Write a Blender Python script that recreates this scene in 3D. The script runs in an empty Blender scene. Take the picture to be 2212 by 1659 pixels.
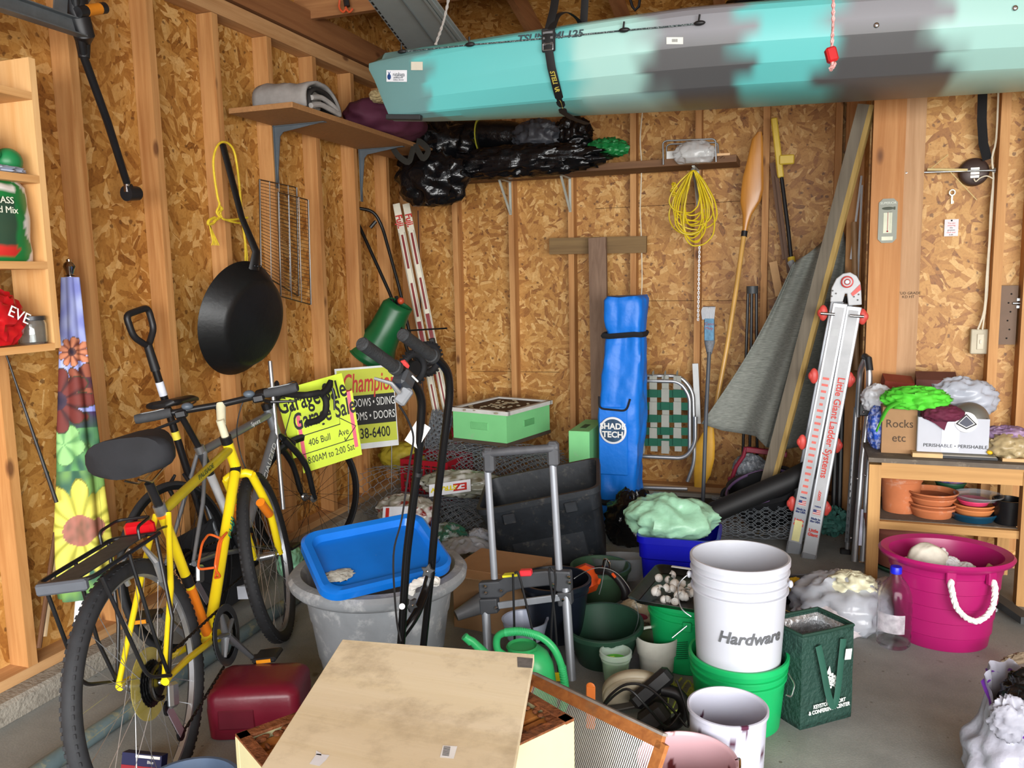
import bpy, math, random
from mathutils import Vector as V, Matrix, noise
sin, cos, pi, rad = math.sin, math.cos, math.pi, math.radians
S = bpy.context.scene
COL = S.collection
# ------------------------------------------------------------------ camera
W, H, F, HC = 2212, 1659, 1770.0, 1.45
YAW, PIT, ROL = 0.33986075, 0.12939844, -0.02046759
_r = V((cos(YAW), sin(YAW), 0)); _f = V((-sin(YAW)*cos(PIT), cos(YAW)*cos(PIT), -sin(PIT))); _u = _r.cross(_f)
CR = cos(ROL)*_r + sin(ROL)*_u; CU = -sin(ROL)*_r + cos(ROL)*_u; CF = _f
CAM = V((0, 0, HC))
cd = bpy.data.cameras.new('camera'); cam = bpy.data.objects.new('camera', cd); COL.objects.link(cam)
cd.sensor_width = 36; cd.lens = F/W*36; cd.clip_start = .05
mw = Matrix((CR, CU, -CF)).transposed().to_4x4(); mw.translation = CAM
cam.matrix_world = mw
S.camera = cam
S.view_settings.view_transform = 'Standard'; S.view_settings.look = 'None'
S.view_settings.gamma = 1; S.view_settings.use_curve_mapping = False
S.view_settings.exposure = 1.0
# ------------------------------------------------------------------ daylight: overcast sky through the open garage door
wd = bpy.data.worlds.new('overcast_sky'); S.world = wd; wd.use_nodes = True
bg = wd.node_tree.nodes['Background']; bg.inputs[0].default_value = (.86, .93, 1, 1); bg.inputs[1].default_value = 1.0
def area(name, loc, rot, sx, sy, energy, col):
    l = bpy.data.lights.new(name, 'AREA'); l.shape = 'RECTANGLE'; l.size = sx; l.size_y = sy; l.energy = energy; l.color = col
    o = bpy.data.objects.new(name, l); COL.objects.link(o); o.location = loc; o.rotation_euler = rot; return o
area('door_daylight', (2.2, -3.4, 1.8), (rad(86), 0, rad(22)), 7.5, 3.0, 560, (1, .985, .96))
# ------------------------------------------------------------------ helpers
def ray(x, y): return CF*F + CR*(x-W/2) - CU*(y-H/2)
def P(x, y, Y): d = ray(x, y); return CAM + d*(Y/d.y)
def PZ(x, y, z): d = ray(x, y); return CAM + d*((z-HC)/d.z)
def PX(x, y, X): d = ray(x, y); return CAM + d*(X/d.x)
def lin(c): return c/12.92 if c <= .04045 else ((c+.055)/1.055)**2.4
def hx(h):
    h = h.lstrip('#'); return tuple(lin(int(h[i:i+2], 16)/255) for i in (0, 2, 4))+(1,)
def nt(name):
    m = bpy.data.materials.new(name); m.use_nodes = True; t = m.node_tree
    return m, t, t.nodes['Principled BSDF']
def node(t, k, **kw):
    n = t.nodes.new(k)
    for a, b in kw.items():
        if a.startswith('i_'):
            a = a[2:]; n.inputs[int(a) if a.isdigit() else a.replace('_', ' ')].default_value = b
        else: setattr(n, a, b)
    return n
def ramp(t, stops, fac, interp='LINEAR'):
    r = node(t, 'ShaderNodeValToRGB'); e = r.color_ramp.elements; r.color_ramp.interpolation = interp
    while len(e) < len(stops): e.new(.5)
    for k, (p, c) in zip(e, stops): k.position = p; k.color = hx(c) if isinstance(c, str) else (c, c, c, 1)
    t.links.new(fac, r.inputs[0]); return r.outputs[0]
def mix(t, a, b, f, mode='MIX'):
    n = node(t, 'ShaderNodeMix', data_type='RGBA', blend_type=mode)
    for s, v in ((6, a), (7, b), (0, f)):
        if hasattr(v, 'links'): t.links.new(v, n.inputs[s])
        else: n.inputs[s].default_value = hx(v) if isinstance(v, str) else v
    return n.outputs[2]
def math_(t, op, a, b=None):
    n = node(t, 'ShaderNodeMath', operation=op)
    for s, v in ((0, a), (1, b)):
        if v is None: continue
        if hasattr(v, 'links'): t.links.new(v, n.inputs[s])
        else: n.inputs[s].default_value = v
    return n.outputs[0]
MC = {}
def M(col, rough=.5, metal=0, var=.12, sc=9, bump=0, bsc=60, alpha=1, trans=0, ior=1.45, dirt=None, da=.3, stretch=None, coat=0, ts=0):
    key = (col, rough, metal, var, sc, bump, bsc, alpha, trans, dirt, da, stretch, coat, ts)
    if key in MC: return MC[key]
    m, t, b = nt('mat_'+col.strip('#')); L = t.links.new
    co = node(t, 'ShaderNodeTexCoord').outputs['Object']
    if stretch:
        mp = node(t, 'ShaderNodeMapping'); mp.inputs['Scale'].default_value = stretch; L(co, mp.inputs[0]); co = mp.outputs[0]
    n = node(t, 'ShaderNodeTexNoise', i_Scale=sc, i_Detail=5.0, i_Roughness=.6); L(co, n.inputs['Vector'])
    c = hx(col); lo = tuple(x*(1-var) for x in c[:3])+(1,); hi = tuple(min(1, x*(1+var)) for x in c[:3])+(1,)
    o = mix(t, lo, hi, ramp(t, [(.3, 0.), (.7, 1.)], n.outputs[0]))
    if dirt:
        n2 = node(t, 'ShaderNodeTexNoise', i_Scale=sc*1.7, i_Detail=9.0, i_Roughness=.7); L(co, n2.inputs['Vector'])
        o = mix(t, o, dirt, ramp(t, [(.62-da*.4, 0.), (.72, 1.)], n2.outputs[0]))
    L(o, b.inputs['Base Color'])
    b.inputs['Roughness'].default_value = rough; b.inputs['Metallic'].default_value = metal
    b.inputs['Alpha'].default_value = alpha; b.inputs['Transmission Weight'].default_value = trans; b.inputs['IOR'].default_value = ior
    b.inputs['Coat Weight'].default_value = coat
    if ts: b.inputs['Subsurface Weight'].default_value = ts; b.inputs['Subsurface Radius'].default_value = (.05, .05, .05)
    if bump:
        n3 = node(t, 'ShaderNodeTexNoise', i_Scale=bsc, i_Detail=4.0); L(co, n3.inputs['Vector'])
        bp = node(t, 'ShaderNodeBump', i_Strength=bump, i_Distance=.01); L(n3.outputs[0], bp.inputs['Height']); L(bp.outputs[0], b.inputs['Normal'])
    MC[key] = m; return m
def wood(name, c1, c2, axis=2, knots=True, rough=.7, sc=1.0, stain=None):
    m, t, b = nt(name); L = t.links.new
    co = node(t, 'ShaderNodeTexCoord').outputs['Object']
    mp = node(t, 'ShaderNodeMapping'); s = [26*sc]*3; s[axis] = 1.3*sc; mp.inputs['Scale'].default_value = s; L(co, mp.inputs[0])
    n = node(t, 'ShaderNodeTexNoise', i_Scale=1.0, i_Detail=6.0, i_Roughness=.65, i_Distortion=.6); L(mp.outputs[0], n.inputs['Vector'])
    c = mix(t, c1, c2, ramp(t, [(.3, 0.), (.72, 1.)], n.outputs[0]))
    mp3 = node(t, 'ShaderNodeMapping'); s = [3.*sc]*3; s[axis] = 1.1*sc; mp3.inputs['Scale'].default_value = s; L(co, mp3.inputs[0])
    n3 = node(t, 'ShaderNodeTexNoise', i_Scale=1.0, i_Detail=2.0); L(mp3.outputs[0], n3.inputs['Vector'])
    c = mix(t, c, (.42, .3, .2, 1), ramp(t, [(.45, 0.), (.8, .55)], n3.outputs[0]), 'MULTIPLY')
    if knots:
        mp2 = node(t, 'ShaderNodeMapping'); s = [7*sc]*3; s[axis] = 3*sc; mp2.inputs['Scale'].default_value = s; L(co, mp2.inputs[0])
        v = node(t, 'ShaderNodeTexVoronoi', i_Scale=1.0); L(mp2.outputs[0], v.inputs['Vector'])
        c = mix(t, c, '#5a3115', ramp(t, [(.06, .85), (.13, 0.)], v.outputs['Distance']))
    if stain:
        n4 = node(t, 'ShaderNodeTexNoise', i_Scale=5.0, i_Detail=8.0, i_Roughness=.7); L(co, n4.inputs['Vector'])
        c = mix(t, c, stain, ramp(t, [(.5, 0.), (.68, .8)], n4.outputs[0]))
    L(c, b.inputs['Base Color']); b.inputs['Roughness'].default_value = rough
    bp = node(t, 'ShaderNodeBump', i_Strength=.15, i_Distance=.004); L(n.outputs[0], bp.inputs['Height']); L(bp.outputs[0], b.inputs['Normal'])
    return m
def osb(name, ax, dark=0.):
    m, t, b = nt(name); L = t.links.new
    co = node(t, 'ShaderNodeTexCoord').outputs['Object']
    def layer(sc, seed, el):
        off = node(t, 'ShaderNodeMapping'); off.inputs['Location'].default_value = (seed*3.1, seed*1.7, seed*2.3); L(co, off.inputs[0])
        nz = node(t, 'ShaderNodeTexNoise', i_Scale=14.0, i_Detail=2.0); L(off.outputs[0], nz.inputs['Vector'])
        wv = node(t, 'ShaderNodeVectorMath', operation='MULTIPLY_ADD'); L(nz.outputs['Color'], wv.inputs[0]); wv.inputs[1].default_value = (.006,)*3; L(off.outputs[0], wv.inputs[2])
        a = node(t, 'ShaderNodeTexVoronoi', i_Scale=sc); L(wv.outputs[0], a.inputs['Vector'])
        sp = node(t, 'ShaderNodeSeparateColor'); L(a.outputs['Color'], sp.inputs[0])
        ang = math_(t, 'MULTIPLY', sp.outputs[0], 3.1416)
        vr = node(t, 'ShaderNodeVectorRotate', rotation_type='AXIS_ANGLE'); vr.inputs['Axis'].default_value = ax
        L(wv.outputs[0], vr.inputs['Vector']); L(ang, vr.inputs['Angle'])
        mp = node(t, 'ShaderNodeMapping'); mp.inputs['Scale'].default_value = el; L(vr.outputs[0], mp.inputs[0])
        bb = node(t, 'ShaderNodeTexVoronoi', i_Scale=1.0); L(mp.outputs[0], bb.inputs['Vector'])
        s2 = node(t, 'ShaderNodeSeparateColor'); L(bb.outputs['Color'], s2.inputs[0])
        gr = node(t, 'ShaderNodeMapping'); gr.inputs['Scale'].default_value = tuple(x*5 for x in el); L(vr.outputs[0], gr.inputs[0])
        g = node(t, 'ShaderNodeTexNoise', i_Scale=1.0, i_Detail=3.0); L(gr.outputs[0], g.inputs['Vector'])
        v = math_(t, 'ADD', math_(t, 'MULTIPLY', s2.outputs[1], .8), math_(t, 'MULTIPLY', g.outputs[0], .25))
        return v, s2.outputs[2]
    el = (9, 9, 29) if ax[2] == 0 else (9, 29, 9)
    v1, k1 = layer(8.0, 1, el); v2, k2 = layer(12.0, 5, tuple(x*1.5 for x in el))
    sel = math_(t, 'GREATER_THAN', k2, .5)
    mv = node(t, 'ShaderNodeMix', data_type='FLOAT'); L(sel, mv.inputs[0]); L(v1, mv.inputs[2]); L(v2, mv.inputs[3])
    c = ramp(t, [(.05, '#5b3610'), (.15, '#966126'), (.42, '#b37f3b'), (.70, '#c1904b'), (.95, '#d8af70')], mv.outputs[0])
    big = node(t, 'ShaderNodeTexNoise', i_Scale=1.3, i_Detail=2.0); L(co, big.inputs['Vector'])
    c = mix(t, c, (.62, .5, .4, 1), ramp(t, [(.45, 0.), (.75, .6)], big.outputs[0]), 'MULTIPLY')
    sk = node(t, 'ShaderNodeTexVoronoi', i_Scale=17.0); L(co, sk.inputs['Vector']); sn = node(t, 'ShaderNodeTexNoise', i_Scale=60.0); L(co, sn.inputs['Vector'])
    c = mix(t, c, '#5a3413', ramp(t, [(.10, .75), (.17, 0.)], math_(t, 'ADD', sk.outputs['Distance'], math_(t, 'MULTIPLY', math_(t, 'SUBTRACT', sn.outputs[0], .5), .45))))
    sk2 = node(t, 'ShaderNodeTexNoise', i_Scale=90.0, i_Detail=3.0); L(co, sk2.inputs['Vector']); c = mix(t, c, (.75, .68, .6, 1), ramp(t, [(.5, 0.), (.68, .7)], sk2.outputs[0]), 'MULTIPLY')
    L(c, b.inputs['Base Color']); b.inputs['Roughness'].default_value = .55
    bp = node(t, 'ShaderNodeBump', i_Strength=.25, i_Distance=.004); L(mv.outputs[0], bp.inputs['Height']); L(bp.outputs[0], b.inputs['Normal'])
    return m
def vcol(name='print', rough=.6, bump=0):
    if (name, rough, bump) in MC: return MC[(name, rough, bump)]
    m, t, b = nt(name); a = node(t, 'ShaderNodeVertexColor', layer_name='Col'); t.links.new(a.outputs[0], b.inputs['Base Color'])
    b.inputs['Roughness'].default_value = rough; MC[(name, rough, bump)] = m; return m

class MB:
    def __init__(s, M=None): s.v = []; s.f = []; s.M = M
    def add(s, vs, fs, M=None):
        k = len(s.v); m = M if M is not None else s.M
        s.v += [m @ V(p) if m is not None else V(p) for p in vs]; s.f += [tuple(i+k for i in f) for f in fs]; return s
    def box(s, c, d, M=None, b=0.0):
        x, y, z = (k/2 for k in d); c = V(c)
        if b <= 0:
            vs = [c+V((i*x, j*y, k*z)) for i in (-1, 1) for j in (-1, 1) for k in (-1, 1)]
            return s.add(vs, [(0, 1, 3, 2), (4, 6, 7, 5), (0, 4, 5, 1), (2, 3, 7, 6), (0, 2, 6, 4), (1, 5, 7, 3)], M)
        vs = []; b = min(b, x*.99, y*.99, z*.99)
        for i in (-1, 1):
            for j in (-1, 1):
                for k in (-1, 1):
                    vs += [c+V((i*x, j*(y-b), k*(z-b))), c+V((i*(x-b), j*y, k*(z-b))), c+V((i*(x-b), j*(y-b), k*z))]
        import itertools
        def I(i, j, k, a): return ((i > 0)*4+(j > 0)*2+(k > 0))*3+a
        fs = []
        for sg in (-1, 1):
            fs.append([I(sg, -1, -1, 0), I(sg, 1, -1, 0), I(sg, 1, 1, 0), I(sg, -1, 1, 0)][::sg])
            fs.append([I(-1, sg, -1, 1), I(-1, sg, 1, 1), I(1, sg, 1, 1), I(1, sg, -1, 1)][::sg])
            fs.append([I(-1, -1, sg, 2), I(1, -1, sg, 2), I(1, 1, sg, 2), I(-1, 1, sg, 2)][::sg])
        for p in (-1, 1):
            for q in (-1, 1):
                fs.append([I(p, q, -1, 0), I(p, q, 1, 0), I(p, q, 1, 1), I(p, q, -1, 1)][::p*q])
                fs.append([I(p, -1, q, 0), I(p, -1, q, 2), I(p, 1, q, 2), I(p, 1, q, 0)][::p*q])
                fs.append([I(-1, p, q, 1), I(1, p, q, 1), I(1, p, q, 2), I(-1, p, q, 2)][::p*q])
                for w in (-1, 1): fs.append([I(p, q, w, 0), I(p, q, w, 1), I(p, q, w, 2)][::p*q*w])
        return s.add(vs, fs, M)
    def loft(s, rings, caps=True, closed=False, M=None):
        n = len(rings[0]); vs = [p for r in rings for p in r]; fs = []
        R = len(rings)
        for i in range(R if closed else R-1):
            a = i*n; b = ((i+1) % R)*n
            for j in range(n): k = (j+1) % n; fs.append((a+j, a+k, b+k, b+j))
        if caps and not closed: fs.append(tuple(range(n))[::-1]); fs.append(tuple((R-1)*n+j for j in range(n)))
        return s.add(vs, fs, M)
    def tube(s, pts, r, n=8, closed=False, caps=True, M=None, sq=1.0, up=None):
        pts = [V(p) for p in pts]; N = len(pts); rings = []; pu = None
        for i, p in enumerate(pts):
            if closed: d = pts[(i+1) % N]-pts[i-1]
            else: d = pts[min(i+1, N-1)]-pts[max(i-1, 0)]
            if d.length < 1e-9: d = V((0, 0, 1))
            d.normalize()
            if pu is None:
                pu = V(up) if up is not None else (V((0, 0, 1)) if abs(d.z) < .9 else V((1, 0, 0)))
            a = pu-d*pu.dot(d)
            if a.length < 1e-6: a = d.orthogonal()
            a.normalize(); pu = a; c = d.cross(a); rr = r[i] if isinstance(r, (list, tuple)) else r
            rings.append([p+a*(cos(2*pi*j/n+pi/n)*rr*sq)+c*(sin(2*pi*j/n+pi/n)*rr) for j in range(n)])
        return s.loft(rings, caps, closed, M)
    def lathe(s, prof, n=32, M=None, caps=False, sx=1, sy=1, a0=0, a1=None):
        if a1 is None: return s.loft([[V((r*cos(2*pi*j/n)*sx, r*sin(2*pi*j/n)*sy, z)) for j in range(n)] for r, z in prof], caps, False, M)
        vs = []; fs = []; m = n+1
        for r, z in prof: vs += [V((r*cos(a0+(a1-a0)*j/n)*sx, r*sin(a0+(a1-a0)*j/n)*sy, z)) for j in range(m)]
        for i in range(len(prof)-1):
            for j in range(n): fs.append((i*m+j, i*m+j+1, (i+1)*m+j+1, (i+1)*m+j))
        return s.add(vs, fs, M)
    def prism(s, poly, h, M=None):
        return s.loft([[V((x, y, 0)) for x, y in poly], [V((x, y, h)) for x, y in poly]], True, False, M)
    def cyl(s, a, b, r, n=16, M=None): return s.tube([a, b], r, n, M=M)
    def ball(s, c, r, n=16, m=10, M=None):
        if not isinstance(r, (tuple, list)): r = (r, r, r)
        c = V(c)
        return s.loft([[c+V((r[0]*sin(t)*cos(2*pi*j/n), r[1]*sin(t)*sin(2*pi*j/n), -r[2]*cos(t))) for j in range(n)] for t in [pi*(i+.02)/(m+.04) if False else max(.02, min(pi-.02, pi*i/m)) for i in range(m+1)]], True, False, M)
    def grid(s, fn, nu, nv, M=None):
        vs = [fn(i/nu, j/nv) for i in range(nu+1) for j in range(nv+1)]
        return s.add(vs, [(i*(nv+1)+j, (i+1)*(nv+1)+j, (i+1)*(nv+1)+j+1, i*(nv+1)+j+1) for i in range(nu) for j in range(nv)], M)
    def beam(s, p, q, w, t, nrm=(0, -1, 0), b=0.0):
        p, q = V(p), V(q); d = q-p; L = d.length; d.normalize(); n = V(nrm); n = (n-d*n.dot(d)).normalized(); x = d.cross(n)
        m = Matrix((x, n, d)).transposed().to_4x4(); m.translation = (p+q)/2
        return s.box((0, 0, 0), (w, t, L), m, b)
    def build(s, name, mat, parent=None, smooth=True, bev=0, sub=0, solid=0, local=False, col=None, ang=40):
        me = bpy.data.meshes.new(name); vs = s.v
        if parent is not None and not local:
            inv = wmat(parent).inverted(); vs = [inv @ p for p in vs]
        me.from_pydata([tuple(p) for p in vs], [], s.f); me.update(); me.materials.append(mat)
        if smooth: me.shade_smooth(); me.set_sharp_from_angle(angle=rad(ang))
        if col:
            a = me.color_attributes.new('Col', 'FLOAT_COLOR', 'POINT')
            for i, p in enumerate(s.v): a.data[i].color = hx(col(p)) if isinstance(col(p), str) else tuple(col(p))
        o = bpy.data.objects.new(name, me); COL.objects.link(o)
        if parent is not None: o.parent = parent
        if bev: md = o.modifiers.new('bev', 'BEVEL'); md.width = bev; md.segments = 2; md.limit_method = 'ANGLE'; md.angle_limit = rad(40)
        if solid: md = o.modifiers.new('sol', 'SOLIDIFY'); md.thickness = solid; md.offset = 0
        if sub: md = o.modifiers.new('sub', 'SUBSURF'); md.levels = sub; md.render_levels = sub
        return o
def wmat(o):
    m = o.matrix_basis.copy()
    while o.parent is not None: o = o.parent; m = o.matrix_basis @ m
    return m
def tag(o, label, cat, group=None, kind=None):
    if label: o['label'] = label
    if cat: o['category'] = cat
    if group: o['group'] = group
    if kind: o['kind'] = kind
    return o
def T(name, label, cat, loc=(0, 0, 0), rot=(0, 0, 0), group=None, mat=None):
    o = bpy.data.objects.new(name, None); COL.objects.link(o); o.empty_display_size = .05
    if mat is not None: o.matrix_basis = mat
    else: o.location = loc; o.rotation_euler = rot
    return tag(o, label, cat, group)
def struct(name, mb, m, parent=None, **k):
    o = mb.build(name, m, parent, **k)
    if parent is None: o['kind'] = 'structure'
    return o
def one(mb, name, mat, label, cat, loc=None, group=None, **k):
    """a thing that is a single mesh; origin at loc"""
    if loc is None:
        loc = V((sum(p.x for p in mb.v)/len(mb.v), sum(p.y for p in mb.v)/len(mb.v), min(p.z for p in mb.v)))
    loc = V(loc); mb.v = [p-loc for p in mb.v]
    cf = k.pop('col', None)
    o = mb.build(name, mat, None, col=(lambda p: cf(p+loc)) if cf else None, **k); o.location = loc
    return tag(o, label, cat, group)
def text(name, body, mat, m, size, parent=None, sx=1, ext=.0006, shear=0, align='CENTER', bold=0, bend=None, space=1.0):
    c = bpy.data.curves.new(name, 'FONT'); c.body = body; c.size = size; c.extrude = ext; c.align_x = align; c.align_y = 'CENTER'
    c.shear = shear; c.offset = bold; c.space_character = space; c.resolution_u = 3
    o = bpy.data.objects.new(name, c); COL.objects.link(o)
    me = bpy.data.meshes.new_from_object(o.evaluated_get(bpy.context.evaluated_depsgraph_get()))
    bpy.data.objects.remove(o); bpy.data.curves.remove(c)
    for v in me.vertices:
        p = v.co.copy(); p.x *= sx
        if bend: a = p.x/bend; p = V((sin(a)*(bend+p.z), p.y, (cos(a)*(bend+p.z))-bend))
        v.co = m @ p
    if parent is not None: me.transform(wmat(parent).inverted())
    me.materials.clear(); me.materials.append(mat); me.name = name
    o = bpy.data.objects.new(name, me); COL.objects.link(o)
    if parent is not None: o.parent = parent
    return o
def frame(o, x, y):
    """matrix with origin o, X axis along x, Y axis roughly y, Z = X x Y"""
    x = V(x).normalized(); y = V(y); y = (y-x*y.dot(x)).normalized(); z = x.cross(y)
    m = Matrix((x, y, z)).transposed().to_4x4(); m.translation = V(o); return m
def rotm(loc, rz=0, rx=0, ry=0): return Matrix.Translation(V(loc)) @ Matrix.Rotation(rz, 4, 'Z') @ Matrix.Rotation(ry, 4, 'Y') @ Matrix.Rotation(rx, 4, 'X')
def smooth_path(pts, k=4):
    pts = [V(p) for p in pts]; o = []
    for i in range(len(pts)-1):
        a, b, c, d = pts[max(i-1, 0)], pts[i], pts[i+1], pts[min(i+2, len(pts)-1)]
        for j in range(k):
            u = j/k; o.append(.5*((2*b)+(c-a)*u+(2*a-5*b+4*c-d)*u*u+(3*b-a-3*c+d)*u**3))
    o.append(pts[-1]); return o
def fillet(pts, r=.03, k=4):
    pts = [V(p) for p in pts]; o = [pts[0]]
    for a, b, c in zip(pts, pts[1:], pts[2:]):
        u = (a-b); w = (c-b); rr = min(r, u.length*.45, w.length*.45); u.normalize(); w.normalize()
        p0, p2 = b+u*rr, b+w*rr
        for i in range(k+1): q = i/k; o.append((1-q)**2*p0+2*q*(1-q)*b+q*q*p2)
    o.append(pts[-1]); return o
def crumple(c, r, seed, amp=.18, fr=3.0, n=48, m=28, M=None, flat=None, sharp=1.0):
    """a crumpled bag / cloth lump: displaced ellipsoid"""
    mb = MB(); rings = []; c = V(c); mm = M or Matrix(); gm = (r[0]*r[1]*r[2])**(1/3)
    for i in range(m+1):
        t = max(.03, min(pi-.03, pi*i/m)); ring = []
        for j in range(n):
            a = 2*pi*j/n; d = V((sin(t)*cos(a), sin(t)*sin(a), -cos(t)))
            q = V((d.x*(r[0]/gm)**.8, d.y*(r[1]/gm)**.8, d.z*(r[2]/gm)**.8))*fr+V((seed*7.3, seed*3.1, seed*1.9))
            w = 1-abs(noise.noise(q))*2.2*sharp; w2 = 1-abs(noise.noise(q*2.3))*2; w3 = noise.noise(q*5)
            k = 1+amp*(w-.5)+amp*.32*(w2-.5)+amp*.12*w3
            p = V((d.x*r[0]*k, d.y*r[1]*k, d.z*r[2]*k))
            if flat is not None and p.z < flat: p.z = flat+(p.z-flat)*.05
            ring.append(mm @ p+c)
        rings.append(ring)
    mb.loft(rings); return mb
def bucket(r0, r1, h, t=.003, rim=.006, ribs=()):
    """open tapered pail profile, outside up then inside down"""
    pr = [(0.001, 0), (r0-.004, 0), (r0, .004)]
    for z, d in sorted(ribs): rr = r0+(r1-r0)*z/h; pr += [(rr, z-.004), (rr+d, z-.002), (rr+d, z+.002), (rr, z+.004)]
    pr += [(r1, h-.02), (r1+rim, h-.018), (r1+rim, h-.002), (r1+rim-.002, h), (r1-t, h), (r1-t-.001, h-.01), (r0-t, .006), (.001, .006)]
    return pr
# ------------------------------------------------------------------ structure
OSBX = osb('osb_side', (1, 0, 0)); OSBY = osb('osb_front', (0, 1, 0)); OSBZ = osb('osb_roof', (0, 0, 1))
STUD = wood('lumber_stud', '#a66f3a', '#cd9b62'); PLATEX = wood('lumber_x', '#a8794a', '#cda271', 0); PLATEY = wood('lumber_y', '#a8794a', '#cda271', 1)
DKY = wood('rafter_wood', '#7d4f2c', '#99683f', 1); DKX = wood('tie_wood', '#8a5a33', '#ab7a4b', 0)
def floor_mat():
    m, t, b = nt('concrete_floor'); L = t.links.new
    co = node(t, 'ShaderNodeTexCoord').outputs['Object']
    n = node(t, 'ShaderNodeTexNoise', i_Scale=1.6, i_Detail=10.0, i_Roughness=.62); L(co, n.inputs['Vector'])
    c = ramp(t, [(.3, '#686a68'), (.5, '#80827f'), (.7, '#969894')], n.outputs[0])
    n2 = node(t, 'ShaderNodeTexNoise', i_Scale=160.0, i_Detail=3.0); L(co, n2.inputs['Vector'])
    c = mix(t, c, (.8, .78, .74, 1), ramp(t, [(.4, 0.), (.75, .35)], n2.outputs[0]), 'OVERLAY')
    v = node(t, 'ShaderNodeTexVoronoi', i_Scale=5.0); L(co, v.inputs['Vector'])
    nd = node(t, 'ShaderNodeTexNoise', i_Scale=22.0, i_Detail=2.0); L(co, nd.inputs['Vector'])
    dd = math_(t, 'ADD', v.outputs['Distance'], math_(t, 'MULTIPLY', nd.outputs[0], .22))
    c = mix(t, c, '#463f38', ramp(t, [(.15, .75), (.2, 0.)], dd))
    v2 = node(t, 'ShaderNodeTexVoronoi', i_Scale=16.0); L(co, v2.inputs['Vector'])
    dd2 = math_(t, 'ADD', v2.outputs['Distance'], math_(t, 'MULTIPLY', nd.outputs[0], .15))
    c = mix(t, c, '#57504a', ramp(t, [(.13, .7), (.16, 0.)], dd2))
    L(c, b.inputs['Base Color']); b.inputs['Roughness'].default_value = .75
    bp = node(t, 'ShaderNodeBump', i_Strength=.2, i_Distance=.003); L(n2.outputs[0], bp.inputs['Height']); L(bp.outputs[0], b.inputs['Normal'])
    return m
CONC = floor_mat()
struct('floor', MB().box((1.0, -.5, -.05), (10.0, 12.4, .1)), CONC)
XO, XF, YF, YO = -2.64, -2.55, 5.28, 5.37
curb = MB().box((XO+.02, 2.2, .0325), (.30, 6.5, .085), None, .012)
struct('trim_1', curb, M('#8f897e', .9, 0, .15, 14, .5, 90, dirt='#6b645a', da=.2))
wl = struct('wall_left', MB().box((XO-.01, 2.2, 1.9), (.02, 6.5, 3.8)), OSBX)
Y0 = [2.83+.406*k for k in range(-8, 7)]
random.seed(4)
for y in Y0:
    if y > 5.25: y = 5.21
    o = MB().box((XO+.045, y+.019, 1.39), (.088, .038, 2.56)).build('stud', STUD, wl, smooth=False)
MB().box((XO+.045, 2.2, .095), (.09, 6.5, .038)).build('sill_plate', PLATEY, wl, smooth=False)
MB().box((XO+.045, 2.2, 2.71), (.09, 6.5, .076)).build('top_plate', PLATEY, wl, smooth=False)
MB().box((XO+.075, 2.2, 2.83), (.05, 6.5, .14)).build('gable_joist', DKY, wl, smooth=False)
wb_ = struct('wall_back', MB().box((-1.1, YO+.01, 1.7), (3.2, .02, 3.4)), OSBY)
for x in (-2.60, -2.28, -1.87, -1.455, -1.044, -.638, -.238, .166):
    MB().box((x+.019, YF+.045, 1.39), (.038, .088, 2.56)).build('stud', STUD, wb_, smooth=False)
MB().box((-1.1, YF+.045, .06), (2.9, .09, .04)).build('sill_plate', PLATEX, wb_, smooth=False)
MB().box((-1.1, YF+.02, .03), (2.9, .13, .03)).build('footing', M('#8f897e', .9), wb_, smooth=False)
MB().box((-1.1, YF+.045, 2.71), (2.9, .09, .076)).build('top_plate', PLATEX, wb_, smooth=False)
for (xa, ya, xb, yb) in ((1286, 451, 1605, 434), (1400, 650, 1615, 649), (1018, 802, 1209, 804)):
    a, b = P(xa, ya, YO-.0005), P(xb, yb, YO-.0005)
    MB().beam(a, b, .003, .001).build('panel_seam', M('#4a2e14', .9), wb_, smooth=False)
wr = struct('wall_right', MB().box((.31, 4.94, 1.7), (.02, .9, 3.4)), OSBX)
MB().box((.265, 5.25, 1.39), (.088, .05, 2.56)).build('stud', STUD, wr, smooth=False)
MB().box((.265, 4.86, 1.39), (.088, .038, 2.56)).build('stud', STUD, wr, smooth=False)
wn = struct('wall_nook', MB().box((2.55, 4.51, 1.7), (4.5, .02, 3.4)), OSBY)
WARM = wood('lumber_corner', '#a86d36', '#c48e58', sc=.8); PALE = wood('lumber_pale', '#a37a52', '#c29b74', sc=.8)
MB().box((.378, 4.42, 1.39), (.142, .04, 2.6)).build('corner_board', WARM, wn, smooth=False)
MB().box((.327, 4.47, 1.39), (.04, .06, 2.6)).build('stud', DKY, wn, smooth=False)
MB().box((.494, 4.45, 1.39), (.089, .04, 2.6)).build('corner_board', PALE, wn, smooth=False)
for x in (.865, .975, 1.35, 1.75, 2.2): MB().box((x+.019 if x > .9 else x, 4.455, 1.39), (.04, .088, 2.6)).build('stud', STUD, wn, smooth=False)
MB().box((1.7, 4.455, .02), (2.8, .09, .04)).build('sill_plate', PLATEX, wn, smooth=False)
s = text('grade_stamp', 'STUD GRADE\nKD HT', M('#3a2a20', .8), frame((.492, 4.429, 1.325), (1, 0, 0), (0, 0, 1)), .018, wn)
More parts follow.
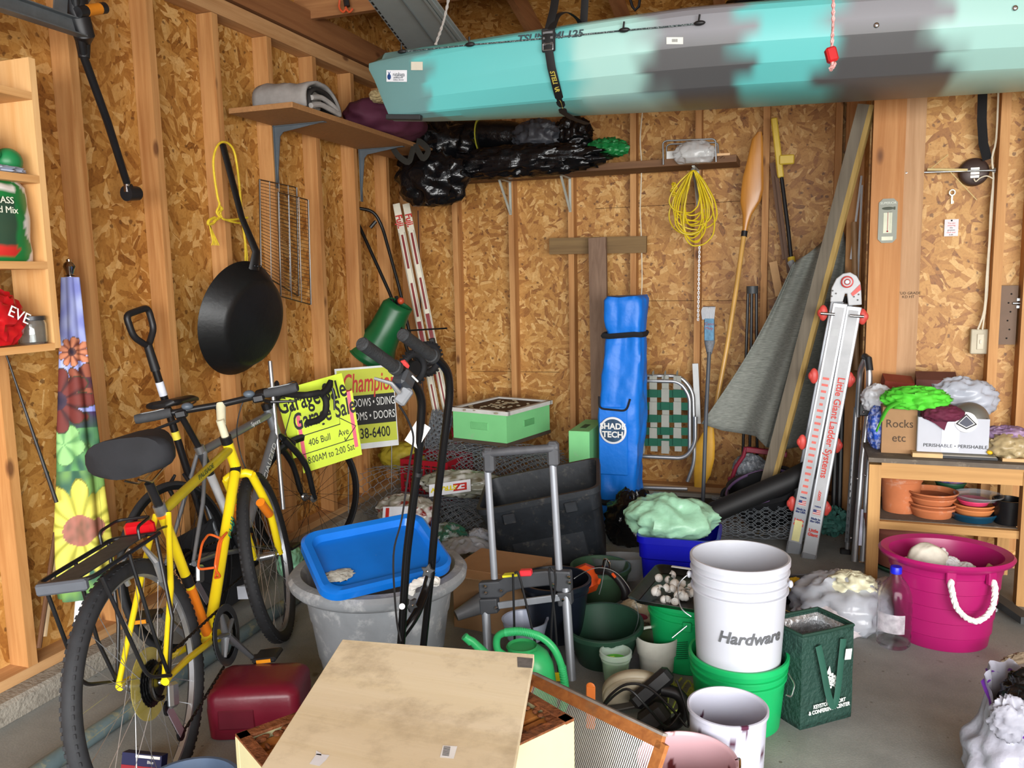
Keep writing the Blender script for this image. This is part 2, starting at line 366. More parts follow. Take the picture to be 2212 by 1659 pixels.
# shallow roof, sloping down to the back wall
sl = .26
def rz_(y): return 2.80+(5.45-y)*sl
ce = MB(); ce.add([(-2.7, -1.2, rz_(-1.2)+.15), (4.9, -1.2, rz_(-1.2)+.15), (4.9, 5.5, rz_(5.5)+.15), (-2.7, 5.5, rz_(5.5)+.15)], [(0, 1, 2, 3)])
ce = struct('ceiling', ce, OSBZ, smooth=False)
for k in range(13):
    x = -2.16+.56*k
    MB().beam((x, -1.1, rz_(-1.1)+.07), (x, 5.4, rz_(5.4)+.07), .04, .14, (0, 0, 1)).build('rafter', DKY, ce, smooth=False)
struct('wall_front', MB().box((1.0, -1.0, 3.0), (7.6, .1, 1.6)).box((-2.45, -1.0, 1.1), (.4, .1, 2.3)).box((4.6, -1.0, 1.1), (.4, .1, 2.3)), OSBY)
struct('wall_far_right', MB().box((4.8, 1.7, 1.7), (.02, 5.7, 3.5)), OSBX)
tie = one(MB().box((-1.9, 4.06, 2.93), (1.5, .04, .14)), 'tie_beam', DKX, 'brown timber tie beam overhead with orange hook, above the left wall shelf', 'beam', smooth=False); tie['kind'] = 'structure'; tie.name = 'trim_2'
# ------------------------------------------------------------------ shared things' helpers
def aff(TL, TR, BL):
    """affine frame for a flat panel: returns matrix (origin centre, metric x right, y up) and w, h"""
    ex = (TR-TL); ey = (TL-BL); w, h = ex.length, ey.length; ex.normalize(); ey.normalize(); ez = ex.cross(ey).normalized()
    m = Matrix((ex, ey, ez)).transposed().to_4x4(); m.translation = (TR+BL)/2; return m, w, h
BLK = M('#1b1b1d', .45); BLKM = M('#202022', .35, .3); RUB = M('#222326', .75, 0, .2, 30); STEEL = M('#a9adb0', .3, .9); ALU = M('#b9bcc0', .35, .85, .06)
GREYP = M('#54565a', .5); WHT = M('#dfe0dd', .5); CHR = M('#c8cacc', .15, 1); ROPEY = M('#d6b92c', .7, 0, .2, 40); KRAFT = M('#9b7753', .8, 0, .08); BLKP = M('#0e0e10', .2, 0, .3, 12, .9, 16)
REDP = M('#c0392b', .45); WPL = M('#e4e6ea', .45)
# ---- wooden shelf unit at the far left
u = T('wall_bookcase', 'pale pine open shelf unit on the left wall holding garden products', 'shelf', PX(95, 500, -2.45))
PINE = wood('pine', '#d09a5c', '#e8bd84', 2, True, .5, .8); PINEY = wood('pine_y', '#c48d52', '#dcae76', 1, False, .5)
xf = -2.38; yc = PX(90, 450, xf).y
zt, zb = PX(62, 124, xf).z, PX(122, 752, xf).z
MB().box((-2.46, yc+.012, (zt+zb)/2), (.165, .024, zt-zb)).build('side_panel', PINE, u, smooth=False)
zs = [PX(70, 208, xf).z, PX(84, 388, xf).z, PX(101, 573, xf).z, PX(122, 748, xf).z]
for z in zs: MB().box((-2.46, yc-.35, z), (.165, .70, .024)).build('shelf', PINEY, u, smooth=False)
def lathe_thing(name, prof, mat, label, cat, loc, rz=0, tilt=(0, 0, 0), n=32, group=None, sx=1, sy=1, parts=()):
    o = MB().lathe(prof, n, sx=sx, sy=sy, caps=False).build(name, mat, None, local=True); o.location = loc; o.rotation_euler = tilt; return tag(o, label, cat, group)
# green squeeze bulb bottle
z = zs[1]+.012
GRN = M('#1e7a45', .4)
o = MB(); c = V((-2.43, yc-.10, z+.05)); o.tube([c+V((-.02, -.15, .04)), c+V((-.02, -.1, .04)), c+V((0, -.03, .02)), c+V((.0, -.01, .0))], [.05, .052, .035, .022], 20); o.ball(c+V((.0, .035, -.008)), .042, 20, 12)
one(o, 'duster_bottle', GRN, 'green rounded plastic bottle lying on the second bookcase shelf', 'bottle')
one(crumple((-2.42, yc-.12, z+.012), (.05, .09, .012), 3, .4, 3, 30, 14), 'cloth_rag', M('#a9b2c4', .8), 'pale blue rag under the green bottle on the bookcase', 'rag')
# green seed bag
z = zs[2]+.012
b = T('seed_bag', 'green and white foil bag of garden feed on the third bookcase shelf', 'bag', (-2.43, yc-.12, z))
def seedcol(p):
    v = p.z-z; y = p.y-(yc-.12)
    if y > .068+.02*sin(v*40): return '#d8d8d8'
    if v < .045 and v > .02 and y < .03: return '#c8302a'
    if .22 < v < .245 and y < .04: return '#e8e4e0'
    if .05 < v < .2 and y < .02: return '#2c4636'
    return '#1b7a3c'
def seedfn(i, j): return None
mb = MB(); rg = []
for i in range(30):
    t = i/29; hh = .33*t; w = .105*(1-.05*t) if t < .72 else .105*(1-(t-.72)*2.9); w = max(w, .018); dd = .05*(sin(pi*min(1, t*1.1+.08)))**.6*(1 if t < .75 else .5)+.006
    rg.append([V((-2.43+dd*cos(a), yc-.12+w*sin(a)+.008*noise.noise(V((t*6, a, 0))), z+hh+.006*noise.noise(V((a*3, t*5, 2))))) for a in [2*pi*k/48 for k in range(48)]])
mb.loft(rg); mb.build('pouch', vcol('seed_bag_print', .35), b, col=seedcol)
fr_ = frame((-2.374, yc-.15, z+.13), (0, 1, 0), (0, 0, 1))
text('lettering', 'GRASS\nSeed Mix', M('#e8ecd8', .5), frame((-2.373, yc-.15, z+.175), (0, 1, 0), (0, 0, 1)), .03, b)
# red bag + jar
z = zs[3]+.012
c = V((-2.42, yc-.19, z+.085)); b = T('red_bag', 'red plastic bag with white letters on the bottom bookcase shelf', 'bag', (c.x, c.y, z))
crumple(c, (.055, .105, .095), 8, .25, 2.5, 44, 26, flat=-.08).build('pouch', M('#b3161c', .25), b)
text('lettering', 'EVE', M('#eaeaea', .5), frame((-2.345, yc-.15, z+.10), (0, 1, -.5), (0, .5, 1)), .05, b)
c = PX(73, 742, -2.42); j = T('glass_jar', 'small glass jar with dark metal lid on the bottom bookcase shelf', 'jar', (-2.42, c.y, z))
MB().lathe([(.001, 0), (.04, 0), (.043, .006), (.043, .068), (.038, .08), (.036, .08), (.040, .066), (.040, .008), (.001, .006)], 28, rotm((-2.42, c.y, z))).build('body', M('#e8efef', .05, 0, 0, trans=.95, alpha=1), j)
MB().lathe([(.001, .093), (.041, .093), (.042, .08), (.036, .078), (.001, .078)], 28, rotm((-2.42, c.y, z))).build('lid', M('#4c4d50', .4, .7), j)
# ---- steel door track and string trimmer
a, e = PX(168, 62, -2.3), PX(0, -6, -2.3); e = a+(V((0, -1, 0))*(a.y-.9))
t_ = T('door_track', 'grey painted steel door track overhead at the upper left', 'track', a)
TRK = M('#6e7478', .45, .6, .15, 20)
MB().box(((a.x), (a.y+.9)/2, a.z), (.004, a.y-.9, .055)).box((a.x+.02, (a.y+.9)/2, a.z-.027), (.04, a.y-.9, .004)).box((a.x+.012, (a.y+.9)/2, a.z+.027), (.024, a.y-.9, .004)).build('rail', TRK, t_, smooth=False)
p = PX(128, 20, -2.3); MB().beam(p+V((0, .05, .28)), p+V((0, .0, -.02)), .05, .006, (1, 0, 0)).build('hanger', TRK, t_, smooth=False)
t_ = T('string_trimmer', 'black string trimmer with long shaft hanging head down on the left wall', 'trimmer', PX(285, 418, -2.48))
sp = [PX(160, -30, -2.27), PX(170, 60, -2.3), PX(182, 125, -2.33), PX(232, 262, -2.4), PX(274, 395, -2.48)]
MB().tube(sp, .014, 12).build('shaft', BLKM, t_)
MB().tube([sp[1]+V((0, 0, .22)), sp[1]+V((0, 0, .05)), sp[1]+V((.0, .02, -.02)), sp[2]+V((0, -.0, .05)), sp[2]], [.03, .036, .034, .024, .018], 14).build('motor_housing', BLK, t_)
h0 = PX(168, 26, -2.27); h1 = PX(226, 17, -2.27)
MB().tube([h0, h0.lerp(h1, .3)], .018, 14).build('grip_end', BLK, t_); MB().tube([h0.lerp(h1, .8), h1], .019, 14).build('grip_end', BLK, t_)
MB().tube([h0.lerp(h1, .3), h0.lerp(h1, .8)], .019, 14).build('grip', M('#c97a1c', .5), t_)['label'] = 'orange grip sleeve'
MB().tube([PX(210, -30, -2.3), PX(183, 12, -2.3), PX(178, 30, -2.3)], .006).build('cable', TRK, t_)
MB().tube([sp[-1]+V((0, 0, .02)), sp[-1]+V((0, 0, -.035))], [.012, .014], 12).build('collar', CHR, t_)['label'] = 'bright metal collar'
q = PX(285, 418, -2.48); MB().tube([PX(276, 402, -2.48), q], [.018, .02], 12).tube([q+V((0, -.03, -.002)), q+V((0, .03, .003))], [.03, .027], 16).build('cutter_head', BLK, t_)
# ---- patio umbrella
top, bot = PX(152, 600, -2.48), PX(180, 1290, -2.40)
um = T('patio_umbrella', 'closed sunflower print patio umbrella leaning in the left wall studs', 'umbrella', PX(166, 1395, -2.38))
ax_ = (bot-top); Lx = ax_.length; ax_.normalize(); rt = CR.copy(); rt = (rt-ax_*rt.dot(ax_)).normalized(); fw = ax_.cross(rt)
def ump(i, j): 
    t = j; a = 2*pi*i; R = .028+.066*min(1, (t*1.15)**1.1) if t < .93 else (.028+.066)*(1-(t-.93)*2.5)
    R *= 1+.16*cos(5*a+t*3)+.07*noise.noise(V((a*2, t*7, 3))); return top+ax_*(t*Lx)+rt*(R*cos(a))+fw*(R*.8*sin(a))
def umcol(p):
    d = p-top; t = d.dot(ax_)/Lx; s = d.dot(rt); n1 = noise.noise(V((s*26, t*18, 1))); n2 = noise.noise(V((s*60, t*40, 4)))
    def mx(c1, c2, f): f = max(0, min(1, f)); a, b = hx(c1), hx(c2); return tuple(u*(1-f)+v*f for u, v in zip(a, b))
    def flower(st, ss, rc, rp, k, cc, c2, pc, p2, ph=0):
        dt = (t-st)*Lx; ds = s-ss; d = math.hypot(dt, ds); a = math.atan2(dt, ds)+ph; q = rp*(.62+.38*abs(cos(a*k/2))**.6)
        if d < rc: return mx(cc, c2, d/rc+n2*.8)
        if d < q: e = abs(cos(a*k/2)); return mx(p2, pc, e*1.6-.25+n1*.3) if d < q*.96 else mx(p2, '#3a4a2c', .5)
    r = flower(.785, .03, .055, .185, 12, '#7a5a48', '#a3695a', '#dcd65c', '#9c9a34') or flower(.235, .012, .016, .055, 9, '#241a2c', '#5c3a34', '#c07a58', '#6a342a') or flower(.385, -.045, .035, .12, 9, '#1e1830', '#3a2438', '#6a2a24', '#3a1618') or flower(.33, .05, .02, .07, 8, '#30203a', '#502a30', '#8a4a34', '#4a201c') or flower(.52, -.02, .0, .075, 5, '#7fb060', '#7fb060', '#8cc07a', '#5c9058', 1)
    if r: return r
    if t < .42: return mx('#7f88cc', '#a9b4e0', .5+n1*1.4)
    if t < .47: return mx('#38204a', '#2c4a3c', (t-.42)*20+n1)
    if t < .60: return mx('#5e9a5c', '#2c5844', .5+n1*1.8)
    return mx('#2f5a46', '#6f9a50', .4+n1*1.6)
mb = MB()
for i in range(1): mb.grid(ump, 130, 260)
mb.build('canopy', vcol('umbrella_print', .75), um, col=umcol)
MB().tube([bot-ax_*.1, PX(166, 1395, -2.38)], .016, 14).build('pole', WHT, um)
pf = [(.001, 0), (.012, 0), (.012, .015), (.02, .018), (.012, .024), (.017, .04), (.022, .05), (.017, .062), (.009, .068), (.009, .075), (.001, .08)]
MB().lathe(pf, 18, rotm(top-V((0, 0, .01)))).build('finial', CHR, um)['label'] = 'chrome finial'
# ---- shovel
a, e = PX(296, 672, -2.5), PX(440, 1130, -2.42); d = (e-a).normalized(); rt = V((0, 1, 0)); rt = (rt-d*rt.dot(d)).normalized()
sh = T('snow_shovel', 'black D-handled shovel standing behind the yellow bicycle', 'shovel', e)
w = .062
ring = fillet([a+rt*w*.1, a+rt*w, a+rt*w*.95+d*.09, a+d*.15, a-rt*w*.95+d*.09, a-rt*w, a+rt*w*.1], .025, 4)
MB().tube(ring, .0135, 10).tube([a+d*.14, a+d*.25], [.017, .019], 12).build('d_handle', BLK, sh)
MB().tube([a+d*.22, e], .0155, 12).build('shaft', M('#141416', .3), sh)
q = a+d*.30; MB().tube([q, q+d*.06], .0165, 12).build('sticker', M('#cfd4e0', .5), sh)
q = a+d*.52; MB().tube([q, q+d*.035], .0165, 12).build('warning_stripe', M('#d8c840', .5), sh)
MB().beam(e, e+d*.42, .26, .006, (1, -.3, 0)).build('blade', M('#242528', .5), sh)
# ---- fishing rod, canes
a, e = PX(14, 768, -2.5), PX(122, 1085, -2.42); fr = T('fishing_rod', 'thin black fishing rod leaning beside the umbrella', 'fishing rod', e)
MB().tube([a, e], [.003, .007], 8).build('blank', BLK, fr)
for k in (.3, .55, .78):
    q = a.lerp(e, k); MB().tube([q+V((0, -.012*cos(t), .012*sin(t)-.01)) for t in [x*.6 for x in range(11)]], .0015, 5).build('line_guide', CHR, fr)
for i, (x0, y0, x1, y1, m_, lb) in enumerate(((120, 1150, 84, 1400, M('#5a3a22', .7), 'brown wooden stick leaning on the left wall below the umbrella'), (124, 1160, 96, 1375, M('#cbb08a', .6), 'pale garden cane just right of the brown stick on the left wall'))):
    one(MB().tube([PX(x0, y0, -2.5), PX(x1, y1, -2.42-.03*i)], .008, 8), 'garden_cane', m_, lb, 'stick')
# ---- big pan
C_ = PX(538, 693, -2.38); n_ = V((.985, -.05, -.20)).normalized(); he = PX(481, 312, -2.52); hv = (he-C_); hv = (hv-n_*hv.dot(n_)).normalized()
pan = T('paella_pan', 'huge black frying pan hanging by its long handle on the left wall', 'pan', C_)
fm = frame(C_, hv.cross(n_), hv); 
R = .262
MB().lathe([(.001, .045), (.17, .045), (.188, .041), (.205, .03), (.245, -.03), (R, -.045), (R+.004, -.052), (R, -.056), (.24, -.032), (.2, .022), (.17, .032), (.001, .034)], 64, fm).build('pan_body', M('#151617', .42, .2, .25, 6, .1, 40), pan)
b0 = C_+hv*(R-.01)-n_*.02; e0 = he
pts = [b0-hv*.02, b0+hv*.06+n_*0.0, b0.lerp(e0, .4), e0]
MB().tube(pts, [.034, .026, .020, .022], 10, sq=.45, up=n_).build('handle', M('#0f0f10', .5), pan)
for s_ in (-1, 0, 1): MB().ball(b0+n_*.02+hv*.0+hv.cross(n_)*s_*.02, .006, 8, 6).build('rivet', BLKM, pan)
# ---- yellow rope on the pan handle
rp = T('yellow_rope', 'knotted yellow rope looped over the black pan handle', 'rope', PX(480, 470, -2.5))
X_ = -2.5
def pth(l, X=X_): return smooth_path([PX(x, y, X) for x, y in l], 5)
mb = MB(); mb.tube(pth([(535, 583), (532, 540), (524, 480), (517, 400), (508, 335), (496, 312), (480, 307), (468, 318), (461, 345), (463, 380), (470, 425), (474, 442), (468, 458), (474, 470), (462, 478)]), .0052, 7)
mb.tube(pth([(478, 450), (476, 462), (482, 473), (500, 475), (535, 470)]), .0052, 7).tube(pth([(482, 473), (505, 480), (535, 484)]), .0048, 7)
mb.tube(pth([(474, 445), (480, 452), (470, 460), (478, 468), (468, 472)]), .006, 7)
mb.build('loop', ROPEY, rp)
mb = MB(); mb.tube(pth([(464, 470), (452, 476), (450, 484), (460, 482), (466, 474)]), .007, 7)
for k in range(5): mb.tube(pth([(452, 482), (455+k, 500), (459+k*2.4, 520), (462+k*4-5, 530)]), .0028, 6)
mb.build('frayed_end', ROPEY, rp)
mb = MB(); mb.tube(pth([(528, 500), (530, 540), (530, 582)]), .0045, 7); mb.build('strand', ROPEY, rp)
# ---- wire racks
def wire_rack(label, tl, tr, bl, br, X, nh, nv):
    r_ = T('grill_rack', label, 'rack', PX(*bl, X), group='wire racks on the left wall')
    A, B, C2, D = (PX(*q, X) for q in (tl, tr, bl, br)); W_ = M('#6b5a46', .4, .8); m1 = MB(); m2 = MB()
    for i in range(nh+1): t = i/nh; m1.tube([A.lerp(C2, t), B.lerp(D, t)], .0016, 4)
    for i in range(nv+1): t = i/nv; m2.tube([A.lerp(B, t)+V((.004, 0, 0)), C2.lerp(D, t)+V((.004, 0, 0))], .0026 if i in (0, nv) else .0022, 5)
    m1.build('cross_wire', W_, r_); m2.build('upright_wire', STEEL, r_)
    MB().tube(fillet([A, B, D, C2, A], .01, 2), .0035, 6).build('rim_wire', W_, r_)
wire_rack('rusty wire rack hanging right of the pan, the taller left one with bright uprights', (560, 388), (640, 405), (563, 590), (645, 640), -2.50, 30, 4)
wire_rack('rusty wire rack overlapping the other rack, its lower right one', (600, 415), (665, 432), (606, 640), (671, 658), -2.46, 28, 3)
# ---- left wall shelf with brackets
sf = T('wall_shelf', 'thick particleboard shelf on grey brackets on the left wall', 'shelf', (-2.38, 4.2, 2.24))
CHIP = M('#9c7146', .7, 0, .12, 60, .2, 120); 
sz = 2.236
MB().box((-2.375, 4.15, sz+.0125), (.35, 1.68, .025)).build('shelf_board', CHIP, sf, bev=.002)
for (x, y) in ((592, 283), (776, 330)):
    c = PX(x, y, -2.545); c.z = sz; br = MB()
    br.beam(c+V((.004, 0, 0)), c+V((.004, 0, -.31)), .026, .004, (1, 0, 0)).beam(c+V((0, 0, -.004)), c+V((.30, 0, -.004)), .026, .004, (0, 0, 1))
    poly = [(0, 0), (.28, 0), (.05, -.03), (.03, -.05), (0, -.29)]
    br.add([c+V((a_+.004, s_, b_-.004)) for s_ in (-.003, .003) for a_, b_ in poly], [tuple(range(5)), tuple(range(9, 4, -1))]+[(i, (i+1) % 5, 5+(i+1) % 5, 5+i) for i in range(5)])
    br.build('bracket', M('#5e676e', .5, .3), sf, smooth=False)
def cloth_lump(name, px, depth, r, seed, mat, label, cat, group=None, flat=-.75, amp=.2, fr=2.6, rz=0, n=56, m=32, onX=None, z0=None, sharp=1.0):
    c = P(px[0], px[1], depth) if onX is None else PX(px[0], px[1], onX)
    if z0 is not None: c.z = z0+r[2]*abs(flat)
    return one(crumple(c, r, seed, amp, fr, n, m, Matrix.Rotation(rz, 4, 'Z'), flat*r[2], sharp), name, mat, label, cat, group=group, ang=75)
szt = sz+.0255
b = T('folded_tarp', 'folded grey and black tarp bundle on the left wall shelf', 'tarp', (-2.36, 3.62, szt))
mb = MB()
c0 = V((-2.36, 3.60, szt))
for k, (r0, hh) in enumerate(((.155, .155), (.12, .12))):
    pr = []
    for i in range(26):
        a = pi*i/25; pr.append((-r0*cos(a)*(1+.1*sin(a*2)), hh*sin(a)**.7*(1-.25*(i/25))))
    rg = [[c0+V((-.15+.3*j/10+.01*noise.noise(V((y_*9, j, k))), y_*1.0, .008+zz*(1-.1*j/10)+.012*noise.noise(V((y_*12, zz*9, j*.5))))) for y_, zz in pr] for j in range(11)]
    g = MB(); 
    vs = [p for r_ in rg for p in r_]; g.add(vs, [(i*26+j, i*26+j+1, (i+1)*26+j+1, (i+1)*26+j) for i in range(10) for j in range(25)])
    g.build('outer_fold' if k == 0 else 'inner_fold', M('#8e8a86', .8, 0, .2, 12) if k == 0 else M('#24211f', .8), b, solid=.012, ang=80)
MB().tube(smooth_path([c0+V((.155, -.13, .012)), c0+V((.157, -.05, .03)), c0+V((.157, .03, .025)), c0+V((.157, .12, .015))], 4), .013, 8).tube(smooth_path([c0+V((.155, -.12, .05)), c0+V((.157, -.04, .065)), c0+V((.157, .05, .05)), c0+V((.157, .1, .03))], 4), .012, 8).build('fold_edge', M('#9a9692', .8, 0, .2, 12), b)
cloth_lump('work_glove', (672, 232), 0, (.035, .07, .065), 5, M('#77736c', .9, 0, .2, 25), 'crumpled grey glove standing on the left wall shelf', 'glove', onX=-2.27, z0=szt, flat=-.8)
b = cloth_lump('sleeping_bag', (835, 268), 0, (.17, .30, .115), 9, M('#54243a', .75, 0, .15, 10), 'maroon stuffed sack on the far end of the left wall shelf', 'sack', onX=-2.28, z0=szt, flat=-.85, amp=.12, fr=1.8, rz=-.2)
cloth_lump('cream_cloth', (822, 246), 0, (.05, .07, .035), 6, M('#b5a47a', .85), 'small cream cloth tucked beside the maroon sack', 'cloth', onX=-2.2, z0=szt+.15, flat=-.9)
# ---- back wall ledge and what lies on it
lz = 2.105
lg = T('back_ledge', 'dark timber ledge across the back wall carrying garbage bags', 'shelf', (-1.3, 5.14, lz))
MB().box((-1.28, 5.14, lz), (1.82, .27, .042)).build('ledge_board', wood('ledge_wood', '#5f4127', '#805a38', 0, False), lg, bev=.002)
for X in (-1.85, -1.437, -.62):
    MB().beam((X, 5.275, lz-.02), (X, 5.275, lz-.24), .016, .01).beam((X, 5.06, lz-.025), (X, 5.272, lz-.235), .014, .008).beam((X, 5.04, lz-.026), (X, 5.275, lz-.026), .016, .006, (0, 0, 1)).build('bracket', M('#b9bdb4', .5, .2), lg, smooth=False)
G_ = 'garbage bags piled on the back ledge'
lt = lz+.021
cloth_lump('garbage_bag', (935, 388), 4.80, (.23, .15, .17), 11, BLKP, 'black garbage bag sagging lowest at the left corner of the ledge', 'garbage bag', G_, amp=.22, fr=2.2, flat=-.95)
cloth_lump('garbage_bag', (935, 318), 4.98, (.27, .17, .17), 17, BLKP, 'black garbage bag bulging above the sagging corner bag', 'garbage bag', G_, amp=.22, fr=2.2, flat=-.95)
cloth_lump('garbage_bag', (1120, 350), 4.93, (.55, .12, .10), 13, BLKP, 'long black garbage bag draped along the front of the back ledge', 'garbage bag', G_, amp=.22, fr=3.2, flat=-.95, n=90)
cloth_lump('garbage_bag', (1238, 292), 5.08, (.12, .12, .11), 15, BLKP, 'round black garbage bag at the right end of the pile under the kayak', 'garbage bag', G_, amp=.25, fr=2.4)
cloth_lump('grey_bag', (1160, 296), 5.0, (.15, .10, .10), 21, M('#3d3f45', .4, 0, .2), 'grey plastic bag stuffed between the black bags on the ledge', 'garbage bag', None, amp=.25, fr=2.4)
cloth_lump('green_bag', (1312, 322), 5.08, (.13, .10, .062), 23, M('#1f7a3e', .35, 0, .2), 'green plastic bag lying at the right end of the bag pile', 'bag', None, amp=.28, fr=3.0, rz=-.3)
rl = T('black_roll', 'black plastic wrapped roll with a yellow tie on the ledge', 'roll', P(1040, 300, 5.1))
MB().tube([P(965, 290, 5.12), P(990, 292, 5.12), P(1100, 296, 5.12), P(1135, 298, 5.12)], [.07, .1, .1, .08], 20).build('roll_body', BLKP, rl)
MB().tube([P(1045, 294, 5.12)+V((-.02, -.108*cos(a), .108*sin(a))) for a in [i*.3 for i in range(22)]], .011, 6, sq=.3, closed=False).build('yellow_tie', M('#b8b43a', .5), rl)['label'] = 'yellow plastic tie'
st = T('webbing_strap', 'dark webbing handles dangling over the shelf end below the maroon sack', 'strap', P(880, 330, 4.5))
for l in (((842, 296), (848, 318), (862, 338), (882, 350), (890, 330), (895, 312)), ((896, 312), (905, 330), (915, 342), (925, 325), (910, 308), (900, 305))):
    MB().tube(smooth_path([P(x, y, 4.55) for x, y in l], 4), .018, 6, sq=.12, up=(0, 1, .1)).build('handle_loop', M('#26241f', .9), st)
# wire frame with white block and plastic bag
wf = T('wire_carrier', 'chromed wire frame holding a white box on the right end of the ledge', 'wire frame', P(1490, 352, 5.0))
Yw = 4.98
q = [P(x, y, Yw) for x, y in ((1433, 356), (1432, 308), (1440, 304), (1540, 300), (1546, 304), (1547, 350))]
MB().tube(fillet(q, .02, 4), .005, 8).build('wire', STEEL, wf)
q2 = [p+V((0, .14, 0)) for p in q]; MB().tube(fillet(q2, .02, 4), .005, 8).build('wire', STEEL, wf)
a, c = P(1438, 352, Yw+.02), P(1542, 346, Yw+.02); MB().beam(a+V((0, .05, .035)), c+V((0, .05, .035)), .06, .07, (0, 0, 1)).build('white_box', M('#d8d9d6', .6), wf, bev=.003)
o = cloth_lump('plastic_wrap', (1500, 332), 4.99, (.12, .06, .075), 31, M('#cfd0d0', .15, 0, .05, alpha=.55), 'clear plastic bag draped over the white box on the ledge', 'bag', None, amp=.15)
one(MB().beam(P(1545, 338, 5.02), P(1577, 337, 5.02), .03, .03, (0, 0, 1)), 'wood_block', M('#d9b184', .7), 'short pale wood offcut on the right end of the ledge', 'wood offcut', smooth=False)
# yellow extension cord coil
random.seed(12); yc_ = T('extension_cord', 'coiled yellow extension cord hanging below the ledge', 'cord', P(1503, 450, 5.02))
mb = MB()
tp = (1498, 368)
for k in range(15):
    wl_ = random.uniform(16, 46); wr_ = random.uniform(14, 46); bt = random.uniform(455, 532); sk = random.uniform(-14, 12); dd = random.uniform(-.035, .035); ang = []
    for i in range(25):
        a = 2*pi*i/24; s_ = sin(a); c_ = (1-cos(a))/2
        wd_ = wr_ if s_ > 0 else wl_
        x = tp[0]+s_*wd_*(.35+.9*c_)*1.2+sk*c_+random.uniform(-1, 1); y = tp[1]+(bt-tp[1])*c_
        ang.append(P(x, y, 5.0+dd+.012*sin(a*3+k)))
    mb.tube(smooth_path(ang, 2), .0042, 6)
mb.build('coil', M('#d8c01e', .45), yc_)
MB().tube([P(1455+random.uniform(-4, 4)+6*cos(i*1.9), 395+i*1.1+3*sin(i*2.3), 4.98+.01*cos(i)) for i in range(26)], .0045, 6).build('wrap', M('#c9ae1c', .45), yc_)
hk = T('storage_hook', 'grey metal hook bar behind the yellow cord', 'hook', P(1510, 430, 5.1))
MB().tube([P(1497, 368, 5.02), P(1504, 400, 5.1), P(1512, 432, 5.2)], .011, 10).build('arm', M('#8e9499', .4, .5), hk)
MB().ball(P(1497, 368, 5.0), .014, 12, 8).build('end_cap', M('#8e9499', .4, .5), hk)
ch = MB(); 
for i in range(34):
    p = P(1511, 530, 5.24).lerp(P(1508, 690, 5.24), i/33); r_ = .0085
    ch.tube([p+(V((r_*.6*cos(a), 0, r_*1.3*sin(a))) if i % 2 else V((0, r_*.6*cos(a), r_*1.3*sin(a)))) for a in [x*pi/3 for x in range(6)]], .0022, 4, closed=True)
one(ch, 'steel_chain', STEEL, 'thin steel chain hanging on the back wall stud', 'chain')
# cross boards
one(MB().beam(P(1188, 532, 5.255), P(1397, 528, 5.255), .105, .03, (0, -1, 0)), 'short_board', wood('treated', '#6c5230', '#8b7046', 0), 'short brown board nailed flat across the back wall studs', 'board', smooth=False)
one(MB().beam(P(1291, 514, 5.18), P(1300, 1090, 4.98), .112, .035, (0, -1, 0)), 'upright_board', wood('weathered', '#6f5644', '#8a705c', 2), 'weathered upright board leaning behind the blue canopy bag', 'board', smooth=False)
# white cable on stud
def cable(name, pts, Y, r, mat, label, cat='cable', X=None):
    return one(MB().tube(smooth_path([P(x, y, Y) for x, y in pts], 3), r, 6), name, mat, label, cat)
CBL = M('#d9cfb8', .6)
cable('white_cable', [(1388, 240), (1383, 300), (1386, 360), (1383, 450), (1385, 500), (1387, 600), (1385, 645)], 5.26, .004, CBL, 'thin white cable stapled down the back wall stud left of the coiled cord')
# ------------------------------------------------------------------ bicycles
def wheel(par, c, Mx, R, tr, rimc, spk, knob, name='wheel', nsp=28, rimw=.011, rimh=.018, hub='#a9adb0', Mr=None, label=None):
    """wheel in the local frame Mx (axle along local y); tyre, rim, spokes, hub"""
    m = Mx @ Matrix.Translation(V(c)); 
    if Mr is not None: m = m @ Mr
    def ring(r_, prof, n=72): return [[m @ V(((r_+a)*cos(t), b, (r_+a)*sin(t))) for a, b in prof] for t in [2*pi*i/n for i in range(n)]]
    Rt = R-tr
    ty = MB(); ty.loft(ring(Rt, [(tr*cos(a), tr*sin(a)) for a in [2*pi*i/14 for i in range(14)]]), False, True)
    if knob:
        for i in range(96):
            t = 2*pi*i/96
            for s in ((-.5, 0, .5) if knob > 1 else (-.45, .45)):
                b = s*tr*1.3; a = math.sqrt(max(0, tr*tr-b*b))*.99; mm = m @ Matrix.Rotation(-t, 4, 'Y') @ Matrix.Translation(V((Rt+a, b, 0)))
                ty.box((0, 0, (i % 2)*.003), (.005 if knob > 1 else .0024, .009, .011), mm)
    w = ty.build(name, RUB, par)
    if label: w['label'] = label
    rm = MB().loft(ring(Rt-tr*.45-rimh, [(0, -rimw*.7), (rimh, -rimw), (rimh, rimw), (0, rimw*.7)]), False, True).build('rim', rimc, w)
    sp = MB(); h = .032
    for i in range(nsp):
        t = 2*pi*i/nsp; s = 1 if i % 2 else -1; t2 = t+(1 if (i//2) % 2 else -1)*1.25
        sp.tube([m @ V((.02*cos(t2), s*h, .02*sin(t2))), m @ V(((Rt-tr*.5-rimh)*cos(t), s*.003, (Rt-tr*.5-rimh)*sin(t)))], .0011, 3)
    sp.build('spokes', spk, w)
    hb = MB().tube([m @ V((0, y, 0)) for y in (-.055, -.04, -.036, -.03, .03, .036, .04, .055)], [.006, .01, .022, .014, .014, .022, .01, .006], 14); hb.build('hub', M(hub, .25, .9), w)
    return w
